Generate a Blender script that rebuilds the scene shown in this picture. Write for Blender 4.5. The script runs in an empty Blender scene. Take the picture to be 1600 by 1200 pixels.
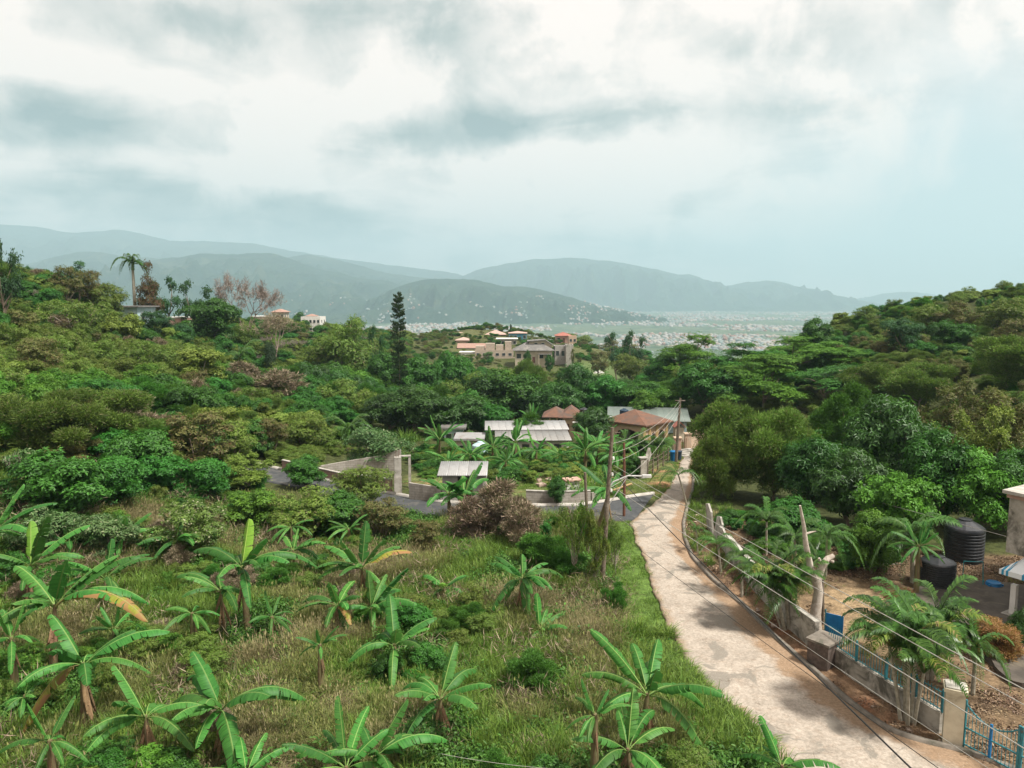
import bpy, math, random
import numpy as np
from mathutils import Vector, Matrix, noise as mnoise
PI = math.pi
R = math.radians
rnd = random.Random(7)
rng = np.random.default_rng(11)
sc = bpy.context.scene
C = sc.collection

# ------------------------------------------------------------------ camera
H_CAM, PITCH, FPX = 15.0, R(6.5), 1142.0
cd = bpy.data.cameras.new('camera'); cam = bpy.data.objects.new('camera', cd); C.objects.link(cam)
cam.location = (0, 0, H_CAM); cam.rotation_euler = (PI/2 - PITCH, 0, 0)
cd.sensor_width = 36.0; cd.lens = 36.0*FPX/1600.0; cd.clip_start = 0.3; cd.clip_end = 60000
sc.camera = cam
# ------------------------------------------------------------------ sun
SUN_EL, SUN_AZ = R(58), R(118)        # azimuth measured from +Y towards +X
sl = bpy.data.lights.new('sun', 'SUN'); sun = bpy.data.objects.new('sun', sl); C.objects.link(sun)
sl.energy = 5.0; sl.angle = R(8); sl.color = (1.0, 0.95, 0.87)
sd = Vector((math.sin(SUN_AZ)*math.cos(SUN_EL), math.cos(SUN_AZ)*math.cos(SUN_EL), math.sin(SUN_EL)))
sun.rotation_euler = sd.to_track_quat('Z', 'Y').to_euler()
sun.location = (0, 0, 80)
# ------------------------------------------------------------------ view
sc.view_settings.view_transform = 'Standard'; sc.view_settings.look = 'None'
sc.view_settings.exposure = 0.6; sc.view_settings.gamma = 1.0; sc.view_settings.use_curve_mapping = False
sc.render.engine = 'CYCLES'
cy = sc.cycles
cy.max_bounces = 5; cy.diffuse_bounces = 2; cy.glossy_bounces = 2; cy.transmission_bounces = 4
cy.transparent_max_bounces = 8; cy.volume_bounces = 1; cy.use_denoising = True
cy.caustics_reflective = False; cy.caustics_refractive = False

# ------------------------------------------------------------------ node helper
class NT:
    def __init__(s, nt): s.nt = nt; s.N = nt.nodes; s.L = nt.links
    def n(s, t, **k):
        nd = s.N.new(t)
        for a, v in k.items(): setattr(nd, a, v)
        return nd
    def put(s, sock, v):
        if v is None: return
        if isinstance(v, bpy.types.NodeSocket): s.L.new(v, sock)
        else:
            if sock.type == 'RGBA' and len(v) == 3: v = (*v, 1)
            sock.default_value = v
    def m(s, op, a, b=None, c=None, clamp=False):
        nd = s.n('ShaderNodeMath', operation=op, use_clamp=clamp)
        for i, v in enumerate((a, b, c)):
            if v is not None: s.put(nd.inputs[i], v)
        return nd.outputs[0]
    def vm(s, op, a, b=None):
        nd = s.n('ShaderNodeVectorMath', operation=op)
        s.put(nd.inputs[0], a)
        if b is not None: s.put(nd.inputs[1], b)
        return nd.outputs[0]
    def mix(s, f, a, b, bt='MIX'):
        nd = s.n('ShaderNodeMix', data_type='RGBA', blend_type=bt)
        s.put(nd.inputs[0], f); s.put(nd.inputs[6], a); s.put(nd.inputs[7], b)
        return nd.outputs[2]
    def noise(s, vec, scale, detail=4, rough=.55, dist=0, out=0):
        nd = s.n('ShaderNodeTexNoise')
        if vec is not None: s.L.new(vec, nd.inputs['Vector'])
        nd.inputs['Scale'].default_value = scale; nd.inputs['Detail'].default_value = detail
        nd.inputs['Roughness'].default_value = rough; nd.inputs['Distortion'].default_value = dist
        return nd.outputs[out]
    def ramp(s, f, lo, hi, a=0., b=1., kind='SMOOTHSTEP'):
        nd = s.n('ShaderNodeMapRange', interpolation_type=kind, clamp=True)
        s.put(nd.inputs[0], f)
        for i, v in zip((1, 2, 3, 4), (lo, hi, a, b)): nd.inputs[i].default_value = v
        return nd.outputs[0]

# ------------------------------------------------------------------ projection helpers (1600 x 1200 frame)
cp_, sp_ = math.cos(PITCH), math.sin(PITCH)
def ray(px, py):
    c = (px-800)/FPX; s = (600-py)/FPX
    return Vector((c, cp_ + s*sp_, -sp_ + s*cp_))
def at(px, py, Y):
    d = ray(px, py); t = Y/d.y
    return Vector((d.x*t, Y, H_CAM + d.z*t))
def on_z(px, py, z):
    d = ray(px, py); t = (z-H_CAM)/d.z
    return Vector((d.x*t, d.y*t, z))
def m_per_px(Y): return Y/FPX*1.0

# ------------------------------------------------------------------ world
W = bpy.data.worlds.new('World'); sc.world = W; W.use_nodes = True
w = NT(W.node_tree); w.N.clear()
tc = w.n('ShaderNodeTexCoord')
sep = w.n('ShaderNodeSeparateXYZ'); w.L.new(tc.outputs['Generated'], sep.inputs[0])
X, Y_, Z = sep.outputs
sky = w.n('ShaderNodeTexSky', sky_type='NISHITA'); sky.sun_disc = False
sky.sun_elevation = SUN_EL; sky.sun_rotation = SUN_AZ; sky.altitude = 100; sky.dust_density = 3; sky.air_density = 1.2
skyc = w.mix(1.0, sky.outputs[0], (.09, .09, .088), 'MULTIPLY')
clear = w.mix(.72, skyc, (.52, .60, .60))
# cloud-deck coordinates
zz = w.m('ADD', w.m('MAXIMUM', Z, 0.0), .16)
comb = w.n('ShaderNodeCombineXYZ')
w.put(comb.inputs[0], w.m('DIVIDE', X, zz)); w.put(comb.inputs[1], w.m('DIVIDE', Y_, zz)); w.put(comb.inputs[2], 0.37)
P = comb.outputs[0]
big = w.noise(P, .75, 5, .55, .5)
med = w.noise(P, 2.1, 6, .58, .5)
puff = w.noise(tc.outputs['Generated'], 5.2, 9, .56, .25)
fine = w.noise(tc.outputs['Generated'], 15, 6, .6, .3)
# warped azimuth / elevation for the large banks
wn = w.noise(tc.outputs['Generated'], 4.0, 5, .55, .3, out=1)
ws = w.n('ShaderNodeSeparateColor'); w.L.new(wn, ws.inputs[0])
az = w.m('ADD', w.m('ARCTAN2', X, Y_), w.m('MULTIPLY', w.m('SUBTRACT', ws.outputs[0], .5), .26))
el = w.m('ADD', w.m('ARCSINE', Z), w.m('MULTIPLY', w.m('SUBTRACT', ws.outputs[1], .5), .12))
def bank(px, py, rx, ry, amp):
    d = ray(px, py).normalized()
    u0, v0 = math.atan2(d.x, d.y), math.asin(d.z)
    dx = w.m('DIVIDE', w.m('SUBTRACT', az, u0), rx/FPX); dy = w.m('DIVIDE', w.m('SUBTRACT', el, v0), ry/FPX)
    e = w.m('ADD', w.m('MULTIPLY', dx, dx), w.m('MULTIPLY', dy, dy))
    return w.m('MULTIPLY', w.m('EXPONENT', w.m('MULTIPLY', e, -1)), amp)
def total(lst):
    o = None
    for b in lst:
        v = bank(*b); o = v if o is None else w.m('ADD', o, v)
    return o
darkb = total([(50, 190, 210, 50, .85), (740, 205, 200, 30, .8), (60, 300, 210, 28, .45), (470, 325, 130, 26, .5), (1180, 165, 190, 22, .35),
               (600, 60, 330, 60, .28), (860, 330, 220, 36, .15), (980, 395, 170, 30, .42), (720, 390, 260, 26, .2), (330, 30, 80, 22, .3), (200, 350, 330, 24, .25), (1330, 60, 200, 40, .18)])
brightb = total([(400, 210, 260, 70, .5), (420, 100, 200, 60, .4), (1080, 100, 260, 60, .45), (1120, 355, 60, 22, .5), (150, 255, 250, 18, .4), (900, 300, 400, 40, .35), (90, 90, 200, 50, .35), (820, 130, 80, 40, .25)])
gap = total([(1530, 260, 190, 120, .95), (1350, 330, 150, 50, .4), (1560, 390, 340, 60, .8), (1300, 420, 160, 40, .5)])
shade = w.m('ADD', w.m('MULTIPLY', w.ramp(med, .38, .70), .34), w.m('MULTIPLY', w.ramp(big, .44, .68), .28))
shade = w.m('ADD', shade, w.m('MULTIPLY', darkb, w.m('ADD', .75, w.m('MULTIPLY', med, .8))))
shade = w.m('SUBTRACT', shade, w.m('MULTIPLY', brightb, .6))
shade = w.m('SUBTRACT', shade, w.m('MULTIPLY', w.ramp(puff, .46, .60), .42))
shade = w.m('ADD', shade, w.m('MULTIPLY', w.ramp(fine, .42, .62), .14), None, True)
cr = w.n('ShaderNodeValToRGB'); w.L.new(shade, cr.inputs[0])
e = cr.color_ramp.elements
e[0].position = 0; e[0].color = (.84, .715, .65, 1)
e[1].position = 1; e[1].color = (.155, .195, .193, 1)
x = e.new(.28); x.color = (.64, .57, .525, 1)
x = e.new(.6); x.color = (.375, .375, .35, 1)
gapf = w.m('MULTIPLY', w.m('SUBTRACT', gap, w.m('MULTIPLY', w.ramp(puff, .45, .66), .55)), 1.0, None, True)
cloud = w.mix(gapf, cr.outputs[0], clear)
# hazy brightening and levelling towards the horizon
hz = w.ramp(Z, -.02, .12, .55, 0)
cloud = w.mix(hz, cloud, (.68, .655, .62))
bg = w.n('ShaderNodeBackground'); w.L.new(cloud, bg.inputs[0]); bg.inputs[1].default_value = 1.0
wo = w.n('ShaderNodeOutputWorld'); w.L.new(bg.outputs[0], wo.inputs[0])
W.cycles.sampling_method = 'MANUAL'; W.cycles.sample_map_resolution = 512

# ------------------------------------------------------------------ object helpers
def tag(o, label=None, cat=None, group=None, kind=None):
    if label: o['label'] = label
    if cat: o['category'] = cat
    if group: o['group'] = group
    if kind: o['kind'] = kind
    return o
def empty(name, loc=(0, 0, 0), rz=0, label=None, cat=None, group=None, parent=None):
    o = bpy.data.objects.new(name, None); C.objects.link(o); o.location = loc; o.rotation_euler = (0, 0, rz)
    o.empty_display_size = .2
    if parent: o.parent = parent
    return tag(o, label, cat, group)
def link(name, me, parent=None, loc=None, rot=None, scale=None):
    o = bpy.data.objects.new(name, me); C.objects.link(o)
    if parent: o.parent = parent
    if loc is not None: o.location = loc
    if rot is not None: o.rotation_euler = rot
    if scale is not None: o.scale = scale
    return o
def np_mesh(name, V, F, mats=(), smooth=False, tint=None, uv=None, mi=None, col=None):
    """V (n,3), F (m,k) with k = 3 or 4."""
    V = np.asarray(V, np.float32); F = np.asarray(F, np.int32); k = F.shape[1]
    me = bpy.data.meshes.new(name)
    me.vertices.add(len(V)); me.vertices.foreach_set('co', V.ravel())
    me.loops.add(F.size); me.loops.foreach_set('vertex_index', F.ravel())
    me.polygons.add(len(F)); me.polygons.foreach_set('loop_start', np.arange(0, F.size, k, dtype=np.int32))
    for m_ in (mats if isinstance(mats, (list, tuple)) else (mats,)): me.materials.append(m_)
    if mi is not None: me.polygons.foreach_set('material_index', np.asarray(mi, np.int32))
    me.update(calc_edges=True)
    if smooth: me.polygons.foreach_set('use_smooth', np.ones(len(F), bool))
    if tint is not None:
        a = me.attributes.new('tint', 'FLOAT', 'POINT'); a.data.foreach_set('value', np.asarray(tint, np.float32))
    if col is not None:
        a = me.attributes.new('col', 'FLOAT_COLOR', 'POINT'); a.data.foreach_set('color', np.asarray(col, np.float32).ravel())
    if uv is not None:
        l = me.uv_layers.new(name='UVMap'); l.data.foreach_set('uv', np.asarray(uv, np.float32)[F.ravel()].ravel())
    return me
class MB:
    """collects solids and writes them out as one mesh."""
    def __init__(s): s.v = []; s.f = []; s.uv = None
    def add(s, V, F):
        b = len(s.v); s.v += [tuple(p) for p in V]; s.f += [tuple(i+b for i in f) for f in F]; return s
    def box(s, x0, x1, y0, y1, z0, z1, M=None):
        V = [Vector(p) for p in ((x0,y0,z0),(x1,y0,z0),(x1,y1,z0),(x0,y1,z0),(x0,y0,z1),(x1,y0,z1),(x1,y1,z1),(x0,y1,z1))]
        if M is not None: V = [M @ p for p in V]
        return s.add(V, [(3,2,1,0),(4,5,6,7),(0,1,5,4),(1,2,6,5),(2,3,7,6),(3,0,4,7)])
    def beam(s, a, b, w_, h_, up=(0, 0, 1)):
        a, b = Vector(a), Vector(b); d = b-a; L = d.length; d.normalize()
        u = Vector(up)
        if abs(d.dot(u)) > .97: u = Vector((1, 0, 0))
        sx = d.cross(u).normalized(); sz = sx.cross(d)
        M = Matrix((( sx.x, d.x, sz.x, a.x), (sx.y, d.y, sz.y, a.y), (sx.z, d.z, sz.z, a.z), (0, 0, 0, 1)))
        return s.box(-w_/2, w_/2, 0, L, -h_/2, h_/2, M)
    def tube(s, pts, rad, n=8, cap=True):
        pts = [Vector(p) for p in pts]; rr = rad if isinstance(rad, (list, tuple)) else [rad]*len(pts)
        V = []; F = []; prev = None
        for i, p in enumerate(pts):
            d = (pts[min(i+1, len(pts)-1)] - pts[max(i-1, 0)]).normalized()
            if prev is None:
                u = Vector((0, 0, 1)) if abs(d.z) < .9 else Vector((1, 0, 0)); sx = d.cross(u).normalized()
            else:
                sx = (prev - d*prev.dot(d)).normalized()
            prev = sx; sy = d.cross(sx)
            for k in range(n):
                a = 2*PI*k/n; V.append(p + (sx*math.cos(a) + sy*math.sin(a))*rr[i])
        for i in range(len(pts)-1):
            for k in range(n):
                F.append((i*n+k, i*n+(k+1)%n, (i+1)*n+(k+1)%n, (i+1)*n+k))
        if cap: F += [tuple(reversed(range(n))), tuple(range((len(pts)-1)*n, len(pts)*n))]
        return s.add(V, F)
    def lathe(s, prof, n=24, c=(0, 0, 0)):
        V = []; F = []
        for (r, z) in prof:
            for k in range(n):
                a = 2*PI*k/n; V.append((c[0]+r*math.cos(a), c[1]+r*math.sin(a), c[2]+z))
        for i in range(len(prof)-1):
            for k in range(n): F.append((i*n+k, i*n+(k+1)%n, (i+1)*n+(k+1)%n, (i+1)*n+k))
        F += [tuple(reversed(range(n))), tuple(range((len(prof)-1)*n, len(prof)*n))]
        return s.add(V, F)
    def prism(s, poly, t, M=None):
        """2-D outline (x, z) extruded in y from 0 to t."""
        n = len(poly); V = [Vector((p[0], 0, p[1])) for p in poly] + [Vector((p[0], t, p[1])) for p in poly]
        if M is not None: V = [M @ p for p in V]
        return s.add(V, [tuple(range(n)), tuple(reversed(range(n, 2*n)))] + [((i+1) % n, i, n+i, n+(i+1) % n) for i in range(n)])
    def mesh(s, name, mat, smooth=False):
        me = bpy.data.meshes.new(name); me.from_pydata([tuple(p) for p in s.v], [], s.f)
        me.materials.append(mat); me.update()
        if smooth: me.polygons.foreach_set('use_smooth', np.ones(len(me.polygons), bool)); me.set_sharp_from_angle(angle=R(40))
        return me
    def build(s, name, mat, parent=None, smooth=False, **k):
        return link(name, s.mesh(name, mat, smooth), parent, **k)

# ------------------------------------------------------------------ materials
def mat_new(name):
    m = bpy.data.materials.new(name); m.use_nodes = True; t = NT(m.node_tree); t.N.clear()
    o = t.n('ShaderNodeOutputMaterial'); b = t.n('ShaderNodeBsdfPrincipled'); t.L.new(b.outputs[0], o.inputs[0])
    return m, t, b, o
def mat(name, c1, c2=None, scale=3., rough=.8, bump=.15, stain=None, stain_scale=.7, metal=0., spec=.3, coord='Object', bdist=.02, stain_lo=.5, stain_hi=.68):
    m, t, b, o = mat_new(name)
    tcn = t.n('ShaderNodeTexCoord'); v = tcn.outputs[coord]
    c2 = c2 or tuple(x*.75 for x in c1)
    f = t.noise(v, scale, 6, .6)
    c = t.mix(t.ramp(f, .35, .65), c1, c2)
    if stain:
        c = t.mix(t.ramp(t.noise(v, stain_scale, 6, .65, .6), stain_lo, stain_hi, 0, .85), c, stain)
    t.put(b.inputs['Base Color'], c); b.inputs['Roughness'].default_value = rough; b.inputs['Metallic'].default_value = metal
    b.inputs['Specular IOR Level'].default_value = spec
    if bump:
        bp = t.n('ShaderNodeBump'); bp.inputs['Strength'].default_value = bump; bp.inputs['Distance'].default_value = bdist
        t.put(bp.inputs['Height'], t.noise(v, scale*6, 5, .6)); t.L.new(bp.outputs[0], b.inputs['Normal'])
    return m
def veg(name, dark, light, transl=.3, spec=.25, rough=.5, dry=None, dryamt=.0, var=.25):
    """leaf material: per-leaf tint attribute, per-object variation."""
    m, t, b, o = mat_new(name)
    at_ = t.n('ShaderNodeAttribute'); at_.attribute_name = 'tint'
    oi = t.n('ShaderNodeObjectInfo')
    f = t.m('ADD', at_.outputs['Fac'], t.m('MULTIPLY', t.m('SUBTRACT', oi.outputs['Random'], .5), var), None, True)
    c = t.mix(f, dark, light)
    if dry is not None:
        c = t.mix(t.m('MULTIPLY', t.m('GREATER_THAN', t.m('FRACT', t.m('MULTIPLY', at_.outputs['Fac'], 37.7)), 1-dryamt), .8), c, dry)
    hs = t.n('ShaderNodeHueSaturation'); t.L.new(c, hs.inputs['Color'])
    t.put(hs.inputs['Hue'], t.m('ADD', .485, t.m('MULTIPLY', oi.outputs['Random'], .03)))
    t.put(hs.inputs['Value'], t.m('ADD', 1-var*.5, t.m('MULTIPLY', t.m('FRACT', t.m('MULTIPLY', oi.outputs['Random'], 7.3)), var)))
    c = hs.outputs[0]
    t.put(b.inputs['Base Color'], c); b.inputs['Roughness'].default_value = rough; b.inputs['Specular IOR Level'].default_value = spec
    tr = t.n('ShaderNodeBsdfTranslucent'); t.L.new(t.mix(.3, c, (.12, .3, .02)), tr.inputs[0])
    mx = t.n('ShaderNodeMixShader'); mx.inputs[0].default_value = transl
    t.L.new(b.outputs[0], mx.inputs[1]); t.L.new(tr.outputs[0], mx.inputs[2]); t.L.new(mx.outputs[0], o.inputs[0])
    return m
# ------------------------------------------------------------------ terrain surface
_c = []
def cw(x, y, z): _c.append((x, y, z))
def cpx(px, py, Y):
    p = at(px, py, Y); _c.append(tuple(p))
for x_ in (-14, 0, 14):
    for y_ in (14, 26, 40): cw(x_, y_, 0.0 if x_ >= 0 else 0.3)
cw(-28, 16, .8); cw(-30, 30, 1.6); cw(-45, 20, 3); cw(28, 16, 0); cw(28, 30, 0); cw(30, 42, .3); cw(45, 25, 1); cw(55, 45, 5)
cw(0, -5, .5); cw(-40, -15, 5); cw(40, -15, 2); cw(0, -40, 4)
cw(4, 52, .1); cw(16, 52, 0); cw(13, 60, -.3); cw(17, 70, -.9); cw(20, 82, -1.9); cw(-8, 52, 0); cw(-16, 54, .3); cw(-5, 60, -.2); cw(-4, 72, -1.4)
cw(17, 98, -4.0); cw(28, 104, -4.2); cw(4, 92, -3.4); cw(-4, 86, -2.6); cw(8, 108, -5)
cpx(0, 760, 42); cpx(250, 790, 47); cpx(100, 720, 50); cpx(300, 722, 60); cpx(450, 706, 70); cpx(100, 640, 65); cpx(300, 650, 80)
cpx(560, 650, 112); cpx(450, 622, 110); cpx(100, 575, 85); cpx(250, 572, 108); cpx(350, 588, 122); cpx(0, 450, 112); cpx(100, 462, 130)
cpx(200, 496, 150); cpx(280, 515, 160); cpx(430, 522, 215); cpx(485, 516, 262); cpx(-150, 400, 110); cpx(-150, 620, 60); cpx(-150, 520, 85)
cpx(560, 560, 200); cpx(620, 545, 270); cpx(560, 528, 340); cpx(650, 528, 335)
cpx(700, 654, 130); cpx(900, 654, 132); cpx(850, 640, 165); cpx(760, 640, 165)
cpx(830, 566, 258); cpx(740, 552, 275); cpx(880, 563, 258); cpx(900, 590, 232); cpx(950, 585, 238); cpx(820, 610, 205); cpx(970, 556, 290); cpx(930, 552, 275); cpx(780, 532, 310); cpx(770, 512, 345); cpx(730, 516, 350); cpx(880, 536, 325)
cpx(1050, 600, 160); cpx(1050, 575, 210); cpx(1150, 640, 110); cpx(1200, 590, 150); cpx(1250, 560, 175)
cpx(1330, 503, 160); cpx(1370, 493, 155); cpx(1430, 478, 150); cpx(1520, 466, 148); cpx(1600, 458, 145); cpx(1750, 430, 140); cpx(1420, 560, 112); cpx(1560, 560, 104)
cpx(1600, 640, 76); cpx(1500, 672, 80); cpx(1300, 690, 84); cpx(1400, 740, 62); cpx(1550, 740, 58); cpx(1750, 600, 75); cpx(1750, 520, 105)
for x_ in (-250, -120, 0, 120, 250): cw(x_, 430, -40)
cw(-150, 230, -5); cw(-200, 300, -25); cw(150, 230, -12); cw(220, 150, 15); cw(-200, 120, 30); cw(200, 60, 22); cw(-160, 40, 26); cw(60, 230, -16); cw(-40, 430, -45)
_c = np.array(_c); _S = 100.0
def _u(r2): return np.where(r2 > 1e-12, r2*np.log(np.maximum(r2, 1e-12)), 0)*.5
def _fit():
    p = _c[:, :2]/_S; n = len(p)
    K = _u(((p[:, None]-p[None])**2).sum(-1)) + np.eye(n)*2e-4
    Pm = np.c_[np.ones(n), p]; A = np.zeros((n+3, n+3)); A[:n, :n] = K; A[:n, n:] = Pm; A[n:, :n] = Pm.T
    return np.linalg.solve(A, np.r_[_c[:, 2], 0, 0, 0])
_w = _fit()
Z_PLAIN = -110.0
def sstep(a, b, x):
    t = np.clip((x-a)/(b-a), 0, 1); return t*t*(3-2*t)
def zt(x, y):
    x = np.atleast_1d(np.asarray(x, float)); y = np.atleast_1d(np.asarray(y, float)); sh = x.shape
    x = x.ravel(); y = y.ravel(); out = np.empty(len(x))
    for i in range(0, len(x), 20000):
        q = np.c_[x[i:i+20000], y[i:i+20000]]/_S
        q = np.clip(q, -4.5, 5)
        out[i:i+20000] = _u(((q[:, None]-_c[None, :, :2]/_S)**2).sum(-1)) @ _w[:-3] + _w[-3] + q @ _w[-2:]
    out = np.clip(out, -60, 48)
    r = np.hypot(x, y-80)
    k = sstep(330, 820, r)*sstep(-60, 60, y-np.abs(x)*.1+80)
    out = out*(1-k) + Z_PLAIN*k
    return out.reshape(sh)
def z1(x, y): return float(zt([x], [y])[0])
def hit(px, py):
    d = ray(px, py); t = np.linspace(8, 700, 2800)/d.y
    g = H_CAM + d.z*t - zt(d.x*t, d.y*t); i = int(np.argmax(g < 0)) if (g < 0).any() else len(t)-1
    if i == 0: i = 1
    k = g[i-1]/(g[i-1]-g[i]) if g[i] < 0 else 1
    tt = t[i-1] + (t[i]-t[i-1])*k
    x, y = d.x*tt, d.y*tt
    return Vector((x, y, z1(x, y)))
def hits(l): return [hit(*p) for p in l]
def poly2(l): return np.array([(p.x, p.y) for p in hits(l)])
def sdist(poly, x, y):
    """signed distance to polygon, negative inside."""
    x = np.asarray(x, float); y = np.asarray(y, float); d = np.full(x.shape, 1e18); ins = np.zeros(x.shape, bool); n = len(poly)
    for i in range(n):
        ax, ay = poly[i]; bx, by = poly[(i+1) % n]; ex, ey = bx-ax, by-ay
        t = np.clip(((x-ax)*ex + (y-ay)*ey)/(ex*ex+ey*ey+1e-12), 0, 1)
        d = np.minimum(d, (x-ax-ex*t)**2 + (y-ay-ey*t)**2)
        c = ((ay > y) != (by > y)) & (x < ex*(y-ay)/(ey if abs(ey) > 1e-12 else 1e-12) + ax)
        ins ^= c
    return np.where(ins, -1, 1)*np.sqrt(d)
def wob(x, y, s=1., seed=0.):
    return (np.sin(x*1.7*s+seed)+np.sin(y*2.3*s+1.3+seed)+np.sin((x+y)*1.1*s+2.1*seed)+np.sin((x-y*1.6)*3.1*s+seed)*.6+np.sin((x*2.2+y)*5.3*s)*.4)/4.

# road edges (surface edges seen in the photograph, walked over the ground)
ROAD_L = [(1300, 1260), (1200, 1165), (1150, 1110), (1100, 1072), (1062, 1020), (1043, 970), (1022, 920), (1005, 870), (993, 838), (985, 815), (1004, 800), (1030, 780), (1046, 760), (1056, 742), (1064, 722), (1076, 706), (1082, 696)]
ROAD_R = [(1640, 1225), (1500, 1172), (1440, 1160), (1390, 1143), (1335, 1105), (1280, 1056), (1215, 1000), (1160, 945), (1112, 905), (1082, 872), (1070, 842), (1068, 818), (1074, 792), (1082, 768), (1084, 742), (1082, 720), (1090, 700)]
PL, PR = hits(ROAD_L), hits(ROAD_R)
PL.insert(0, Vector((PL[0].x+1.5, 12, 0))); PR.insert(0, Vector((PR[0].x+6, 14.5, 0)))
def resample(P, n):
    P = np.array([(p.x, p.y) for p in P]); s = np.r_[0, np.cumsum(np.hypot(*np.diff(P, axis=0).T))]
    t = np.linspace(0, s[-1], n); Q = np.c_[np.interp(t, s, P[:, 0]), np.interp(t, s, P[:, 1])]
    for _ in range(n//60):
        Q[1:-1] = (Q[:-2]+2*Q[1:-1]+Q[2:])/4
    return Q
QL, QR = resample(PL, 320), resample(PR, 320)
ROAD = np.r_[QL[::4], QR[::-4]]
# side road: far kerb edge and near edge
SIDE_F = [(1022, 772), (985, 777), (954, 783), (904, 790), (833, 791), (750, 789), (690, 785), (655, 780), (590, 768), (530, 755), (470, 741), (425, 731), (390, 722)]
SIDE_N = [(992, 812), (940, 812), (880, 806), (830, 806), (770, 808), (700, 806), (640, 800), (580, 790), (520, 775), (470, 762), (420, 752), (380, 742)]
SF, SN = resample(hits(SIDE_F), 160), resample(hits(SIDE_N), 160)
SIDE = np.r_[SF[::4], SN[::-4]]
def zroad(x, y):  # smooth driving surface
    return zt(x, y)
YARD = poly2([(1110, 830), (1140, 870), (1182, 922), (1240, 985), (1300, 1035), (1380, 1088), (1470, 1145), (1600, 1230), (1900, 1230), (1900, 900), (1600, 870), (1440, 860), (1330, 850), (1200, 815), (1120, 800)])
VERGE = poly2([(1070, 800), (1110, 830), (1140, 870), (1182, 922), (1240, 985), (1300, 1035), (1380, 1088), (1470, 1150), (1440, 1165), (1330, 1105), (1215, 1003), (1110, 905), (1075, 865), (1064, 830)])
LAWN = poly2([(960, 815), (990, 815), (1010, 870), (1028, 920), (1050, 985), (1000, 990), (975, 960), (965, 920), (955, 860)])
PAD = poly2([(1425, 925), (1470, 905), (1700, 925), (1800, 1010), (1700, 1080), (1580, 1075), (1520, 1010), (1440, 960)])
SANDY = poly2([(1282, 925), (1330, 905), (1425, 935), (1440, 975), (1390, 1050), (1330, 1010), (1290, 975)])
FARPATH = poly2([(1005, 750), (1050, 712), (1090, 700), (1085, 730), (1050, 760), (1010, 778)])
LOT = poly2([(655, 778), (640, 745), (700, 735), (860, 735), (960, 745), (1010, 750), (985, 772), (900, 786), (750, 786)])
GREENHILL = poly2([(880, 570), (960, 565), (1000, 600), (940, 612), (880, 600)])

# ------------------------------------------------------------------ ground sheet
def axis(f0, f1, step, lo, hi, g):
    a = list(np.arange(f0, f1+1e-6, step)); s = step
    while a[-1] < hi: s *= g; a.append(a[-1]+s)
    s = step
    while a[0] > lo: s *= g; a.insert(0, a[0]-s)
    return np.array(a)
gx = axis(-32, 34, .42, -16000, 16000, 1.075); gy = axis(15, 92, .42, -70, 19000, 1.07)
GX, GY = np.meshgrid(gx, gy); gz = zt(GX, GY)
nearw = 1-sstep(110, 260, np.hypot(GX, GY-40))
bump = wob(GX, GY, .35)*.22 + wob(GX, GY, 1.1, 2.)*.07
dr = np.minimum(sdist(ROAD, GX, GY), sdist(SIDE, GX, GY)); dyard = np.minimum(sdist(YARD, GX, GY), sdist(VERGE, GX, GY))
soft = sstep(.0, 3.0, np.minimum(dr, dyard))
gz = gz + bump*nearw*soft
gz = gz + np.where(GY > 130, wob(GX, GY, .05, 5.)*1.2*sstep(130, 230, GY)*(1-sstep(600, 900, GY)), 0)
gz = np.where(dr < .45, gz-.10, gz)
def lerp(a, b, k): return a*(1-k[..., None]) + np.array(b)*k[..., None]
nz = wob(GX, GY, .8, 3.); nz2 = wob(GX, GY, 2.3, 1.)
col = np.zeros(GX.shape+(3,)) + (.045, .055, .02)
fld = 1-sstep(0, 6, sdist(np.array([(-34, 12), (18, 12), (8, 30), (5.5, 45), (3, 50), (-12, 46), (-28, 44), (-36, 30)], float), GX, GY))
col = lerp(col, (.06, .075, .026), fld*sstep(-.6, .4, nz)); col = lerp(col, (.10, .09, .045), fld*sstep(.1, .8, nz2)*.8)
k = 1-sstep(-.3, .5, sdist(LAWN, GX, GY)+nz2*.5); col = lerp(col, (.075, .13, .03), k)
k = 1-sstep(-.1, .25, dyard+nz2*.3); col = lerp(col, (.15, .108, .068), k); col = lerp(col, (.085, .06, .04), k*sstep(.0, .7, nz))
k = 1-sstep(-.2, .3, sdist(VERGE, GX, GY)+nz2*.2); col = lerp(col, (.19, .125, .08), k); col = lerp(col, (.21, .10, .06), k*sstep(.1, .6, nz)*.8)
k = 1-sstep(-.4, .6, sdist(SANDY, GX, GY)+nz2*.6); col = lerp(col, (.24, .18, .112), k*sstep(-.9, .4, nz))
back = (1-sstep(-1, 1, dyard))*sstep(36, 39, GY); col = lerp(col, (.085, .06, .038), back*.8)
k = 1-sstep(-.5, .8, sdist(FARPATH, GX, GY)+nz2*.7); col = lerp(col, (.12, .13, .05), k); col = lerp(col, (.27, .15, .09), k*sstep(.0, .6, nz))
k = 1-sstep(-.5, .8, sdist(LOT, GX, GY)+nz2*.7); col = lerp(col, (.10, .12, .045), k); col = lerp(col, (.24, .14, .09), k*sstep(.0, .5, nz)*.8)
k = 1-sstep(-6, 6, sdist(GREENHILL, GX, GY)+nz*5); col = lerp(col, (.09, .135, .05), k)
far = sstep(205, 240, GY)*(1-sstep(420, 600, GY)); hn = wob(GX, GY, .09, 4.)
col = lerp(col, (.105, .115, .05), far*sstep(-.5, .6, hn)*(1-k)*.8)
pl = sstep(600, 900, np.hypot(GX, GY)); col = lerp(col, (.055, .085, .05), pl)
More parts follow.
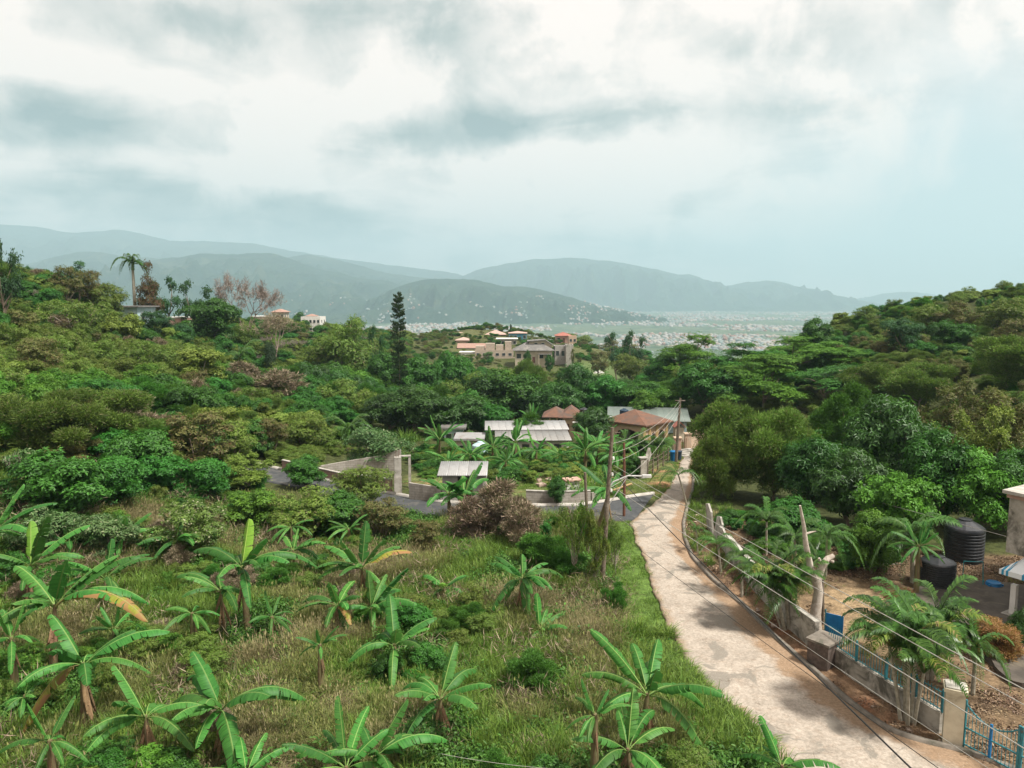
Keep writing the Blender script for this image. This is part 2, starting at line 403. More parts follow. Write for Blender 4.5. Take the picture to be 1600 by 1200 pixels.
nyg, nxg = GX.shape; idx = np.arange(nyg*nxg).reshape(nyg, nxg)
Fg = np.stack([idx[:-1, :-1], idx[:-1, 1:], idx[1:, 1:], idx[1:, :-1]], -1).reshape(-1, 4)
mg, t, b, o = mat_new('ground')
vc = t.n('ShaderNodeAttribute'); vc.attribute_name = 'col'
geo = t.n('ShaderNodeNewGeometry'); ps = geo.outputs['Position']
sepg = t.n('ShaderNodeSeparateXYZ'); t.L.new(ps, sepg.inputs[0])
n1 = t.noise(ps, 2.2, 7, .65); n2 = t.noise(ps, 14, 5, .65); n3 = t.noise(ps, .25, 4)
c = t.mix(1, vc.outputs['Color'], t.mix(t.ramp(n1, .3, .7), (.6, .6, .6), (1.45, 1.42, 1.35)), 'MULTIPLY')
c = t.mix(1, c, t.mix(t.ramp(n2, .3, .7), (.7, .68, .65), (1.3, 1.3, 1.3)), 'MULTIPLY')
c = t.mix(t.m('MULTIPLY', t.ramp(n2, .62, .7), .35), c, (.36, .29, .2))
farm = t.ramp(sepg.outputs[1], 750, 1100)
fn = t.noise(ps, .012, 8, .7); fn2 = t.noise(ps, .05, 6, .75)
cf = t.mix(t.ramp(fn, .35, .65), (.035, .07, .04), (.11, .14, .08))
cf = t.mix(t.m('MULTIPLY', t.ramp(fn2, .54, .66), .75), cf, (.33, .31, .27))
c = t.mix(farm, c, cf)
t.put(b.inputs['Base Color'], c); b.inputs['Roughness'].default_value = .95; b.inputs['Specular IOR Level'].default_value = .1
bp = t.n('ShaderNodeBump'); bp.inputs['Strength'].default_value = .5; bp.inputs['Distance'].default_value = .06
t.put(bp.inputs['Height'], t.m('ADD', n1, t.m('MULTIPLY', n2, .6))); t.L.new(bp.outputs[0], b.inputs['Normal'])
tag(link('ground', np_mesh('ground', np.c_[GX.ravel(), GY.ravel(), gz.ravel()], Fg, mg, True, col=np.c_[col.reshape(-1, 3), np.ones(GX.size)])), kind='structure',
    label='sloping earth ground of the valley, yard and overgrown field')

# ------------------------------------------------------------------ roads
def sheet(name, A, B, nu, zoff, m, label, skirt=.25, crown=0.):
    n = len(A); u = np.linspace(0, 1, nu); G = A[:, None]*(1-u)[None, :, None] + B[:, None]*u[None, :, None]
    z = zt(G[..., 0], G[..., 1]) + zoff + crown*(1-(2*u-1)**2)[None]
    V = np.concatenate([G, z[..., None]], -1)
    lo = V[:, [0, -1]].copy(); lo[..., 2] -= skirt
    V = np.concatenate([lo[:, :1], V, lo[:, 1:]], 1); nu2 = nu+2
    s = np.r_[0, np.cumsum(np.hypot(*np.diff((A+B)/2, axis=0).T))]
    uu = np.r_[0, u, 1]; UV = np.stack([np.broadcast_to(uu, (n, nu2)), np.broadcast_to(s[:, None], (n, nu2))], -1)
    i = np.arange(n*nu2).reshape(n, nu2)
    F = np.stack([i[:-1, :-1], i[:-1, 1:], i[1:, 1:], i[1:, :-1]], -1).reshape(-1, 4)
    o = link(name, np_mesh(name, V.reshape(-1, 3), F, m, True, uv=UV.reshape(-1, 2)))
    return tag(o, kind='structure', label=label)
m_road, t, b, o = mat_new('worn_road')
uvn = t.n('ShaderNodeUVMap'); us = t.n('ShaderNodeSeparateXYZ'); t.L.new(uvn.outputs[0], us.inputs[0])
geo = t.n('ShaderNodeNewGeometry'); ps = geo.outputs['Position']
na = t.noise(ps, .9, 8, .68, .3); nb = t.noise(ps, 9, 6, .7); nc = t.noise(ps, .45, 5, .6, .8); nd = t.noise(ps, 2.5, 6, .7, .4)
c = t.mix(t.ramp(na, .35, .68), (.375, .33, .28), (.285, .25, .21))
c = t.mix(t.m('MULTIPLY', t.ramp(nd, .5, .64), .6), c, (.27, .22, .175))
gpatch = t.m('MULTIPLY', t.ramp(nc, .53, .58), t.ramp(nb, .32, .5))
c = t.mix(t.m('MULTIPLY', gpatch, .85), c, (.19, .175, .15))
edge = t.m('ADD', us.outputs[0], t.m('MULTIPLY', t.m('SUBTRACT', na, .5), .42))
c = t.mix(t.m('MULTIPLY', t.ramp(edge, .66, .80), .85), c, (.25, .165, .10))
c = t.mix(t.m('MULTIPLY', t.ramp(edge, .10, .0), .7), c, (.24, .17, .105))
vor = t.n('ShaderNodeTexVoronoi', feature='DISTANCE_TO_EDGE'); t.L.new(t.vm('ADD', ps, t.noise(ps, 1.3, 4, .6, 0, 1)), vor.inputs['Vector']); vor.inputs['Scale'].default_value = .62
crack = t.m('MULTIPLY', t.ramp(vor.outputs[0], .012, .002), t.ramp(na, .5, .6))
c = t.mix(t.m('MULTIPLY', crack, .8), c, (.13, .105, .08))
c = t.mix(1, c, t.mix(t.ramp(nb, .3, .72), (.74, .73, .71), (1.16, 1.16, 1.15)), 'MULTIPLY')
peb = t.n('ShaderNodeTexVoronoi'); t.L.new(ps, peb.inputs['Vector']); peb.inputs['Scale'].default_value = 14
c = t.mix(t.m('MULTIPLY', t.m('MULTIPLY', t.ramp(peb.outputs[0], .22, .12), t.ramp(nd, .5, .62)), .6), c, (.62, .55, .46))
t.put(b.inputs['Base Color'], c); b.inputs['Roughness'].default_value = .9; b.inputs['Specular IOR Level'].default_value = .15
bp = t.n('ShaderNodeBump'); bp.inputs['Strength'].default_value = .6; bp.inputs['Distance'].default_value = .04
t.put(bp.inputs['Height'], t.m('SUBTRACT', t.m('ADD', na, t.m('MULTIPLY', nb, .5)), t.m('MULTIPLY', t.m('ADD', crack, gpatch), .25))); t.L.new(bp.outputs[0], b.inputs['Normal'])
jit = np.array([[wob(p[0], p[1], 1.4)*.16+wob(p[0], p[1], .5, 3)*.16, 0] for p in QL]); jit = jit.reshape(-1, 2)
sheet('road', QL+jit, QR, 30, .0, m_road, 'pale worn concrete and dirt road with grey patches running down the valley', crown=.05)
m_asph = mat('asphalt', (.042, .046, .05), (.06, .064, .066), 3, .85, .3, (.11, .105, .095), .8)
sheet('side_road', SF, SN, 10, -.012, m_asph, 'dark asphalt side road joining the pale road at the bend')
m_conc = mat('concrete_pale', (.42, .40, .36), (.30, .285, .25), 2, .85, .2, (.14, .13, .11), 1.2)
m_conc_dark = mat('concrete_mossy', (.20, .175, .145), (.13, .115, .095), 3, .9, .3, (.07, .07, .05), 1.5)
def kerb(name, Q, w_, h_, m, label, base=-.1):
    Q = np.asarray(Q); T = np.gradient(Q, axis=0); T /= np.linalg.norm(T, axis=1)[:, None]; Nn = np.c_[-T[:, 1], T[:, 0]]
    V = []
    for off, zz_ in ((-w_/2, base), (-w_/2*.9, h_), (w_/2*.9, h_), (w_/2, base)):
        q = Q + Nn*off; V.append(np.c_[q, zt(Q[:, 0], Q[:, 1])+zz_ + (wob(Q[:, 0], Q[:, 1], 3.)*.012 if zz_ > 0 else 0)])
    V = np.stack(V, 1); n = len(Q); i = np.arange(n*4).reshape(n, 4)
    F = np.stack([i[:-1, :-1], i[:-1, 1:], i[1:, 1:], i[1:, :-1]], -1).reshape(-1, 4)
    F = np.r_[F, [[0, 1, 2, 3]], [[n*4-1, n*4-2, n*4-3, n*4-4]]]
    return tag(link(name, np_mesh(name, V.reshape(-1, 3), F, m)), kind='structure', label=label)
kerb('kerb', QR[34:232], .20, .13, m_conc_dark, 'low stained concrete kerb along the yard side of the road')
m_wk = mat('white_kerb', (.44, .42, .38), (.33, .31, .28), 2, .8, .1, (.3, .27, .22), 1.5)
kerb('road_kerb', SF+np.array([0, .12]), .24, .16, m_wk, 'pale painted kerb on the far side of the asphalt side road')
m_pad = mat('pad_soil', (.095, .082, .068), (.06, .052, .044), 1.2, .85, .3, (.14, .12, .09), .9)
PADQ = resample([Vector((p[0], p[1], 0)) for p in np.r_[PAD, PAD[:1]]], 80)[:-1]
bmz = float(np.max(zt(PADQ[:, 0], PADQ[:, 1]))) + .03
pb = MB(); n_ = len(PADQ); pb.add([(x_+wob(x_, y_, 2)*.15, y_+wob(y_, x_, 2)*.15, bmz) for x_, y_ in PADQ] + [(x_, y_, bmz-.4) for x_, y_ in PADQ], [tuple(range(n_))] + [((i+1) % n_, i, n_+i, n_+(i+1) % n_) for i in range(n_)])
tag(pb.build('concrete_yard_slab', m_pad), kind='structure', label='dark stained hard standing beside the black water tanks')

# ------------------------------------------------------------------ mountains
def mountain(name, prof, D, depth, rough, m, label, foot=Z_PLAIN-6, nx=260, nyy=70, seed=0., front=.55):
    P = np.array([(at(px, py, D).x, at(px, py, D).z) for px, py in prof])
    x0, x1 = P[0, 0], P[-1, 0]; xs = np.linspace(x0, x1, nx); rz_ = np.interp(xs, P[:, 0], P[:, 1])
    kk = np.ones(9)/9; rz_ = np.convolve(np.pad(rz_, 4, 'edge'), kk[:], 'valid')*.6 + rz_*.4
    v = np.linspace(-1, 1, nyy); V = np.zeros((nyy, nx, 3))
    for j, vv in enumerate(v):
        prof_ = (1-abs(vv))
        for i in range(nx):
            x = xs[i]; yy = D + (vv if vv < 0 else vv)*depth*(1 if vv < 0 else .8)
            s = rough*3.2/max(depth, 1)
            r_ = mnoise.ridged_multi_fractal(Vector((x*s*1.9+seed, yy*s*.75, seed)), .9, 2.1, 5, 1., 2.)
            f = prof_**1.15 if prof_ > 0 else 0
            h = foot + (rz_[i]-foot)*max(0, f + (r_-1.0)*.5*math.sin(PI*min(1, max(0, prof_)))*(1-prof_**2.5))
            h += (mnoise.noise(Vector((x*.006+seed, yy*.006, 0)))*12 + mnoise.noise(Vector((x*.02, yy*.02, seed)))*5)*min(1, prof_*4)*min(1, D/9000+.35)
            V[j, i] = (x, yy, h)
    i = np.arange(nyy*nx).reshape(nyy, nx)
    F = np.stack([i[:-1, :-1], i[:-1, 1:], i[1:, 1:], i[1:, :-1]], -1).reshape(-1, 4)
    MOUNTV.append(V)
    return tag(link(name, np_mesh(name, V.reshape(-1, 3), F, m, True)), kind='structure', label=label)
MOUNTV = []
mm, t, b, o = mat_new('mountain_forest')
geo = t.n('ShaderNodeNewGeometry'); ps = geo.outputs['Position']
c = t.mix(t.ramp(t.noise(ps, .004, 8, .7), .35, .65), (.012, .03, .018), (.03, .052, .028))
c = t.mix(t.m('MULTIPLY', t.ramp(t.noise(ps, .0022, 6, .7, .6), .55, .65), .7), c, (.065, .08, .045))
c = t.mix(t.m('MULTIPLY', t.ramp(t.noise(ps, .02, 4, .7), .62, .68), .5), c, (.15, .13, .10))
t.put(b.inputs['Base Color'], c); b.inputs['Roughness'].default_value = 1; b.inputs['Specular IOR Level'].default_value = 0
bp = t.n('ShaderNodeBump'); bp.inputs['Strength'].default_value = .8; bp.inputs['Distance'].default_value = 45
t.put(bp.inputs['Height'], t.noise(ps, .012, 6, .65)); t.L.new(bp.outputs[0], b.inputs['Normal'])
mountain('mountain_range', [(-420, 372), (-200, 352), (-60, 345), (20, 350), (60, 352), (110, 363), (160, 360), (185, 356), (220, 363), (265, 375), (330, 376), (400, 379), (440, 388), (520, 401), (600, 412), (700, 424), (770, 440), (860, 470)], 11500, 3200, 1, mm, 'hazy far mountain range fading into cloud on the left skyline', seed=3.)
mountain('mountain_ridge', [(-420, 420), (-150, 408), (0, 412), (60, 410), (100, 396), (150, 390), (190, 399), (240, 402), (330, 420), (420, 450), (470, 480)], 7600, 2300, 1.2, mm, 'blue green mountain ridge behind the palm', seed=8., nx=180)
mountain('mountain_ridge', [(400, 440), (430, 410), (455, 400), (480, 396), (520, 403), (560, 413), (600, 425), (640, 431), (690, 436), (740, 450), (820, 480)], 8300, 2400, 1.2, mm, 'pale blue ridge behind the dark massif left of centre', seed=5., nx=150)
mountain('mountain', [(60, 490), (150, 455), (200, 430), (245, 404), (290, 401), (320, 393), (345, 396), (420, 394), (450, 402), (500, 419), (560, 433), (610, 438), (640, 452), (690, 470), (740, 484)], 6600, 2300, 1.3, mm, 'dark forested mountain massif left of the cook pine', seed=1.)
mountain('mountain', [(560, 495), (590, 470), (612, 452), (640, 440), (700, 434), (740, 437), (780, 445), (840, 450), (880, 461), (930, 476), (1000, 490)], 5200, 1300, 1.3, mm, 'low green mound with houses on its slopes in mid distance', seed=12., nx=200)
mountain('mountain_range', [(640, 452), (690, 438), (722, 432), (742, 422), (780, 413), (830, 404), (900, 402), (960, 407), (1000, 415), (1060, 428), (1082, 428), (1110, 441), (1135, 447), (1160, 441), (1200, 437), (1225, 440), (1260, 456), (1310, 471), (1350, 481)], 10800, 2400, 1.1, mm, 'long blue mountain range dipping to the plain right of centre', seed=9.)
mountain('mountain', [(1310, 484), (1350, 466), (1380, 458), (1420, 455), (1460, 460), (1500, 470), (1560, 478), (1700, 470), (1800, 484)], 12500, 1700, 1.1, mm, 'small pale far hill behind the right hillside', seed=15., nx=150)

# ------------------------------------------------------------------ haze
hb = MB().box(-17000, 17000, -120, 17800, Z_PLAIN-30, 1350)
mh = bpy.data.materials.new('haze'); mh.use_nodes = True; th = NT(mh.node_tree); th.N.clear()
pv = th.n('ShaderNodeVolumePrincipled'); pv.inputs['Density'].default_value = .00014; pv.inputs['Color'].default_value = (.52, .72, .82, 1); pv.inputs['Anisotropy'].default_value = .1
oo = th.n('ShaderNodeOutputMaterial'); th.L.new(pv.outputs[0], oo.inputs['Volume'])
hz_o = tag(hb.build('haze', mh), kind='stuff', label='thin blue haze over the valley and plain')

# ------------------------------------------------------------------ the far town (more houses than anyone could count)
def town():
    n = 7000
    px_ = rng.uniform(380, 1420, n*3); Yd = 1/rng.uniform(1/7600, 1/1700, n*3); Yd = np.where(rng.random(n*3) < .5, rng.uniform(1900, 8200, n*3), Yd)
    X_ = (px_-800)/FPX*Yd
    dens = np.array([mnoise.noise(Vector((a*.0016, b_*.0011, 2.))) + .45*mnoise.noise(Vector((a*.006, b_*.004, 7.))) for a, b_ in zip(X_, Yd)])
    k = dens > .0; X_, Yd = X_[k][:n], Yd[k][:n]; n = len(X_)
    Zg = zt(X_, Yd)-.5
    w_ = rng.uniform(5, 12, n)*(1+Yd/9000); d_ = rng.uniform(5, 11, n)*(1+Yd/9000); h_ = rng.uniform(2.5, 5, n)*(1+Yd/9000); bigm = rng.random(n) < .03; w_[bigm] *= 3.2; d_[bigm] *= 2
    # houses climbing the near slopes of the mound and the massif
    for V, cnt, top in ((MOUNTV[4], 330, .6), (MOUNTV[3], 260, .3)):
        jj = rng.integers(2, V.shape[0]//2-2, cnt*6); ii = rng.integers(2, V.shape[1]-3, cnt*6); fj, fi = rng.random((2, cnt*6))
        Q = V[jj, ii] + (V[jj+1, ii]-V[jj, ii])*fj[:, None] + (V[jj, ii+1]-V[jj, ii])*fi[:, None]
        hgt = (Q[:, 2]-Z_PLAIN)/(V[..., 2].max()-Z_PLAIN); cl = np.array([mnoise.noise(Vector((q[0]*.004, q[1]*.004, 3.))) for q in Q])
        k_ = (hgt > 0) & (hgt < top) & (cl > .08+hgt*.2); Q = Q[k_][:cnt]; c_ = len(Q)
        X_ = np.r_[X_, Q[:, 0]]; Yd = np.r_[Yd, Q[:, 1]]; Zg = np.r_[Zg, Q[:, 2]-1.5]; w_ = np.r_[w_, rng.uniform(8, 16, c_)]; d_ = np.r_[d_, rng.uniform(8, 12, c_)]; h_ = np.r_[h_, rng.uniform(4.5, 8, c_)]; n += c_
    a = rng.uniform(0, PI, n); return X_, Yd, Zg, w_, d_, h_, a, n
X_, Yd, Zg, w_, d_, h_, a_, n = town()
ca, sa = np.cos(a_), np.sin(a_)
def corner(sx, sy, z): return np.stack([X_+sx*w_/2*ca-sy*d_/2*sa, Yd+sx*w_/2*sa+sy*d_/2*ca, z], -1)
Vt = np.stack([corner(-1,-1,Zg), corner(1,-1,Zg), corner(1,1,Zg), corner(-1,1,Zg), corner(-1,-1,Zg+h_), corner(1,-1,Zg+h_), corner(1,1,Zg+h_), corner(-1,1,Zg+h_), corner(-.5,0,Zg+h_*1.5), corner(.5,0,Zg+h_*1.5)], 1)
quads = np.array([(0,1,5,4),(1,2,6,5),(2,3,7,6),(3,0,4,7),(4,5,9,8),(6,7,8,9),(5,6,9,9),(7,4,8,8)])
tris = []
for q in quads:
    tris.append(q[:3]);
    if q[2] != q[3]: tris.append(q[[0, 2, 3]])
tris = np.array(tris); Ft = (tris[None]+np.arange(n)[:, None, None]*10).reshape(-1, 3)
tint = np.repeat(rng.random(n), 10)
mt, t, b, o = mat_new('town_walls')
at_ = t.n('ShaderNodeAttribute'); at_.attribute_name = 'tint'
cr = t.n('ShaderNodeValToRGB'); cr.color_ramp.interpolation = 'CONSTANT'; t.L.new(at_.outputs['Fac'], cr.inputs[0])
e = cr.color_ramp.elements; e[0].color = (.25, .245, .23, 1); e[1].position = .3; e[1].color = (.26, .18, .145, 1)
for p_, c_ in ((.42, (.33, .32, .30)), (.52, (.16, .2, .19)), (.78, (.28, .25, .2)), (.9, (.2, .11, .08))): x = e.new(p_); x.color = (*c_, 1)
t.L.new(cr.outputs[0], b.inputs['Base Color']); b.inputs['Roughness'].default_value = .8
tag(link('far_town_houses', np_mesh('far_town_houses', Vt.reshape(-1, 3), Ft, mt, tint=tint)), kind='stuff', label='pale houses of the far town spread over the plain')
# town on the mound
# ------------------------------------------------------------------ foliage generators (unit height along z, unit crown width)
def unit(v): return v/np.maximum(np.linalg.norm(v, axis=-1, keepdims=True), 1e-9)
def leaf_arrays(p, d, n, L, Wd, fold=.25, droop=.15, tint=None):
    """p base, d direction, n normal, all (k,3); L, Wd (k,)."""
    s = unit(np.cross(d, n)); n = unit(np.cross(s, d)); L = L[:, None]; Wd = Wd[:, None]
    mid = p + d*L*.5 - n*L*droop*.15
    V = np.stack([p, mid + s*Wd*.5 - n*Wd*fold*.5*-1, p + d*L - n*L*droop, mid - s*Wd*.5 + n*Wd*fold*.5], 1)
    k = len(p); base = np.arange(k)[:, None, None]*4
    F = (np.array([[0, 1, 2], [0, 2, 3]])[None]+base).reshape(-1, 3)
    return V.reshape(-1, 3), F, (np.repeat(tint, 4) if tint is not None else None)
def rand_dirs(g, k):
    v = g.normal(size=(k, 3)); return unit(v)
def lobes_tree(seed, n=14, z0=.35, spread=.36, lr=(.12, .2), flat=1., top=1., shape='round'):
    g = np.random.default_rng(seed); c = []; r = []
    for i in range(n):
        for _ in range(30):
            q = rand_dirs(g, 1)[0]*(g.random()**.45); rr = g.uniform(*lr)
            if shape == 'cone': h = g.random(); wd = (1-h)*.9+.12; q = np.array([q[0]*wd, q[1]*wd, h*2-1])
            p = np.array([q[0]*spread, q[1]*spread, (z0+top-lr[0])/2 + q[2]*(top-z0-lr[0])/2*.9])
            if all(np.linalg.norm((p-a)*[1, 1, .7]) > .55*(rr+b) for a, b in zip(c, r)): break
        c.append(p); r.append(rr)
    return np.array(c), np.array(r)
def crown_mesh(name, m, seed, C_, R_, tufts=70, per=6, L=.05, asp=.42, outward=.5, flatz=.75, jitter=.3, droop=.25, loose=.25, updir=.25):
    """rosettes of leaves over the upper shells of the lobes."""
    g = np.random.default_rng(seed+100); P_ = []; D_ = []; N_ = []; Ls = []; T_ = []
    for c_, r_ in zip(C_, R_):
        k = int(tufts*(r_/np.mean(R_))**2)+4
        q = rand_dirs(g, k); q[:, 2] = np.abs(q[:, 2])*np.where(g.random(k) < .78, 1, -1)
        rad = r_*(1 + g.normal(size=k)*jitter*.35)*(1-loose*g.random(k)**2)
        pos = c_ + q*rad[:, None]*[1, 1, flatz]
        # small outliers make the outline uneven
        o_ = g.random(k) < .10; pos[o_] += q[o_]*(r_*g.uniform(.15, .5, (o_.sum(), 1)))
        lobe_t = g.uniform(-.14, .14)
        a0 = g.uniform(0, 2*PI, k)
        axis_ = unit(q + np.array([0, 0, updir*2]) + g.normal(size=(k, 3))*.25)
        u_ = unit(np.cross(axis_, rand_dirs(g, k))); v_ = np.cross(axis_, u_)
        for j in range(per):
            a = a0 + 2*PI*j/per + g.normal(size=k)*.25
            d = unit(u_*np.cos(a)[:, None] + v_*np.sin(a)[:, None] + axis_*outward*g.uniform(.3, 1.4, (k, 1)))
            P_.append(pos + g.normal(size=(k, 3))*L*.25); D_.append(d); N_.append(axis_); Ls.append(L*g.uniform(.65, 1.25, k))
            T_.append(np.clip(.45 + lobe_t + q[:, 2]*.10 + g.normal(size=k)*.17, 0, 1))
    P_, D_, N_, Ls, T_ = map(np.concatenate, (P_, D_, N_, Ls, T_))
    V, F, T = leaf_arrays(P_, D_, N_, Ls, Ls*asp, droop=droop, tint=T_)
    return np_mesh(name, V, F, m, tint=T)
def streak_mesh(name, m, seed, C_, R_, k=900, L=.09, asp=.07, droop=.35, flatz=.8, up=.5, tints=(.5, .2)):
    """fine feathery foliage or twigs: thin strips leaning outward."""
    g = np.random.default_rng(seed+300); P_ = []; D_ = []; Ls = []; T_ = []
    for c_, r_ in zip(C_, R_):
        kk = int(k*(r_/np.mean(R_))**2)+8
        q = rand_dirs(g, kk); q[:, 2] = np.abs(q[:, 2])*np.where(g.random(kk) < .75, 1, -1)
        P_.append(c_ + q*(r_*g.random(kk)[:, None]**.35)*[1, 1, flatz]*g.uniform(.6, 1.12, (kk, 1)))
        D_.append(unit(q*[1, 1, .5] + [0, 0, up] + g.normal(size=(kk, 3))*.55)); Ls.append(L*g.uniform(.5, 1.4, kk))
        T_.append(np.clip(tints[0] + g.uniform(-.12, .12) + g.normal(size=kk)*tints[1], 0, 1))
    P_, D_, Ls, T_ = map(np.concatenate, (P_, D_, Ls, T_))
    V, F, T = leaf_arrays(P_, D_, rand_dirs(g, len(P_)), Ls, Ls*asp, droop=droop, tint=T_)
    return np_mesh(name, V, F, m, tint=T)
def branch_pts(a, b, g, bend=.12, n=4):
    a, b = np.array(a, float), np.array(b, float); L = np.linalg.norm(b-a); off = g.normal(size=3)*L*bend
    return [a + (b-a)*t_ + off*math.sin(PI*t_) - np.array([0, 0, L*.08*math.sin(PI*t_)])*0 for t_ in np.linspace(0, 1, n)]
def trunk_mesh(name, m, seed, C_, R_, r0=.022, z0=.3, lean=.03, n=7):
    g = np.random.default_rng(seed+200); mb = MB()
    fork = np.array([g.normal()*lean, g.normal()*lean, z0*.75])
    mb.tube(branch_pts((0, 0, -.03), fork, g, .05, 4), [r0*1.25, r0, r0*.9, r0*.8], n)
    order = np.argsort(-R_)[:9]
    for i in order:
        e_ = C_[i] + np.array([0, 0, R_[i]*.2]); k = fork + (np.array([0, 0, 1])*g.uniform(-.06, .1))
        mb.tube(branch_pts(k if k[2] > .05 else fork, e_, g, .10, 4), [r0*.6, r0*.42, r0*.28, r0*.1], 5)
    return mb.mesh(name, m, True)
def bare_tree_meshes(seed, mb_mat, tw_mat, depth=5, r0=.016, z0=.3, spread=.5, flat=False, tw_len=.06):
    g = np.random.default_rng(seed); mb = MB(); tips = []
    def grow(p, d, L, r, lv):
        q = p + d*L; pts = branch_pts(p, q, g, .08, 3); mb.tube(pts, [r, r*.82, r*.66], 5 if lv < 3 else 3, False)
        if lv >= depth: tips.append((q, d)); return
        for k in range(3 if lv < 3 else 2+int(g.random() < .6)):
            nd = d + g.normal(size=3)*.55*[1, 1, .45 if flat and lv > 1 else .7] + [0, 0, .12]; nd = nd/np.linalg.norm(nd)
            grow(q, nd, L*g.uniform(.62, .85), r*.6, lv+1)
            if lv > 2: tips.append((q, nd))
    grow(np.array([0, 0, -.02]), np.array([0, 0, 1.]), z0, r0, 0)
    P_ = np.array([t_[0] for t_ in tips]); D_ = np.array([t_[1] for t_ in tips])
    allv = np.array([tuple(v) for v in mb.v]); zm = allv[:, 2].max(); wm = np.quantile(np.abs(allv[:, :2]), .99)
    S = np.array([.5/wm, .5/wm, 1/zm]); mb.v = [tuple(v) for v in allv*S]; P_ = P_*S
    k = 9; P2 = np.repeat(P_, k, 0) + g.normal(size=(len(P_)*k, 3))*.012; D2 = unit(np.repeat(D_, k, 0) + g.normal(size=(len(P_)*k, 3))*.8)
    Ls = g.uniform(.5, 1.3, len(P2))*tw_len
    V, F, T = leaf_arrays(P2, D2, rand_dirs(g, len(P2)), Ls, Ls*.09, tint=g.random(len(P2)))
    return mb.mesh('trunk', mb_mat, True), np_mesh('twigs', V, F, tw_mat, tint=T)

# ------------------------------------------------------------------ plant materials
m_bark = mat('bark_brown', (.12, .09, .065), (.19, .155, .12), 6, .9, .4)
m_bark_pale = mat('bark_pale', (.30, .265, .22), (.2, .17, .135), 5, .9, .4)
m_bark_pink = mat('bark_pinkish', (.26, .19, .165), (.19, .14, .12), 5, .9, .2)
V_MANGO = veg('leaf_dark_green', (.008, .032, .008), (.065, .18, .028), spec=.35, rough=.42)
V_EMER = veg('leaf_emerald', (.007, .036, .007), (.070, .235, .028), spec=.3)
V_BRIGHT = veg('leaf_bright_green', (.026, .085, .012), (.15, .33, .035), transl=.35)
V_LIME = veg('leaf_yellow_green', (0.057, 0.098, 0.016), (0.275, 0.362, 0.065), transl=.35)
V_OLIVE = veg('leaf_olive', (.030, .062, .010), (.21, .31, .050), dry=(.22, .17, .10), dryamt=.06)
V_FEATHER = veg('leaf_feathery', (.035, .075, .015), (.23, .37, .07), transl=.35, dry=(.24, .2, .11), dryamt=.08)
V_FERNY = veg('leaf_ferny_bright', (0.034, 0.103, 0.016), (0.123, 0.304, 0.043), transl=.35)
V_DRY = veg('twigs_dry', (.17, .125, .085), (.46, .36, .26), transl=.15, dry=(.10, .14, .04), dryamt=.22)
V_TWIG = veg('twigs_grey_pink', (.17, .135, .12), (.33, .27, .24), transl=.1)
V_RED = veg('leaf_maroon', (.045, .022, .014), (.13, .06, .035), dry=(.07, .10, .03), dryamt=.25)
V_TEAL = veg('leaf_blue_green', (.012, .040, .018), (.055, .155, .05))
V_BROWNG = veg('leaf_brownish_green', (.05, .055, .018), (.22, .23, .07), dry=(.14, .08, .045), dryamt=.2)
V_PALE = veg('leaf_pale_green', (.04, .09, .03), (.15, .26, .09), dry=(.26, .30, .16), dryamt=.10)
V_BLOSSOM = veg('leaf_with_blossom', (0.034, 0.086, 0.017), (0.174, 0.290, 0.058), dry=(.40, .40, .26), dryamt=.12)
V_PINE = veg('needles', (.012, .028, .010), (.045, .085, .03), transl=.1)

PROTO = {}
def reg(kind, variants): PROTO[kind] = variants
def broad(kind, m, seeds, bark, z0=.32, n=16, **k):
    lk = {a: k.pop(a) for a in ('spread', 'lr', 'shape', 'top') if a in k}; r0 = k.pop('r0', .022)
    out = []
    for s_ in seeds:
        C_, R_ = lobes_tree(s_, n, z0, **lk)
        out.append((trunk_mesh('trunk', bark, s_, C_, R_, z0=max(z0, .08), r0=r0), crown_mesh('crown', m, s_, C_, R_, **k)))
    reg(kind, out)
def streak(kind, m, seeds, bark, z0=.15, n=14, **k):
    lk = {a: k.pop(a) for a in ('spread', 'lr', 'shape', 'top') if a in k}
    out = []
    for s_ in seeds:
        C_, R_ = lobes_tree(s_, n, z0, **lk); out.append((trunk_mesh('trunk', bark, s_, C_, R_, z0=max(z0, .08), r0=.012), streak_mesh('crown', m, s_, C_, R_, **k)))
    reg(kind, out)
broad('mango', V_MANGO, (1, 2, 3), m_bark, z0=.22, n=20, tufts=95, per=7, L=.052, asp=.30, outward=.35, lr=(.12, .19))
broad('mango_bush', V_MANGO, (4, 5), m_bark, z0=.0, n=20, tufts=90, per=7, L=.05, asp=.34, outward=.35, lr=(.12, .19))
broad('emerald', V_EMER, (6, 7, 8), m_bark, z0=.12, n=20, tufts=95, per=6, L=.045, asp=.45, outward=.4, lr=(.10, .18))
broad('bright', V_BRIGHT, (9, 10, 11), m_bark, z0=.12, n=20, tufts=90, per=6, L=.045, asp=.5, lr=(.10, .17))
broad('lime', V_LIME, (12, 13), m_bark_pale, z0=.08, n=18, tufts=75, per=6, L=.05, asp=.5, lr=(.09, .16), jitter=.5)
broad('olive', V_OLIVE, (14, 15, 16), m_bark, z0=.15, n=20, tufts=130, per=6, L=.028, asp=.5, lr=(.10, .17), jitter=.5)
broad('teal', V_TEAL, (17, 18), m_bark, z0=.2, n=16, tufts=90, per=6, L=.038, asp=.4, lr=(.10, .16), jitter=.6)
broad('red', V_RED, (19,), m_bark, z0=.1, n=18, tufts=100, per=6, L=.03, asp=.45, lr=(.10, .15), shape='cone', jitter=.5)
broad('brownish', V_BROWNG, (20, 21), m_bark, z0=.12, n=18, tufts=95, per=5, L=.034, asp=.45, lr=(.09, .15), jitter=.7, loose=.5)
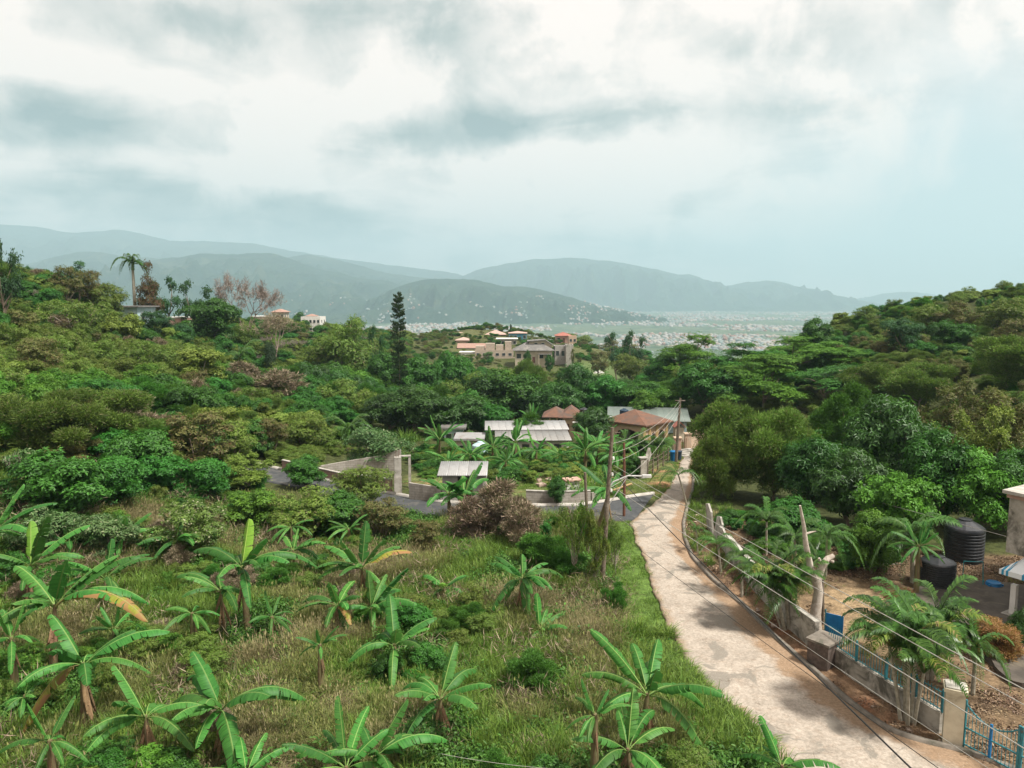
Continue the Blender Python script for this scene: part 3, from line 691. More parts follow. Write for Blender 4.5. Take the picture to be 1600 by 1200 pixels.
broad('pale', V_PALE, (22, 23), m_bark_pale, z0=.02, n=16, tufts=80, per=5, L=.05, asp=.4, lr=(.10, .16), jitter=.6)
broad('blossom', V_BLOSSOM, (24,), m_bark, z0=.0, n=22, tufts=90, per=6, L=.034, asp=.5, lr=(.10, .16))
broad('sparse', V_TEAL, (25, 26), m_bark, z0=.25, n=9, tufts=55, per=5, L=.05, asp=.4, lr=(.07, .12), jitter=.9, spread=.42)
broad('sparse_olive', V_OLIVE, (27, 28), m_bark_pale, z0=.25, n=12, tufts=60, per=5, L=.035, asp=.4, lr=(.08, .13), jitter=.9, spread=.42)
broad('upright', V_BROWNG, (29, 30), m_bark_pale, z0=.05, n=26, tufts=50, per=6, L=.04, asp=.35, lr=(.06, .10), jitter=.6, spread=.42, updir=.9)
broad('upright_lime', V_LIME, (31,), m_bark_pale, z0=.05, n=26, tufts=46, per=6, L=.045, asp=.35, lr=(.06, .10), jitter=.6, spread=.42, updir=.9)
broad('column', V_PINE, (32,), m_bark, z0=.05, n=22, tufts=70, per=5, L=.06, asp=.3, lr=(.2, .3), spread=.2, updir=1.)
# umbrella trees: wide thin plates of foliage
def umbrella(seed, m, layers=22):
    g = np.random.default_rng(seed); C_ = []; R_ = []
    for i in range(layers):
        a = g.uniform(0, 2*PI); r_ = .42*math.sqrt(g.random()); z = .92-.75*(r_/.46)**2*.55 - g.random()*.28
        C_.append((math.cos(a)*r_, math.sin(a)*r_, z)); R_.append(g.uniform(.08, .15))
    C_, R_ = np.array(C_), np.array(R_)
    return (trunk_mesh('trunk', m_bark, seed, C_, R_, z0=.4, r0=.02), crown_mesh('crown', m, seed, C_, R_, tufts=120, per=6, L=.026, asp=.5, flatz=.32, outward=.2, updir=.8, jitter=.4))
reg('umbrella', [umbrella(41, V_BRIGHT), umbrella(42, V_EMER), umbrella(43, V_BRIGHT)])
streak('feathery', V_FEATHER, (44, 45), m_bark, z0=.05, n=20, k=2300, L=.036, asp=.13, lr=(.12, .18), up=.3)
streak('feathery_tall', V_FEATHER, (46,), m_bark_pale, z0=.25, n=22, k=2000, L=.036, asp=.14, lr=(.12, .19), up=.6)
streak('ferny', V_FERNY, (47, 48), m_bark, z0=.0, n=20, k=1100, L=.045, asp=.14, lr=(.11, .17), up=.3, droop=.5)
streak('dry', V_DRY, (49, 50), m_bark_pink, z0=.0, n=18, k=520, L=.085, asp=.045, lr=(.12, .18), up=.35)
reg('bare', [bare_tree_meshes(51, m_bark_pink, V_TWIG, 5)])
reg('bare_flat', [bare_tree_meshes(52, m_bark_pink, V_DRY, 5, flat=True, z0=.4)])
reg('bare_small', [bare_tree_meshes(53, m_bark_pale, V_TWIG, 4)])
# cook pine: whorls of short upturned branches
def cook_pine():
    g = np.random.default_rng(5); mb = MB(); mb.tube([(0, 0, -.02), (0, 0, .5), (.003, 0, .99)], [.014, .010, .003], 7); P_ = []; D_ = []; Ls = []
    for z in np.sort(g.uniform(.08, .985, 230)):
        rr = (.44 if z < .6 else .5) * (1-z)**.28 * (.5+.5*min(1, (z-.05)*4)) * g.uniform(.75, 1.1)
        if z > .8: rr *= .95
        for k in range(1):
            a = g.uniform(0, 2*PI); rr *= g.uniform(.8, 1.1)
            for s_ in np.linspace(.1, 1, 10):
                p = np.array([math.cos(a)*rr*s_, math.sin(a)*rr*s_, z + .012*s_**2 - .004])
                for q_ in range(4):
                    P_.append(p + g.normal(size=3)*[.02, .02, .003]); D_.append([math.cos(a)*.8+g.normal()*.3, math.sin(a)*.8+g.normal()*.3, .5+g.normal()*.3]); Ls.append(.05)
    P_, D_, Ls = np.array(P_), unit(np.array(D_)), np.array(Ls)
    V, F, T = leaf_arrays(P_, D_*[1, 1, .35], rand_dirs(g, len(P_)), Ls*1.1, Ls*.3, tint=g.random(len(P_)))
    return (mb.mesh('trunk', m_bark, True), np_mesh('crown', V, F, V_PINE, tint=T))
reg('cook_pine', [cook_pine()])

TREE_ROOTS = []
def tree(kind, x, y, width, height, label, cat='tree', group=None, var=None, name=None, rz=None, z=None, part='crown'):
    vs = PROTO[kind]; tr, cm = vs[(rnd.randrange(len(vs)) if var is None else var) % len(vs)]
    z = z1(x, y)-.1 if z is None else z
    e_ = empty(name or 'tree', (x, y, z), rnd.uniform(0, 2*PI) if rz is None else rz, label, cat, group)
    link('trunk', tr, e_, scale=(width, width, height)); link(part, cm, e_, scale=(width, width, height))
    return e_
def tree_px(kind, px, top, wpx, Y, label, cat='tree', **k):
    ratio = {'umbrella': .42, 'dry': .5, 'column': 1.2, 'cook_pine': 2, 'bare_flat': .6, 'croton_red': .5, 'croton_orange': .5}.get(kind, .74)
    for _ in range(60):
        p = at(px, top, Y); z = z1(p.x, Y); h = max(p.z-z, .6); wd = wpx*Y/FPX/cp_*.98
        if h >= ratio*wd: break
        Y *= .985
    return tree(kind, p.x, Y, wd, h, label, cat, **k)

# ------------------------------------------------------------------ grass and weed tufts
V_GRASS = veg('grass_green', (0.052, 0.098, 0.016), (0.217, 0.341, 0.058), transl=.35, var=.35)
V_GRASS_MID = veg('grass_olive', (0.069, 0.086, 0.023), (0.304, 0.326, 0.109), transl=.3, dry=(.30, .26, .12), dryamt=.18, var=.3)
V_STRAW = veg('grass_straw', (.13, .11, .05), (.36, .31, .165), transl=.25, dry=(.1, .12, .035), dryamt=.25, var=.3)
V_WEED = veg('weed_leaf', (0.025, 0.081, 0.014), (0.123, 0.261, 0.043), transl=.3, var=.3)
V_LITTER = veg('leaf_litter', (.10, .065, .04), (.30, .21, .13), transl=.0, var=.3)
def tuft(name, m, seed, blades=46, h=.8, rad=.28, w_=.022, lean=.5, heads=0):
    g = np.random.default_rng(seed); V = []; F = []; T = []
    for i in range(blades):
        a = g.uniform(0, 2*PI); r_ = rad*math.sqrt(g.random()); b0 = np.array([math.cos(a)*r_, math.sin(a)*r_, -.05])
        d = np.array([math.cos(a+g.normal()*.8), math.sin(a+g.normal()*.8), 0]); L = h*g.uniform(.45, 1.1); ln = lean*g.uniform(.2, 1.2)
        s_ = np.array([-d[1], d[0], 0])*w_*g.uniform(.6, 1.3); k = len(V); tt = g.random()
        for f_, ww in ((0, 1), (.45, .9), (.8, .6)):
            p = b0 + d*ln*L*f_**2 + np.array([0, 0, L*(f_-.35*ln*f_**2)]); V += [p-s_*ww/2, p+s_*ww/2]
        V.append(b0 + d*ln*L + np.array([0, 0, L*(1-.42*ln)])); T += [tt]*7
        F += [(k, k+1, k+3), (k, k+3, k+2), (k+2, k+3, k+5), (k+2, k+5, k+4), (k+4, k+5, k+6)]
        if i < heads:
            k = len(V); p = V[-1]; V += [p, p+s_*1.0+[0, 0, .06], p+[d[0]*.05, d[1]*.05, .15], p-s_*1.0+[0, 0, .06]]; T += [.8]*4; F += [(k, k+1, k+2), (k, k+2, k+3)]
    return np_mesh(name, V, F, m, tint=T)
def weed(name, m, seed, k=110, h=.5, rad=.35, L=.11, asp=.5):
    g = np.random.default_rng(seed); q = rand_dirs(g, k); q[:, 2] = np.abs(q[:, 2]); P_ = q*[rad, rad, h]*(g.random((k, 1))**.5)
    D_ = unit(q*[1, 1, .25]+g.normal(size=(k, 3))*.4); Ls = L*g.uniform(.6, 1.3, k)
    V, F, T = leaf_arrays(P_, D_, unit(np.array([0, 0, 1.])+g.normal(size=(k, 3))*.4), Ls, Ls*asp, droop=.3, tint=g.random(k))
    return np_mesh(name, V, F, m, tint=T)
M_TUFT_G = [tuft('tuft', V_GRASS, s_, 52, .8, .3, .024, .7) for s_ in (1, 2, 3)]
M_TUFT_M = [tuft('tuft', V_GRASS_MID, s_, 54, .85, .3, .019, .75, 10) for s_ in (4, 5, 6)]
M_TUFT_S = [tuft('tuft', V_STRAW, s_, 56, .85, .32, .018, .9, 14) for s_ in (7, 8, 9)]
M_LOW = [tuft('tuft', V_GRASS, s_, 60, .16, .3, .014, .8) for s_ in (10, 11)]
M_WEED = [weed('weed', V_WEED, s_) for s_ in (12, 13, 14)]
M_VINE = [weed('weed', V_WEED, s_, 90, .25, .5, .14, .7) for s_ in (15, 16)]
M_LITTER = [weed('litter', V_LITTER, s_, 70, .05, .5, .12, .5) for s_ in (17, 18)]
M_TWIGS = [np_mesh('twigs', *leaf_arrays((lambda g: g.normal(size=(160, 3))*[.4, .4, .18]+[0, 0, .3])(np.random.default_rng(s_)), unit(np.random.default_rng(s_+1).normal(size=(160, 3))*[1, 1, .7]+[0, 0, .3]), rand_dirs(np.random.default_rng(s_+2), 160), np.full(160, .45), np.full(160, .012), tint=np.random.default_rng(s_).random(160))[:2], V_DRY, tint=np.repeat(np.random.default_rng(s_).random(160), 4)) for s_ in (19, 20)]

def scatter(name, label, meshes, pts, scl, rot=None, idx=None, kind='stuff'):
    """one object: geometry nodes set the given tufts on a cloud of points."""
    n = len(pts); me = bpy.data.meshes.new(name); me.vertices.add(n); me.vertices.foreach_set('co', np.asarray(pts, np.float32).ravel())
    scl = np.asarray(scl, np.float32); scl = scl if scl.ndim == 2 else np.repeat(scl[:, None], 3, 1)
    rot = rng.uniform(0, 2*PI, n) if rot is None else rot; rv = np.zeros((n, 3), np.float32); rv[:, 2] = rot; rv[:, :2] = rng.normal(size=(n, 2))*.08
    idx = rng.integers(0, len(meshes), n) if idx is None else idx
    a = me.attributes.new('rotv', 'FLOAT_VECTOR', 'POINT'); a.data.foreach_set('vector', rv.ravel())
    a = me.attributes.new('sclv', 'FLOAT_VECTOR', 'POINT'); a.data.foreach_set('vector', scl.ravel())
    a = me.attributes.new('idx', 'INT', 'POINT'); a.data.foreach_set('value', np.asarray(idx, np.int32))
    o = link(name, me); ng = bpy.data.node_groups.new(name, 'GeometryNodeTree')
    ng.interface.new_socket('Geometry', in_out='INPUT', socket_type='NodeSocketGeometry'); ng.interface.new_socket('Geometry', in_out='OUTPUT', socket_type='NodeSocketGeometry')
    N = ng.nodes; L = ng.links; gi = N.new('NodeGroupInput'); go = N.new('NodeGroupOutput')
    iop = N.new('GeometryNodeInstanceOnPoints'); iop.inputs['Pick Instance'].default_value = True
    g2i = N.new('GeometryNodeGeometryToInstance')
    for m_ in reversed(meshes):
        po = bpy.data.objects.new('tuft_source', m_); oi = N.new('GeometryNodeObjectInfo'); oi.inputs['Object'].default_value = po
        L.new(oi.outputs['Geometry'], g2i.inputs[0])
    def attr(nm, dt):
        q = N.new('GeometryNodeInputNamedAttribute'); q.data_type = dt; q.inputs['Name'].default_value = nm
        return [s_ for s_ in q.outputs if s_.enabled and s_.name == 'Attribute'][0]
    L.new(gi.outputs[0], iop.inputs['Points']); L.new(g2i.outputs[0], iop.inputs['Instance'])
    L.new(attr('idx', 'INT'), iop.inputs['Instance Index']); L.new(attr('rotv', 'FLOAT_VECTOR'), iop.inputs['Rotation']); L.new(attr('sclv', 'FLOAT_VECTOR'), iop.inputs['Scale'])
    L.new(iop.outputs[0], go.inputs[0])
    md = o.modifiers.new('scatter', 'NODES'); md.node_group = ng
    return tag(o, kind=kind, label=label)

# ------------------------------------------------------------------ palms and bananas
def leaf_mat(name, base, base2, rib, spec=.25, rough=.5, transl=.35, dead=None, dead_lo=.62):
    m, t, b, o = mat_new(name)
    uvn = t.n('ShaderNodeUVMap'); us = t.n('ShaderNodeSeparateXYZ'); t.L.new(uvn.outputs[0], us.inputs[0])
    oi = t.n('ShaderNodeObjectInfo'); u_ = t.m('ABSOLUTE', t.m('SUBTRACT', us.outputs[0], .5))
    cmb = t.n('ShaderNodeCombineXYZ'); t.put(cmb.inputs[0], t.m('MULTIPLY', us.outputs[0], 1.2)); t.put(cmb.inputs[1], t.m('MULTIPLY', us.outputs[1], 60)); t.put(cmb.inputs[2], t.m('MULTIPLY', oi.outputs['Random'], 31))
    st = t.noise(cmb.outputs[0], 1., 3, .6)
    c = t.mix(t.ramp(st, .3, .7), base, base2)
    if dead:
        tcn = t.n('ShaderNodeTexCoord'); dn = t.noise(tcn.outputs['Object'], 2.2, 4, .6)
        edge = t.m('ADD', dn, t.m('ADD', t.m('MULTIPLY', u_, .35), t.m('MULTIPLY', us.outputs[1], .10)))
        c = t.mix(t.m('MULTIPLY', t.ramp(t.m('ADD', edge, t.m('MULTIPLY', t.m('SUBTRACT', oi.outputs['Random'], .5), .12)), dead_lo+.14, dead_lo+.24), .9), c, dead)
    c = t.mix(t.ramp(u_, .045, .02), c, rib)
    hs = t.n('ShaderNodeHueSaturation'); t.L.new(c, hs.inputs['Color'])
    t.put(hs.inputs['Hue'], t.m('ADD', .483, t.m('MULTIPLY', oi.outputs['Random'], .025)))
    t.put(hs.inputs['Value'], t.m('ADD', .62, t.m('MULTIPLY', t.m('FRACT', t.m('MULTIPLY', oi.outputs['Random'], 9.7)), .65)))
    c = hs.outputs[0]; t.put(b.inputs['Base Color'], c); b.inputs['Roughness'].default_value = rough; b.inputs['Specular IOR Level'].default_value = spec
    bp = t.n('ShaderNodeBump'); bp.inputs['Strength'].default_value = .35; bp.inputs['Distance'].default_value = .01; t.put(bp.inputs['Height'], st); t.L.new(bp.outputs[0], b.inputs['Normal'])
    tr = t.n('ShaderNodeBsdfTranslucent'); t.L.new(c, tr.inputs[0]); mx = t.n('ShaderNodeMixShader'); mx.inputs[0].default_value = transl
    t.L.new(b.outputs[0], mx.inputs[1]); t.L.new(tr.outputs[0], mx.inputs[2]); t.L.new(mx.outputs[0], o.inputs[0])
    return m
m_ban = leaf_mat('banana_leaf', (.035, .145, .024), (.075, .25, .045), (.24, .40, .11), dead=(.24, .19, .06), dead_lo=.78)
m_ban_young = leaf_mat('banana_leaf_young', (.13, .30, .035), (.20, .40, .05), (.34, .52, .12))
m_ban_yel = leaf_mat('banana_leaf_yellowing', (.20, .26, .03), (.33, .29, .05), (.42, .38, .14), dead=(.34, .19, .08), dead_lo=.45)
m_ban_dead = leaf_mat('banana_leaf_dead', (.19, .12, .065), (.30, .20, .115), (.26, .18, .10), transl=.12, spec=.1, rough=.8)
m_stem = mat('banana_stem', (.15, .13, .06), (.11, .07, .04), 5, .7, .3, (.10, .15, .04), 2.)
def bez(a, c1, c2, b, n):
    t_ = np.linspace(0, 1, n)[:, None]; return (1-t_)**3*a + 3*(1-t_)**2*t_*c1 + 3*(1-t_)*t_**2*c2 + t_**3*b
def banana_leaf(name, a, b, width, m, g, petiole=.14, tatter=.35, arch=.3, roll=None, nseg=30, fold=.45):
    """blade along a curved rib from a to b; each side hangs from the rib in torn lobes."""
    a, b = np.array(a, float), np.array(b, float); L = np.linalg.norm(b-a); h = b-a; hh = h.copy(); hh[2] = 0
    up = np.array([0, 0, 1.])
    c1 = a + h*.30 + up*L*arch*.75; c2 = a + h*.72 + up*L*arch*.75
    P_ = bez(a, c1, c2, b, nseg+1); T_ = unit(np.gradient(P_, axis=0))
    ref = up if abs(T_[0][2]) < .97 else np.array([1., 0, 0])
    S_ = np.cross(T_, np.tile(unit(ref+g.normal(size=3)*.12), (nseg+1, 1)))
    bad = np.linalg.norm(S_, axis=1) < .15
    if bad.any(): S_[bad] = np.cross(T_[bad], [1., .3, 0])
    S_ = unit(S_)
    for i in range(1, nseg+1):
        if S_[i] @ S_[i-1] < 0: S_[i] *= -1
    N_ = np.cross(S_, T_)
    if N_[nseg//2][2] < 0: S_ = -S_; N_ = -N_
    if roll is None: roll = g.normal()*.3
    V = []; F = []; UV = []
    t_ = np.linspace(0, 1, nseg+1); prof = np.where(t_ < petiole, .0, np.clip(((t_-petiole)/(1-petiole)), 0, 1))
    wd = width/2*np.where(t_ <= petiole, .04, np.minimum(1, (prof*7)**.6)*np.sqrt(np.clip(1-prof**3.2, 0, 1)))
    rr = .022*L/2.2*(1-t_*.8)
    for sgn in (-1, 1):
        i = 0
        while i < nseg:
            k = max(1, int(g.choice([1, 2, 3, 5, 9], p=[.12, .2, .25, .25, .18]))) if g.random() < tatter*2.2 else 6
            j = min(nseg, i+k); dr_ = fold*(.7+.6*g.random()) + roll*sgn*.6 + (.5*g.random()**2 if g.random() < tatter else 0)
            sk = g.normal()*.03
            for q in range(i, j+1):
                f0 = len(V); gap = .0 if q not in (i, j) or q in (0, nseg) else (.012 if q == j else -.012)
                tt = min(1, max(0, t_[q] - gap*.5)); base_ = P_[q]
                w1 = wd[q]; o1 = S_[q]*sgn*math.cos(dr_*.6) - N_[q]*math.sin(dr_*.6); o2 = S_[q]*sgn*math.cos(dr_*1.7) - N_[q]*math.sin(dr_*1.7)
                sh_ = T_[q]*(w1*(.28+sk) - gap*L*.8)
                V += [base_, base_ + o1*w1*.55 + sh_*.5, base_ + o1*w1*.55 + o2*w1*.45 + sh_]
                UV += [(.5, t_[q]), (.5+sgn*.25, t_[q]), (.5+sgn*.5, t_[q])]
                if q > i:
                    A = f0-3
                    for r_ in (0, 1):
                        F.append((A+r_, f0+r_, f0+r_+1, A+r_+1) if sgn > 0 else (A+r_, A+r_+1, f0+r_+1, f0+r_))
            i = j
    # rib: a thin three-sided keel under the blade
    for q in range(nseg+1):
        r_ = rr[q]
        V += [P_[q]+S_[q]*r_+N_[q]*r_*.3, P_[q]-S_[q]*r_+N_[q]*r_*.3, P_[q]-N_[q]*r_*1.4]; UV += [(.5, t_[q])]*3
        if q:
            f0 = len(V)-3
            for e0, e1 in ((0, 1), (1, 2), (2, 0)): F.append((f0-3+e0, f0-3+e1, f0+e1, f0+e0))
    return np_mesh(name, V, F, m, True, uv=UV)
def banana(crown, base, tips, label, size=1., group=None, trunk_r=.12, dead=5, extra=4, yellow=(), young=(), seed=0, tatter=.75, wid=.56, cat='banana plant'):
    """crown, base, tips in frame coordinates; the base fixes the distance."""
    g = np.random.default_rng(1000+seed); B = hit(*base); Y = B.y
    Cc = at(crown[0], crown[1], Y); e_ = empty('banana_plant', tuple(B), 0, label, cat, group); c0 = np.array(Cc-B)
    if c0[2] < .35: c0[2] = .35
    side = 1
    mb = MB(); mb.tube([(0, 0, -.15), c0*.35+[.02, 0, 0], c0*.75, c0+[0, 0, .10]], [trunk_r*1.15*size, trunk_r*size, trunk_r*.75*size, trunk_r*.4*size], 9); mb.build('stem', m_stem, e_, True)
    for i, tp in enumerate(tips):
        T0 = np.array(at(tp[0], tp[1], Y)-B); d = T0-c0; s = np.linalg.norm(d); L = (tp[2] if len(tp) > 2 else max(s*1.06, size*g.uniform(1.7, 2.3)))
        L = min(L, s*1.5+.3); off = math.sqrt(max(L*L-s*s, 0))*side; side = -side
        if len(tp) > 2 and tp[2] < 0: off = -abs(off)
        dd = d + np.array([0, off, 0]); steep = dd[2]/max(np.linalg.norm(dd), .1)
        arch = .04 if steep > .85 else .30*(1-max(0, steep)) + (.12 if steep < 0 else .06)
        m_ = m_ban_yel if i in yellow else m_ban_young if i in young else m_ban
        Ln = np.linalg.norm(dd)
        link('leaf', banana_leaf('leaf', c0, c0+dd, wid*min(Ln/2., 1.25)*(1.15 if i in young else 1), m_, g, tatter=tatter*(.1 if i in young else 1), arch=arch), e_)
    for i in range(extra):
        a = g.uniform(0, 2*PI); L = size*g.uniform(1.5, 2.2); el_ = g.uniform(-.55, .6)
        d = np.array([math.cos(a)*math.cos(el_), math.sin(a)*math.cos(el_), math.sin(el_)])*L
        link('leaf', banana_leaf('leaf', c0, c0+d, .46*size, m_ban, g, tatter=tatter, arch=.28*(1-max(0, math.sin(el_)))+.06), e_)
    for i in range(dead):
        a = g.uniform(0, 2*PI); L = min(c0[2]*.85, size*g.uniform(.9, 1.5)); top = c0*g.uniform(.8, 1.)
        link('dead_leaf', banana_leaf('dead_leaf', top, top+np.array([math.cos(a)*.38, math.sin(a)*.38, -L]), .28*size, m_ban_dead, g, arch=.12, tatter=.9, nseg=16, fold=1.1), e_)
    return e_
BAN_PROTO = [banana_leaf('leaf', (0, 0, 0), (math.cos(e_)*1., 0, math.sin(e_)*1.), .24, m_ban, np.random.default_rng(70+i), arch=.3*(1-max(0, math.sin(e_)))+.05, nseg=20) for i, e_ in enumerate((-.5, -.15, .15, .5, .85, 1.25))]
BAN_DEAD = [banana_leaf('dead_leaf', (0, 0, 0), (.2, 0, -.8), .16, m_ban_dead, np.random.default_rng(80+i), arch=.12, tatter=.9, nseg=12, fold=1.1) for i in range(2)]
BAN_STEM = MB().tube([(0, 0, -.1), (0, 0, .5), (0, 0, 1.04)], [1.1, 1., .5], 8).mesh('stem', m_stem, True)
def banana_far(px, py, hm, L, label, group=None, n=9, base=None, Y=None):
    """hm: stem height in metres; (px, py) marks the crown; Y its distance."""
    p = at(px, py, Y); z = z1(p.x, Y); hs_ = max(p.z-z, .5)
    e_ = empty('banana_plant', (p.x, Y, z), 0, label, 'banana plant', group)
    link('stem', BAN_STEM, e_, scale=(.13, .13, hs_))
    a0 = rnd.uniform(0, 6)
    for i in range(n):
        q = rnd.choice([0, 0, 1, 1, 2, 2, 3, 3, 4, 5]); s_ = L*rnd.uniform(.65, 1.0)
        link('leaf', BAN_PROTO[q], e_, (0, 0, hs_), (rnd.uniform(-.15, .15), 0, a0+i*2.4+rnd.uniform(-.3, .3)), (s_, s_*.85, s_))
    for i in range(3): link('dead_leaf', BAN_DEAD[i % 2], e_, (0, 0, hs_*.95), (0, 0, rnd.uniform(0, 6)), (min(1.2, hs_), )*3)
    return e_
# palm fronds
V_PALM = veg('palm_leaflet', (.020, .065, .012), (.085, .185, .03), transl=.3, spec=.4, rough=.4, var=.35)
V_PALM_Y = veg('palm_leaflet_yellow', (.07, .13, .02), (.22, .28, .05), transl=.35, dry=(.35, .26, .12), dryamt=.2)
m_palmstem = mat('palm_stem', (.32, .30, .24), (.22, .20, .15), 6, .75, .3)
m_palm_green = mat('palm_crownshaft', (.12, .20, .06), (.09, .15, .05), 3, .5, .1)
def frond(m, seed, droop=.5, rise=.6, pairs=38, ll=.26, w_=.022, hang=.5):
    g = np.random.default_rng(seed); n = 24
    P_ = bez(np.array([0, 0, 0.]), np.array([.30, 0, rise*.55]), np.array([.75, 0, rise*.75]), np.array([1., 0, rise*.75-droop]), n); T_ = unit(np.gradient(P_, axis=0))
    mb = MB(); mb.tube(P_[::3], list(np.linspace(.014, .003, len(P_[::3]))), 4); V0 = np.array([tuple(v) for v in mb.v]); V = [V0]; F = []
    for f in mb.f:
        for q in range(1, len(f)-1): F.append((f[0], f[q], f[q+1]))
    T = [np.full(len(V0), .6)]; nv = len(V0)
    for s_ in np.linspace(.10, .99, pairs):
        i = s_*(n-1); p = P_[int(i)] + (P_[min(int(i)+1, n-1)]-P_[int(i)])*(i-int(i)); tt = T_[int(i)]
        for sg in (-1, 1):
            L = ll*(math.sin(PI*min(1, s_*.86+.12))**.7)*g.uniform(.85, 1.15); side = np.array([0, sg, 0.])
            d0 = unit(side*.85 + tt*.55 + np.array([0, 0, .22+g.normal()*.12])); d1 = unit(side*.5 + tt*.5 + np.array([0, 0, -hang+g.normal()*.15]))
            wv = unit(np.cross(d0, [0, 0, 1.]))*w_; m1 = p+d0*L*.5; e1 = m1+d1*L*.55
            V.append(np.array([p-wv*.3, p+wv*.3, m1+wv*.5, m1-wv*.5, e1])); F += [(nv, nv+1, nv+2), (nv, nv+2, nv+3), (nv+3, nv+2, nv+4)]; nv += 5; T.append(np.full(5, np.clip(.5+g.normal()*.25, 0, 1)))
    return np_mesh('frond', np.concatenate(V), F, m, tint=np.concatenate(T))
FR_ARECA = [frond(V_PALM, 90+i, d_, r_, 34, .30, .030, .6) for i, (d_, r_) in enumerate(((.25, .95), (.55, .75), (.8, .6), (.15, 1.3)))]
FR_ARECA_Y = [frond(V_PALM_Y, 95, .4, .9, 34, .28, .030, .6)]
FR_COCO = [frond(V_PALM, 100+i, d_, r_, 40, .26, .024, .9) for i, (d_, r_) in enumerate(((.5, .6), (.85, .5), (.25, .9), (1.05, .35)))]
FR_ROYAL = [frond(V_PALM, 110+i, d_, r_, 30, .24, .05, 1.1) for i, (d_, r_) in enumerate(((.9, .7), (1.1, .4), (.4, 1.0)))]
def palm(x, y, label, stems, flen, nf=10, fr=FR_COCO, stem_r=.07, z=None, name='palm', cat='palm', shaft=False, group=None, yellow=0.):
    """stems: list of (dx, dy, height)."""
    z = z1(x, y) if z is None else z; e_ = empty(name, (x, y, z), 0, label, cat, group)
    for dx, dy, h in stems:
        b_ = np.array([dx*.35, dy*.35, -.1]); t_ = np.array([dx, dy, h]); mb = MB()
        mb.tube([b_, b_*.6+t_*.4+[0, 0, h*.05], t_], [stem_r*1.25, stem_r, stem_r*.8], 8); mb.build('stem', m_palmstem, e_, True)
        if shaft: MB().tube([t_-[0, 0, .1], t_+[0, 0, flen*.3]], [stem_r*1.1, stem_r*.6], 8).build('crownshaft', m_palm_green, e_, True)
        tz = t_+np.array([0, 0, flen*.25 if shaft else 0]); a0 = rnd.uniform(0, 6)
        for i in range(nf):
            f_ = rnd.choice(FR_ARECA_Y) if rnd.random() < yellow else rnd.choice(fr); s_ = flen*rnd.uniform(.75, 1.1)
            link('frond', f_, e_, tuple(tz), (rnd.uniform(-.25, .25), rnd.uniform(-.25, .2), a0+i*2.4+rnd.uniform(-.3, .3)), (s_,)*3)
    return e_
KEEP = []
def keep(x, y, r): KEEP.append((x, y, r))
# ------------------------------------------------------------------ building materials
def paint(name, c, stain=(.25, .2, .15), rough=.8): return mat(name, c, tuple(x*.88 for x in c), 1.5, rough, .1, stain, .9, stain_lo=.56, stain_hi=.75)
m_cream = paint('cream_render', (.50, .44, .34)); m_peach = paint('peach_render', (.50, .37, .27)); m_yellow = paint('yellow_trim', (.52, .37, .18)); m_white = paint('white_paint', (.66, .65, .61))
m_pink = paint('pink_render', (.45, .29, .23)); m_grey = paint('grey_render', (.34, .325, .30), (.12, .11, .09)); m_tan = paint('tan_block', (.42, .355, .285), (.25, .2, .15)); m_blue = paint('blue_render', (.055, .20, .27)); m_pale_blue = paint('pale_blue_render', (.40, .54, .57))
m_wallgrey = mat('old_plaster', (.40, .375, .33), (.27, .25, .21), 1.8, .9, .3, (.07, .065, .05), .9, stain_lo=.46, stain_hi=.62)
m_pillar = mat('cream_pillar', (.55, .50, .38), (.44, .39, .29), 2, .85, .2, (.2, .17, .12), 1.3, stain_lo=.5, stain_hi=.7)
m_red_roof = mat('shingle_red_brown', (.17, .085, .055), (.12, .07, .05), 2, .9, .3, (.095, .08, .07), .5, stain_lo=.45, stain_hi=.65)
m_pink_roof = paint('pink_roof', (.46, .32, .27)); m_orange_roof = paint('orange_roof', (.34, .215, .17)); m_bright_red = paint('red_roof', (.34, .13, .10)); m_grey_roof = mat('grey_shingle', (.17, .165, .155), (.13, .125, .12), 1, .9, .2, (.3, .28, .25), .5)
m_dark = mat('dark_opening', (.018, .018, .018), (.03, .03, .03), 3, .6, 0)
m_glass = mat('window_glass', (.03, .04, .045), (.045, .055, .06), 1, .12, 0, spec=.6)
m_wood = mat('weathered_wood', (.17, .135, .10), (.10, .08, .06), 7, .9, .4, (.25, .22, .18), 2)
m_wood_red = mat('rusty_pole', (.16, .065, .04), (.11, .06, .04), 4, .9, .3)
m_white_metal = mat('galvanised', (.55, .55, .53), (.45, .45, .44), 3, .5, .05)
m_wire_pale = mat('cable_pale', (.42, .40, .36), None, 3, .6, 0); m_wire_dark = mat('cable_dark', (.02, .02, .02), None, 3, .6, 0)
m_fence = mat('turquoise_iron', (.035, .19, .22), (.03, .13, .16), 6, .55, .1, (.10, .06, .04), 3., stain_lo=.58, stain_hi=.7)
m_tank = mat('black_plastic', (.014, .016, .02), (.03, .032, .036), 3, .38, .05, spec=.5); m_tank_blue = mat('navy_plastic', (.02, .045, .075), None, 3, .45, 0)
m_basin = mat('blue_plastic', (.012, .15, .36), None, 3, .4, 0); m_pipe = mat('turquoise_pipe', (.03, .25, .27), None, 4, .5, 0)
m_door_red = mat('dark_red_door', (.10, .035, .03), (.14, .06, .045), 3, .8, .2)
m_dead = mat('dead_wood', (.48, .43, .37), (.34, .29, .24), 5, .95, .8, (.16, .13, .10), 3., bdist=.03, stain_lo=.56)
m_rubble = mat('rubble', (.38, .31, .25), (.24, .17, .13), 4, .95, .7, (.3, .15, .1), 1.)
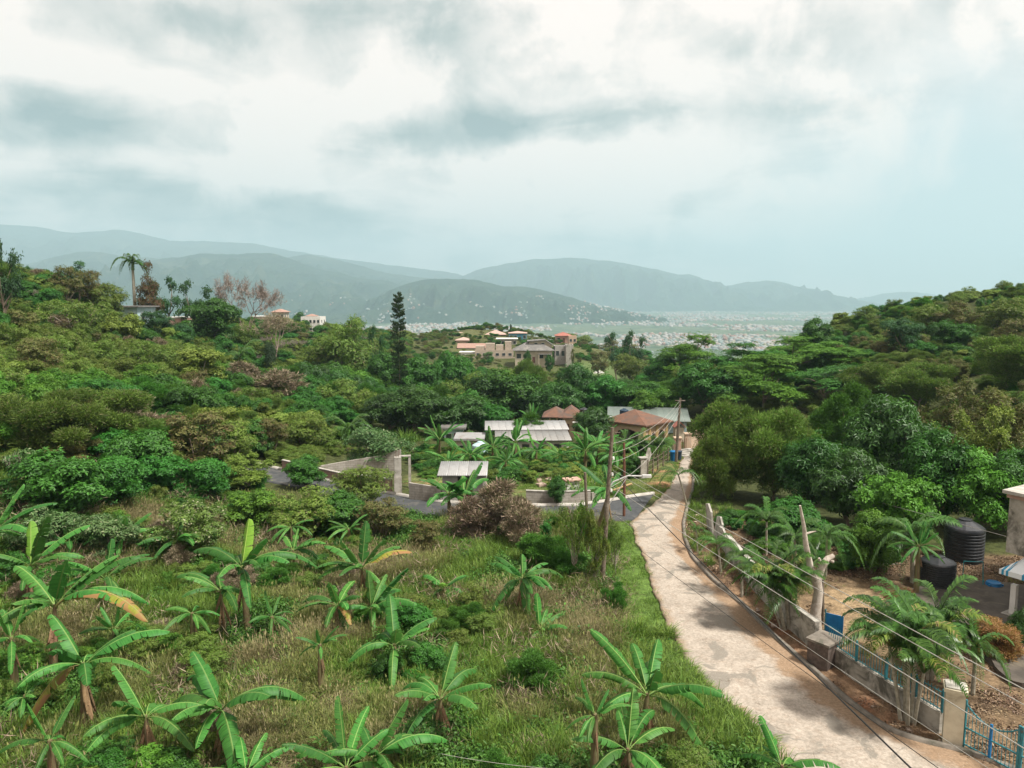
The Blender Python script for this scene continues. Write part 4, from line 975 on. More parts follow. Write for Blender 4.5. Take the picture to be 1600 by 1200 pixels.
# corrugated metal sheet
def corr(name, c1, c2, stain, sl=.52, sh=.72):
    m, t, b, o = mat_new(name); tcn = t.n('ShaderNodeTexCoord'); v = tcn.outputs['Object']; oi = t.n('ShaderNodeObjectInfo')
    c = t.mix(t.ramp(t.noise(v, 1.2, 6, .6), .35, .65), c1, c2); c = t.mix(t.m('MULTIPLY', t.ramp(t.noise(v, .7, 6, .65, .5), sl, sh), .8), c, stain)
    hs = t.n('ShaderNodeHueSaturation'); t.L.new(c, hs.inputs['Color']); t.put(hs.inputs['Value'], t.m('ADD', .85, t.m('MULTIPLY', oi.outputs['Random'], .25)))
    t.put(b.inputs['Base Color'], hs.outputs[0]); b.inputs['Roughness'].default_value = .55; b.inputs['Metallic'].default_value = .25
    return m
m_zinc = corr('zinc_sheet', (.27, .265, .25), (.21, .205, .195), (.2, .13, .09)); m_green_roof = corr('green_metal', (.15, .19, .17), (.19, .225, .2), (.25, .26, .25)); m_white_zinc = corr('white_zinc', (.34, .34, .335), (.27, .27, .265), (.2, .15, .12))

SHEETS = {}
def sheet_mesh(w_, L, m, ribs=5):
    k = (round(w_, 2), round(L, 2), m.name)
    if k not in SHEETS:
        n = ribs*2+1; V = []; F = []
        for i in range(n):
            x = w_*i/(n-1); z = .05 if i % 2 else 0.; V += [(x, 0, z), (x, L, z), (x, 0, z-.012), (x, L, z-.012)]
            if i: a = 4*(i-1); F += [(a, a+4, a+5, a+1), (a+2, a+3, a+7, a+6), (a, a+2, a+6, a+4), (a+1, a+5, a+7, a+3)]
        SHEETS[k] = np_mesh('roof_sheet', V, F, m)
    return SHEETS[k]
def sheeted(parent, M, W_, L, m, sw=.8, roofname='roof', th=.04):
    """roof slab with metal sheets as its pieces. M places the slope: x along the eave, y up the slope."""
    r = MB().box(0, W_, 0, L, -th, 0, M).build(roofname, m, parent); n = max(1, int(round(W_/sw))); s_ = W_/n
    for i in range(n):
        o = link('roof_sheet', sheet_mesh(s_-.015, L+.06, m), r); o.matrix_local = M @ Matrix.Translation((i*s_+.008, -.03, .018 + (.006 if i % 2 else 0)))
    return r
def slopeM(x, y, z, az_, tilt): return Matrix.Translation((x, y, z)) @ Matrix.Rotation(az_, 4, 'Z') @ Matrix.Rotation(tilt, 4, 'X')

def hip_roof(e_, w_, d_, z, rh, over, m, ridge=None, th=.12, x0=0., y0=0., name='roof'):
    a, b_ = w_/2+over, d_/2+over; r_ = ridge if ridge is not None else max(a-b_, 0); rx, ry = (r_, 0) if a >= b_ else (0, b_-a)
    V = [(x0-a, y0-b_, z), (x0+a, y0-b_, z), (x0+a, y0+b_, z), (x0-a, y0+b_, z), (x0-a, y0-b_, z+th), (x0+a, y0-b_, z+th), (x0+a, y0+b_, z+th), (x0-a, y0+b_, z+th), (x0-rx-.01, y0-ry-.01, z+rh), (x0+rx+.01, y0+ry+.01, z+rh)]
    F = [(3,2,1,0),(0,1,5,4),(1,2,6,5),(2,3,7,6),(3,0,4,7)]
    F += [(4,5,9,8),(5,6,9),(6,7,8,9),(7,4,8)] if a >= b_ else [(4,5,8),(5,6,9,8),(6,7,9),(7,4,8,9)]
    return MB().add(V, F).build(name, m, e_)
def gable_roof(e_, w_, d_, z, rh, over, m, th=.12, name='roof', x0=0, y0=0):
    a, b_ = w_/2+over, d_/2+over; mb = MB()
    mb.prism([(-b_, 0), (0, rh), (b_, 0), (b_, th), (0, rh+th), (-b_, th)], 2*a, Matrix.Translation((x0+a, y0, z)) @ Matrix.Rotation(PI/2, 4, 'Z'))
    return mb.build(name, m, e_)
def window(e_, face, u, zc, ww, wh, w_, d_, m_frame=None, door=False):
    """framed opening; face 0 = -y, 1 = +x, 2 = -x."""
    t = .05; f = MB(); q = MB()
    def bx(mb, u0, u1, z0, z1_, o0, o1):
        if face == 0: mb.box(u0, u1, -d_/2-o1, -d_/2-o0, z0, z1_)
        elif face == 1: mb.box(w_/2+o0, w_/2+o1, u0, u1, z0, z1_)
        else: mb.box(-w_/2-o1, -w_/2-o0, u0, u1, z0, z1_)
    bx(f, u-ww/2-t, u+ww/2+t, zc+wh/2, zc+wh/2+t, -.02, .06); bx(f, u-ww/2-t, u+ww/2+t, zc-wh/2-t, zc-wh/2, -.02, .09)
    bx(f, u-ww/2-t, u-ww/2, zc-wh/2, zc+wh/2, -.02, .06); bx(f, u+ww/2, u+ww/2+t, zc-wh/2, zc+wh/2, -.02, .06)
    fo = f.build('door' if door else 'window', m_frame or m_white, e_)
    bx(q, u-ww/2, u+ww/2, zc-wh/2, zc+wh/2, -.02, .02); q.build('panel' if door else 'pane', m_door_red if door else m_glass, fo)
    return fo
def house_px(px0, px1, py_e, Y, h, d_, label, wallm, roofm, roof='hip', rh=1.5, over=.5, yaw=0., wins=0, name='house', cat='house', rows_=1, door=True, ww=1.2, group=None, found=2.5):
    """front wall spans px0..px1 at distance Y, eaves at py_e."""
    a, b_ = at(px0, py_e, Y), at(px1, py_e, Y); w_ = b_.x-a.x; xc = (a.x+b_.x)/2; z = a.z-h
    e_ = empty(name, (xc, Y+d_/2, z), yaw, label, cat, group); keep(xc, Y+d_/2, max(w_, d_)*.6)
    MB().box(-w_/2, w_/2, -d_/2, d_/2, -found, h).build('wall', wallm, e_)
    if roof == 'hip': hip_roof(e_, w_, d_, h, rh, over, roofm)
    elif roof == 'gable': gable_roof(e_, w_, d_, h, rh, over, roofm)
    elif roof == 'flat':
        MB().box(-w_/2-over, w_/2+over, -d_/2-over, d_/2+over, h+.002, h+.25).build('roof', roofm, e_)
    elif roof == 'parapet':
        mb = MB(); t = .2
        mb.box(-w_/2, w_/2, -d_/2, -d_/2+t, h, h+.5).box(-w_/2, w_/2, d_/2-t, d_/2, h, h+.5).box(-w_/2, -w_/2+t, -d_/2+t, d_/2-t, h, h+.5).box(w_/2-t, w_/2, -d_/2+t, d_/2-t, h, h+.5); mb.build('parapet', wallm, e_)
    sh = h/rows_
    for r_ in range(rows_):
        for i in range(wins):
            u = -w_/2 + w_*(i+.5)/wins
            if door and r_ == 0 and i == wins//2: window(e_, 0, u, 1.05, .95, 2.0, w_, d_, wallm, True)
            else: window(e_, 0, u, r_*sh + sh*.56, min(ww, w_/wins*.6), sh*.38, w_, d_)
        if wins:
            for u in ((-.22, .22) if d_ > 6 else (0,)): window(e_, 1, u*d_, r_*sh+sh*.56, 1.1, sh*.38, w_, d_); window(e_, 2, u*d_, r_*sh+sh*.56, 1.1, sh*.38, w_, d_)
    return e_

# ------------------------------------------------------------------ far house hill
h_ = house_px(805, 863, 548, 250, 4.2, 9, 'grey-roofed bungalow in the middle of the far house hill', m_cream, m_grey_roof, 'hip', 3.0, .8, 0, 5, ww=1.6)
MB().prism([(-1.5, 4.3), (-1.5, 7.2), (4.0, 7.6), (6.3, 6.1), (6.3, 4.3)], 5, Matrix.Translation((0, -1.5, 0))).build('upper_wall', m_cream, h_)
MB().prism([(-2.2, 7.15), (4.0, 7.62), (7.4, 5.4), (7.4, 5.62), (4.0, 7.9), (-2.2, 7.4)], 6.6, Matrix.Translation((0, -2.3, 0))).build('upper_roof', m_grey_roof, h_)
for u_ in (.2, 2.6): f = MB().box(u_, u_+1.3, -1.62, -1.49, 5.7, 6.8).build('window', m_white, h_); MB().box(u_+.12, u_+1.18, -1.64, -1.6, 5.8, 6.7).build('pane', m_glass, f)
MB().box(1.6, 1.85, -6.3, -6.05, -2, 2.9).build('post', m_cream, h_); MB().box(5.8, 6.05, -6.3, -6.05, -2, 2.9).build('post', m_cream, h_)
MB().beam((1.4, -5.4, 3.05), (6.3, -5.4, 3.05), 1.9, .14).build('verandah_roof', m_grey_roof, h_)
MB().box(-5.4, -5.0, -4.9, -4.52, 4.2, 4.6).build('eave_block', m_cream, h_)
h_ = house_px(867, 884, 543, 252, 4.6, 7, 'grey concrete block house with two dark windows right of the grey-roofed bungalow', m_grey, m_grey, 'parapet', wins=2, door=False)
h_ = house_px(884.5, 896, 541, 248, 4.9, 6, 'tall blank pale concrete block at the right end of the hill houses', m_conc, m_conc, 'parapet')
house_px(760, 788, 523, 322, 3.2, 8, 'pink house with a pale pink hipped roof at the top of the far house hill', m_pink, m_pink_roof, 'hip', 2.0, .8, 0, 4)
house_px(777, 807, 530, 300, 3.2, 7, 'long pale house with a flat white roof below the pink-roofed one', m_grey, m_white, 'flat', over=.6, wins=5)
house_px(795, 823, 521, 316, 3.4, 8, 'blue house behind the flat white roof', m_blue, m_pink_roof, 'hip', .9, .3, 0, 4)
house_px(869, 893, 525, 318, 3.0, 8, 'salmon house with a bright red roof on the right of the far hill', m_pink, m_bright_red, 'hip', 1.6, .5, 0, 3)
house_px(889, 901, 527, 310, 3.0, 6, 'small salmon block with a flat top beside the bright red roof', m_peach, m_peach, 'parapet', wins=2, door=False)
house_px(713, 733, 532, 300, 3.0, 7, 'small house with a pale pink roof at the left of the far hill', m_peach, m_pink_roof, 'hip', 1.2, .6, 0, 3)
house_px(718, 748, 524, 324, 3.0, 7, 'long low house with a pinkish roof at the left top of the far hill', m_cream, m_pink_roof, 'gable', 1.1, .5, 0, 4)
house_px(716, 760, 544, 284, 3.0, 7, 'low house with a long orange roof at the left of the far hill', m_white, m_orange_roof, 'gable', 1.6, .5, 0, 5)
house_px(718, 742, 551, 272, 2.6, 5, 'white shed in front of the long orange roof', m_white, m_white, 'flat', over=.2, wins=2)
h_ = house_px(742, 802, 549, 268, 2.6, 6, 'unfinished tan block terrace stepping down left of the grey-roofed bungalow', m_tan, m_tan, 'parapet', wins=6, door=False, name='terrace_building')
mb = MB()
for i, (u0, u1, hh) in enumerate(((-6.8, -3.6, 1.8), (-3.2, .2, 2.8), (.6, 3.4, 2.2), (4.0, 6.4, 3.4))): MB().box(u0, u1, -1.5+i*.3, 2.5, 2.6, 2.6+hh).build('upper_block', m_tan, h_)
MB().beam((-8, -3.6, -.4), (8, -3.6, -.6), .3, 2.2).build('terrace_wall', m_tan, h_)
MB().beam((-7, -6.6, -1.4), (2, -6.6, -1.6), .3, 2.2).build('terrace_wall', m_tan, h_)
tree_px('column', 798, 504, 4.5, 328, 'single dark cypress on the skyline of the far house hill', 'tree')
tree_px('emerald', 824, 545, 15, 244, 'green bush against the wall of the grey-roofed bungalow', 'shrub', name='shrub', part='foliage')
tree_px('emerald', 858, 550, 17, 238, 'tall green shrub at the right end of the grey-roofed bungalow', 'shrub', name='shrub', part='foliage')
tree_px('emerald', 772, 530, 8, 296, 'small bush beside the flat white roof', 'shrub', name='shrub', part='foliage')
tree_px('olive', 738, 523, 12, 296, 'bush between the two pink-roofed houses', 'shrub', name='shrub', part='foliage')
tree_px('pale', 762, 545, 20, 260, 'pale green bush in front of the tan terrace', 'shrub', name='shrub', part='foliage')
tree_px('brownish', 895, 540, 8, 246, 'dark shrub by the blank concrete block', 'shrub', name='shrub', part='foliage')
p = at(936, 580, 236); ht = empty('heap', (p.x, 236, z1(p.x, 236)), 0, 'small pale canvas-covered heap on the green hillside', 'heap'); MB().add([(-2.4, -1, 0), (2.4, -1.2, 0), (2.6, 1.4, 0), (-2.2, 1.5, 0), (-.8, 0, 1.7), (1.1, .2, 1.1)], [(3,2,1,0),(0,1,5,4),(1,2,5),(2,3,4,5),(3,0,4)]).build('cover', m_white, ht)
# ridge houses on the left
house_px(470, 500, 497, 262, 5.4, 8, 'white two-storey house on the left ridge above the olive tree', m_white, m_white, 'parapet', wins=5, rows_=2, door=False)
house_px(478, 492, 494, 268, 1.5, 4, 'white roof room on top of the two-storey ridge house', m_white, m_orange_roof, 'hip', .8, .3, found=1.)
house_px(425, 443, 488, 285, 3.4, 7, 'orange-roofed house on the left ridge behind the bare trees', m_cream, m_orange_roof, 'hip', 1.3, .6, 0, 3)
house_px(392, 420, 495, 250, 3.4, 7, 'pale house half hidden behind the tall leafless tree', m_cream, m_white, 'flat', over=.3, wins=4)
e_ = house_px(177, 214, 480, 137, 4.2, 7, 'cream house with a flat dark-edged roof beside the royal palm', m_pale_blue, m_grey_roof, 'flat', over=.6, wins=2, door=False)
house_px(260, 282, 497, 142, 5.0, 5, 'pink block wall house right of the cream house', m_pink, m_white, 'flat', over=.1)
house_px(-70, -38, 474, 99, 2.4, 4, 'white house corner peeping out at the left picture edge', m_white, m_white, 'parapet')
house_px(1322, 1341, 590, 104, 2.4, 4, 'small house with a pinkish roof half buried in the right-hand trees', m_cream, m_pink_roof, 'gable', .9, .4)

# ------------------------------------------------------------------ arched pavilion house
def arch_outline(W_, H_, arches, seg=8):
    pts = [(0, 0)]
    for (u0, u1, sp, top) in arches:
        pts.append((u0, 0)); pts.append((u0, sp)); c_, r_ = (u0+u1)/2, (u1-u0)/2
        for i in range(1, seg): a = PI-PI*i/seg; pts.append((c_+r_*math.cos(a), sp+(top-sp)*math.sin(a)))
        pts += [(u1, sp), (u1, 0)]
    return pts + [(W_, 0), (W_, H_), (0, H_)]
Yc = 95.; pc = at(1007, 666, Yc); zb = pc.z-3.0
pav = empty('arched_pavilion', (pc.x, Yc, zb), 0, 'peach pavilion with yellow columns, round arches and a brown hipped roof', 'pavilion'); keep(pc.x, Yc+4, 6)
aL, aR = R(180-40), R(42); WL, WR = 5.6, 4.9
ML_ = Matrix.Rotation(aL, 4, 'Z'); MR_ = Matrix.Rotation(aR, 4, 'Z')
MB().prism(arch_outline(WL, 3., [(.9, 4.3, 1.5, 2.35)]), -.22, ML_).build('wall', m_peach, pav)
MB().prism(arch_outline(WR, 3., [(1.5, 2.4, 1.4, 1.95), (3.0, 4.5, 1.3, 2.1)]), .22, MR_).build('wall', m_peach, pav)
dL_, dR_ = Vector((math.cos(aL), math.sin(aL), 0)), Vector((math.cos(aR), math.sin(aR), 0))
for b_ in (dL_*WL, dR_*WR):
    pass
MB().beam(dL_*WL, dL_*WL+dR_*WR, .2, 6.0).build('wall', m_peach, pav); MB().beam(dR_*WR, dR_*WR+dL_*WL, .2, 6.0).build('wall', m_peach, pav)
for q_ in (Vector((0, 0, 0)), dR_*(WR-.05), dR_*2.7, dL_*(WL-.05), dR_*1.1): MB().box(q_.x-.17, q_.x+.17, q_.y-.24, q_.y+.1, 0, 3.02).build('column', m_yellow, pav)
cc = (dL_*WL+dR_*WR)*.5; ov = 1.22
V = [cc+(v-cc)*ov for v in (Vector((0, 0, 0)), dR_*WR, dR_*WR+dL_*WL, dL_*WL)]; V = [Vector((v.x, v.y, 3.03)) for v in V] + [Vector((v.x, v.y, 3.2)) for v in V] + [Vector((cc.x-.4, cc.y+.1, 4.75))]
MB().add(V, [(0,3,2,1),(0,1,5,4),(1,2,6,5),(2,3,7,6),(3,0,4,7),(4,5,8),(5,6,8),(6,7,8),(7,4,8)]).build('roof', m_red_roof, pav)
MB().box(-.02, .02, -.02, .02, 0, .01).build('floor', m_conc, pav)
# white lean-to beside it
house_px(957, 975, 662, 99, 3.0, 5, 'white-walled annexe left of the arched pavilion', m_white, m_white_zinc, 'flat', over=.3, wins=2)
# grey-green metal roofed house
p0, p1 = at(958, 657, 106), at(1088, 650, 106); Wg = p1.x-p0.x; zg = z1((p0.x+p1.x)/2, 112)
gh = empty('house', ((p0.x+p1.x)/2, 112, zg), R(-8), 'long pale blue house with a wide grey-green metal roof', 'house'); keep((p0.x+p1.x)/2, 112, 8.5)
hz_ = p0.z-zg-.3; MB().box(-Wg/2+.5, Wg/2-.5, -4.5, 5.5, -1.5, hz_).build('wall', m_pale_blue, gh)
tl = math.atan2(1.15, 6.); sheeted(gh, slopeM(-Wg/2, -5.4, hz_+.1, 0, tl), Wg, 6.1, m_green_roof, .95); sheeted(gh, slopeM(Wg/2, 6.6, hz_+.1, PI, tl), Wg, 6.1, m_green_roof, .95)
for u_ in (.2*Wg, .36*Wg): window(gh, 0, u_, hz_*.5, 1.0, 1.0, Wg-1, 9)
p = at(1063, 668, 97); aw = empty('awning_hood', (p.x, 97, p.z), 0, 'little dark red roof hood near the far utility pole', 'roof'); MB().prism([(-.8, 0), (0, .75), (.8, 0), (.8, -.08), (0, .65), (-.8, -.08)], 1.6).build('roof', m_bright_red, aw); MB().box(-.6, .6, .3, 1.5, -2.8, -.05).build('wall', m_cream, aw)
# small hip-roofed house with the open porch
e_ = house_px(886, 911, 653, 103, 2.9, 4.2, 'small peach house with an open porch and a red-brown hipped roof', m_peach, m_red_roof, 'hip', 1.5, .55, R(-6), 0)
e_.location.x -= .4
for u_ in (-3.0, -1.9): MB().box(u_-.1, u_+.1, -2.0, -1.8, -.5, 2.9).build('post', m_peach, e_)
hip_roof(e_, 3.2, 4.2, 2.9, 1.3, .3, m_red_roof, name='porch_roof', x0=-2.2); window(e_, 0, -.55, 1.1, .7, 1.9, 2.2, 4.2, m_peach, True)
MB().box(.3, 2.4, -3.2, -2.15, 2.35, 2.45).build('canopy', m_white, e_)
def water_tank(x, y, z, r, h, label, m=None, ribs=9, plinth=0., cat='water tank'):
    e_ = empty('water_tank', (x, y, z), 0, label, cat); prof = [(r*.97, 0)]
    for i in range(ribs):
        z0 = h*.04+h*.74*i/ribs; dz = h*.74/ribs; prof += [(r*.955, z0), (r*.955, z0+dz*.25), (r, z0+dz*.4), (r, z0+dz*.85)]
    prof += [(r*.97, h*.8)]; MB().lathe(prof, 28).build('body', m or m_tank, e_, True)
    MB().lathe([(r*.975, h*.8), (r*.95, h*.82), (r*.36, h*.955), (r*.34, h*.96)], 12).build('shoulder', m or m_tank, e_)
    MB().lathe([(r*.33, h*.955), (r*.33, h*.99), (r*.26, h), (.01, h*1.005)], 16).build('lid', m or m_tank, e_, True)
    if plinth: MB().lathe([(r*1.15, -plinth), (r*1.15, -.003)], 20).build('plinth', m_conc, e_)
    return e_
p = at(975, 652, 100); water_tank(p.x, 100, p.z, .62, 1.25, 'dark blue drum tank on the roof left of the arched pavilion', m_tank_blue, 4)
MB().box(-.8, .8, -.8, .8, -3.2, -.005).build('stand', m_grey, empty('tank_stand', (p.x, 100, p.z), 0, 'block stand under the dark blue drum tank', 'tank stand'))
p = at(915, 652, 104); water_tank(p.x-.1, 105.5, p.z, .6, 1.2, 'black tank peeping over the small hip-roofed house', m_tank, 4)
# long zinc-roofed house
pa, pb_ = at(772, 697, 82), at(892, 699, 82); Wz = pb_.x-pa.x; zz0 = z1((pa.x+pb_.x)/2, 85)
zh = empty('house', ((pa.x+pb_.x)/2, 85.5, zz0), R(2), 'long low house under two slopes of pale zinc roofing sheets', 'house'); keep((pa.x+pb_.x)/2, 86, 6.5); keep((pa.x+pb_.x)/2-4, 88, 4)
he = max(pa.z-zz0, 1.8); MB().box(-Wz/2+.3, Wz/2-.3, -3, 5.5, -1, he-.05).build('wall', m_white, zh)
sheeted(zh, slopeM(-Wz/2, -3.6, he, 0, math.atan2(.37, 4.4)), Wz, 4.5, m_zinc, .82)
sheeted(zh, slopeM(-Wz/2-1.2, .9, he+.45, 0, math.atan2(.30, 4.6)), Wz+1.4, 4.8, m_white_zinc, .82)
for u_ in (-.3, -.1, .12, .32): window(zh, 0, u_*Wz, he*.5, .8, .8, Wz, 6, m_tan)
# shacks and blue drum
e_ = house_px(694, 722, 670, 92, 2.6, 4, 'small teal shack with a weathered sheet roof left of the long zinc roof', m_pale_blue, m_zinc, 'flat', over=.5, wins=2)
e_ = house_px(713, 753, 688, 84, 2.4, 3.5, 'low shack with a white zinc roof behind the banana grove', m_tan, m_white_zinc, 'flat', over=.3, wins=2)
p = at(750, 716, 76); water_tank(p.x, 76, z1(p.x, 76), .85, 2.0, 'light blue drum standing among the banana plants', m_pale_blue, 4)
# tin-roofed shed
B = hit(720, 784); Ys = B.y; pa, pb_ = at(691, 742, Ys), at(754, 742, Ys); Wh = pb_.x-pa.x; hh = pa.z-B.z
sh = empty('shed', ((pa.x+pb_.x)/2, Ys+1.1, B.z), 0, 'small grey shed with a tin roof and a dark red door beside the side road', 'shed'); keep((pa.x+pb_.x)/2, Ys+1.1, 2.4)
MB().box(-Wh/2, -Wh/2+1.15, -1.1, -1, -.2, hh).box(Wh/2-.75, Wh/2, -1.1, -1, -.2, hh).box(-Wh/2, -Wh/2+.1, -.998, 1.1, -.2, hh).box(Wh/2-.1, Wh/2, -.998, 1.1, -.2, hh).box(-Wh/2+.102, Wh/2-.102, 1.0, 1.1, -.2, hh).build('wall', m_grey, sh)
MB().box(-Wh/2+1.16, Wh/2-.76, -1.06, -1.02, 0, hh*.82).build('door', m_door_red, sh)
for i in range(3): MB().box(-Wh/2+1.2+i*.52, -Wh/2+1.25+i*.52, -1.09, -1.062, .05, hh*.8).build('door_batten', m_wood_red, sh)
sheeted(sh, slopeM(-Wh/2-.35, -1.55, hh+.03, 0, R(7)), Wh+.7, 3.1, m_white_zinc, .8)
MB().box(Wh/2+.02, Wh/2+.32, -1.35, -1.05, -.2, hh-.1).build('pillar', m_conc, sh)
# concrete columns
def at_on(px, pyb): return hit(px, pyb)
for px_, pyb, pyt, w_, rod, lb in ((622, 772, 714, .58, 1, 'thick unfinished concrete column by the side road'), (640.5, 762, 713, .22, 0, 'slim concrete post right of the thick column')):
    B = hit(px_, pyb); top = at(px_, pyt, B.y).z-B.z; e_ = empty('concrete_column', tuple(B), R(12), lb, 'column')
    MB().box(-w_/2, w_/2, -w_/2, w_/2, -.2, top*.48).build('base', m_wallgrey, e_); MB().box(-w_/2*.86, w_/2*.86, -w_/2*.86, w_/2*.86, top*.48+.003, top).build('shaft', m_conc, e_)
    if rod:
        for dx in (-.1, .1): MB().tube([(dx, 0, top), (dx*1.2, 0, top+.55)], .015, 5).build('reinforcing_bar', m_wood_red, e_)
    else: MB().box(-w_*.1-.8, w_*.5, -w_*.6, w_*.6, top, top+.1).build('beam', m_conc, e_)
# block walls
def wall_run(name, label, pts, th, hs, m, cap=None, courses=False, cat='wall', parent=None, capm=None):
    """wall over the ground through world points (x, y) with heights hs."""
    e_ = empty(name, (pts[0][0], pts[0][1], z1(*pts[0])), 0, label, cat); o0 = Vector(e_.location); mb = MB(); cb = MB()
    for i in range(len(pts)-1):
        (xa, ya), (xb, yb) = pts[i], pts[i+1]; d = Vector((xb-xa, yb-ya, 0)); L = d.length; d.normalize(); n_ = Vector((-d.y, d.x, 0))*th/2; k = max(1, int(L/2.2))
        for j in range(k):
            s0, s1 = L*j/k, L*(j+1)/k; P0 = Vector((xa, ya, 0))+d*s0; P1 = Vector((xa, ya, 0))+d*s1; g0, g1 = z1(P0.x, P0.y), z1(P1.x, P1.y)
            h0 = hs[i]+(hs[i+1]-hs[i])*j/k; h1 = hs[i]+(hs[i+1]-hs[i])*(j+1)/k
            V = [Vector((P.x, P.y, zz_))+sgn*n_-o0 for P, zz_, sgn in ((P0, g0-.4, -1), (P1, g1-.4, -1), (P1, g1-.4, 1), (P0, g0-.4, 1), (P0, g0+h0, -1), (P1, g1+h1, -1), (P1, g1+h1, 1), (P0, g0+h0, 1))]
            mb.add(V, [(3,2,1,0),(4,5,6,7),(0,1,5,4),(1,2,6,5),(2,3,7,6),(3,0,4,7)])
            if cap:
                V2 = [Vector((P.x, P.y, zz_))+sgn*n_*1.35-o0 for P, zz_, sgn in ((P0, g0+h0+.002, -1), (P1, g1+h1+.002, -1), (P1, g1+h1+.002, 1), (P0, g0+h0+.002, 1), (P0, g0+h0+cap, -1), (P1, g1+h1+cap, -1), (P1, g1+h1+cap, 1), (P0, g0+h0+cap, 1))]
                cb.add(V2, [(3,2,1,0),(4,5,6,7),(0,1,5,4),(1,2,6,5),(2,3,7,6),(3,0,4,7)])
    mb.build('wall_face', m, e_)
    if cap: cb.build('coping', capm or m_conc, e_)
    return e_
def block_mat(name, c, c2, mortar, bw=.42, bh=.2):
    m, t, b, o = mat_new(name); tcn = t.n('ShaderNodeTexCoord'); mp = t.n('ShaderNodeMapping'); mp.inputs['Rotation'].default_value = (PI/2, 0, 0); t.L.new(tcn.outputs['Object'], mp.inputs[0])
    br = t.n('ShaderNodeTexBrick'); t.L.new(mp.outputs[0], br.inputs['Vector']); br.inputs['Scale'].default_value = 1; br.inputs['Brick Width'].default_value = bw; br.inputs['Row Height'].default_value = bh; br.inputs['Mortar Size'].default_value = .012
    t.put(br.inputs['Color1'], c); t.put(br.inputs['Color2'], c2); t.put(br.inputs['Mortar'], mortar)
    c_ = t.mix(t.m('MULTIPLY', t.ramp(t.noise(tcn.outputs['Object'], .9, 6, .65), .48, .68), .7), br.outputs[0], (.14, .12, .095)); t.put(b.inputs['Base Color'], c_); b.inputs['Roughness'].default_value = .9
    return m
m_block = block_mat('concrete_blocks', (.34, .315, .28), (.29, .265, .23), (.2, .185, .16)); m_block_pink = block_mat('earthy_blocks', (.36, .25, .19), (.31, .21, .16), (.2, .15, .12))
W2 = lambda l: [(p_.x, p_.y) for p_ in hits(l)]
wall_run('block_wall', 'grey block wall between the concrete columns and the tin-roofed shed', W2([(640, 779), (690, 784)]), .18, [1.25, 1.1], m_block)
wall_run('block_wall', 'long low block wall climbing left along the side road', W2([(442, 735), (485, 744), (532, 754), (582, 764), (612, 771)]), .2, [.9, .85, .8, 1.0, 1.1], m_block_pink, .06)
wall_run('block_wall', 'stepped broken block wall rising behind the concrete columns', W2([(492, 738), (540, 738), (590, 740), (627, 742)]), .2, [.5, 1.0, 1.6, 2.3], m_block)
wall_run('block_wall', 'low pale block wall beside the asphalt road, right of the shed', W2([(822, 786), (870, 787), (922, 783)]), .18, [.95, .9, .8], m_block, .05)
wall_run('block_wall', 'stub of grey wall behind the small dark shrub by the road', W2([(924, 782), (950, 776)]), .18, [.6, .4], m_wallgrey)
# crumbling grey pillar, slanted stub and post fence along the path
B = hit(1004, 748); e_ = empty('gate_pillar', tuple(B), .3, 'crumbling grey gate pillar beside the grass path', 'pillar'); hh = at(1004, 716, B.y).z-B.z
MB().box(-.3, .3, -.25, .25, -.2, hh).build('shaft', m_wallgrey, e_); MB().box(-.36, .36, -.31, .31, hh+.002, hh+.1).build('cap', m_conc, e_)
MB().beam((.1, .2, hh*.2), (1.6, 1.8, hh*1.1), .2, .9).build('wing_wall', m_wallgrey, e_)
FP = hits([(1012, 745), (1020, 740), (1028, 735), (1036, 729), (1043, 724), (1050, 718), (1056, 712)])
fe = empty('post_fence', tuple(FP[0]), 0, 'rough fence of grey wooden posts along the grass path', 'fence')
for q in FP: r_ = q-FP[0]; MB().tube([r_+Vector((0, 0, -.2)), r_+Vector((rnd.uniform(-.06, .06), 0, 1.5))], [.08, .06], 6).build('post', m_wood, fe)
for hh in (.5, .95, 1.35): MB().tube([q-FP[0]+Vector((0, 0, hh)) for q in FP], .02, 4).build('rail', m_wood, fe)
# pink wall with posts and steps by the far gate
GP = hits([(1058, 712), (1074, 704), (1090, 697), (1106, 690)])
gw = empty('gate_wall', tuple(GP[0]), 0, 'pink wall with square posts and a sloping top rail by the far gate', 'wall')
for i, q in enumerate(GP):
    r_ = q-GP[0]; MB().box(r_.x-.35, r_.x+.35, r_.y-.3, r_.y+.3, -.3+r_.z, r_.z+1.9).build('post', m_pink if i == 0 else m_peach, gw); MB().box(r_.x-.42, r_.x+.42, r_.y-.37, r_.y+.37, r_.z+1.902, r_.z+2.02).build('post_cap', m_peach, gw)
for i in (0, 1, 2):
    a_, b_ = GP[i]-GP[0], GP[i+1]-GP[0]; d = (b_-a_).normalized()*.45
    if i == 0:
        for s_ in np.linspace(.15, .85, 5): q = a_+(b_-a_)*s_; MB().tube([q+Vector((0, 0, .05)), q+Vector((0, 0, 1.5))], .04, 5).build('bar', m_wood_red, gw)
    else: MB().beam(a_+d+Vector((0, 0, .65)), b_-d+Vector((0, 0, .65)), .16, 1.3).build('panel', m_peach, gw)
B = hit(1078, 712); st = empty('steps', tuple(B), .4, 'pale concrete steps in front of the far gate', 'steps')
for i in range(4): MB().box(-1.0, 1.0, i*.35-.1, i*.35+.25, -.1, .08+i*.14).build('step', m_conc, st)
B = hit(1052, 720); bn = empty('blue_bin', tuple(B), .2, 'blue plastic bin by the far utility pole', 'bin'); MB().lathe([(.3, 0), (.36, .9), (.4, .92), (.4, .97)], 14).build('body', m_basin, bn, True); MB().lathe([(.41, .972), (.3, 1.04), (.01, 1.06)], 14).build('lid', m_basin, bn, True)
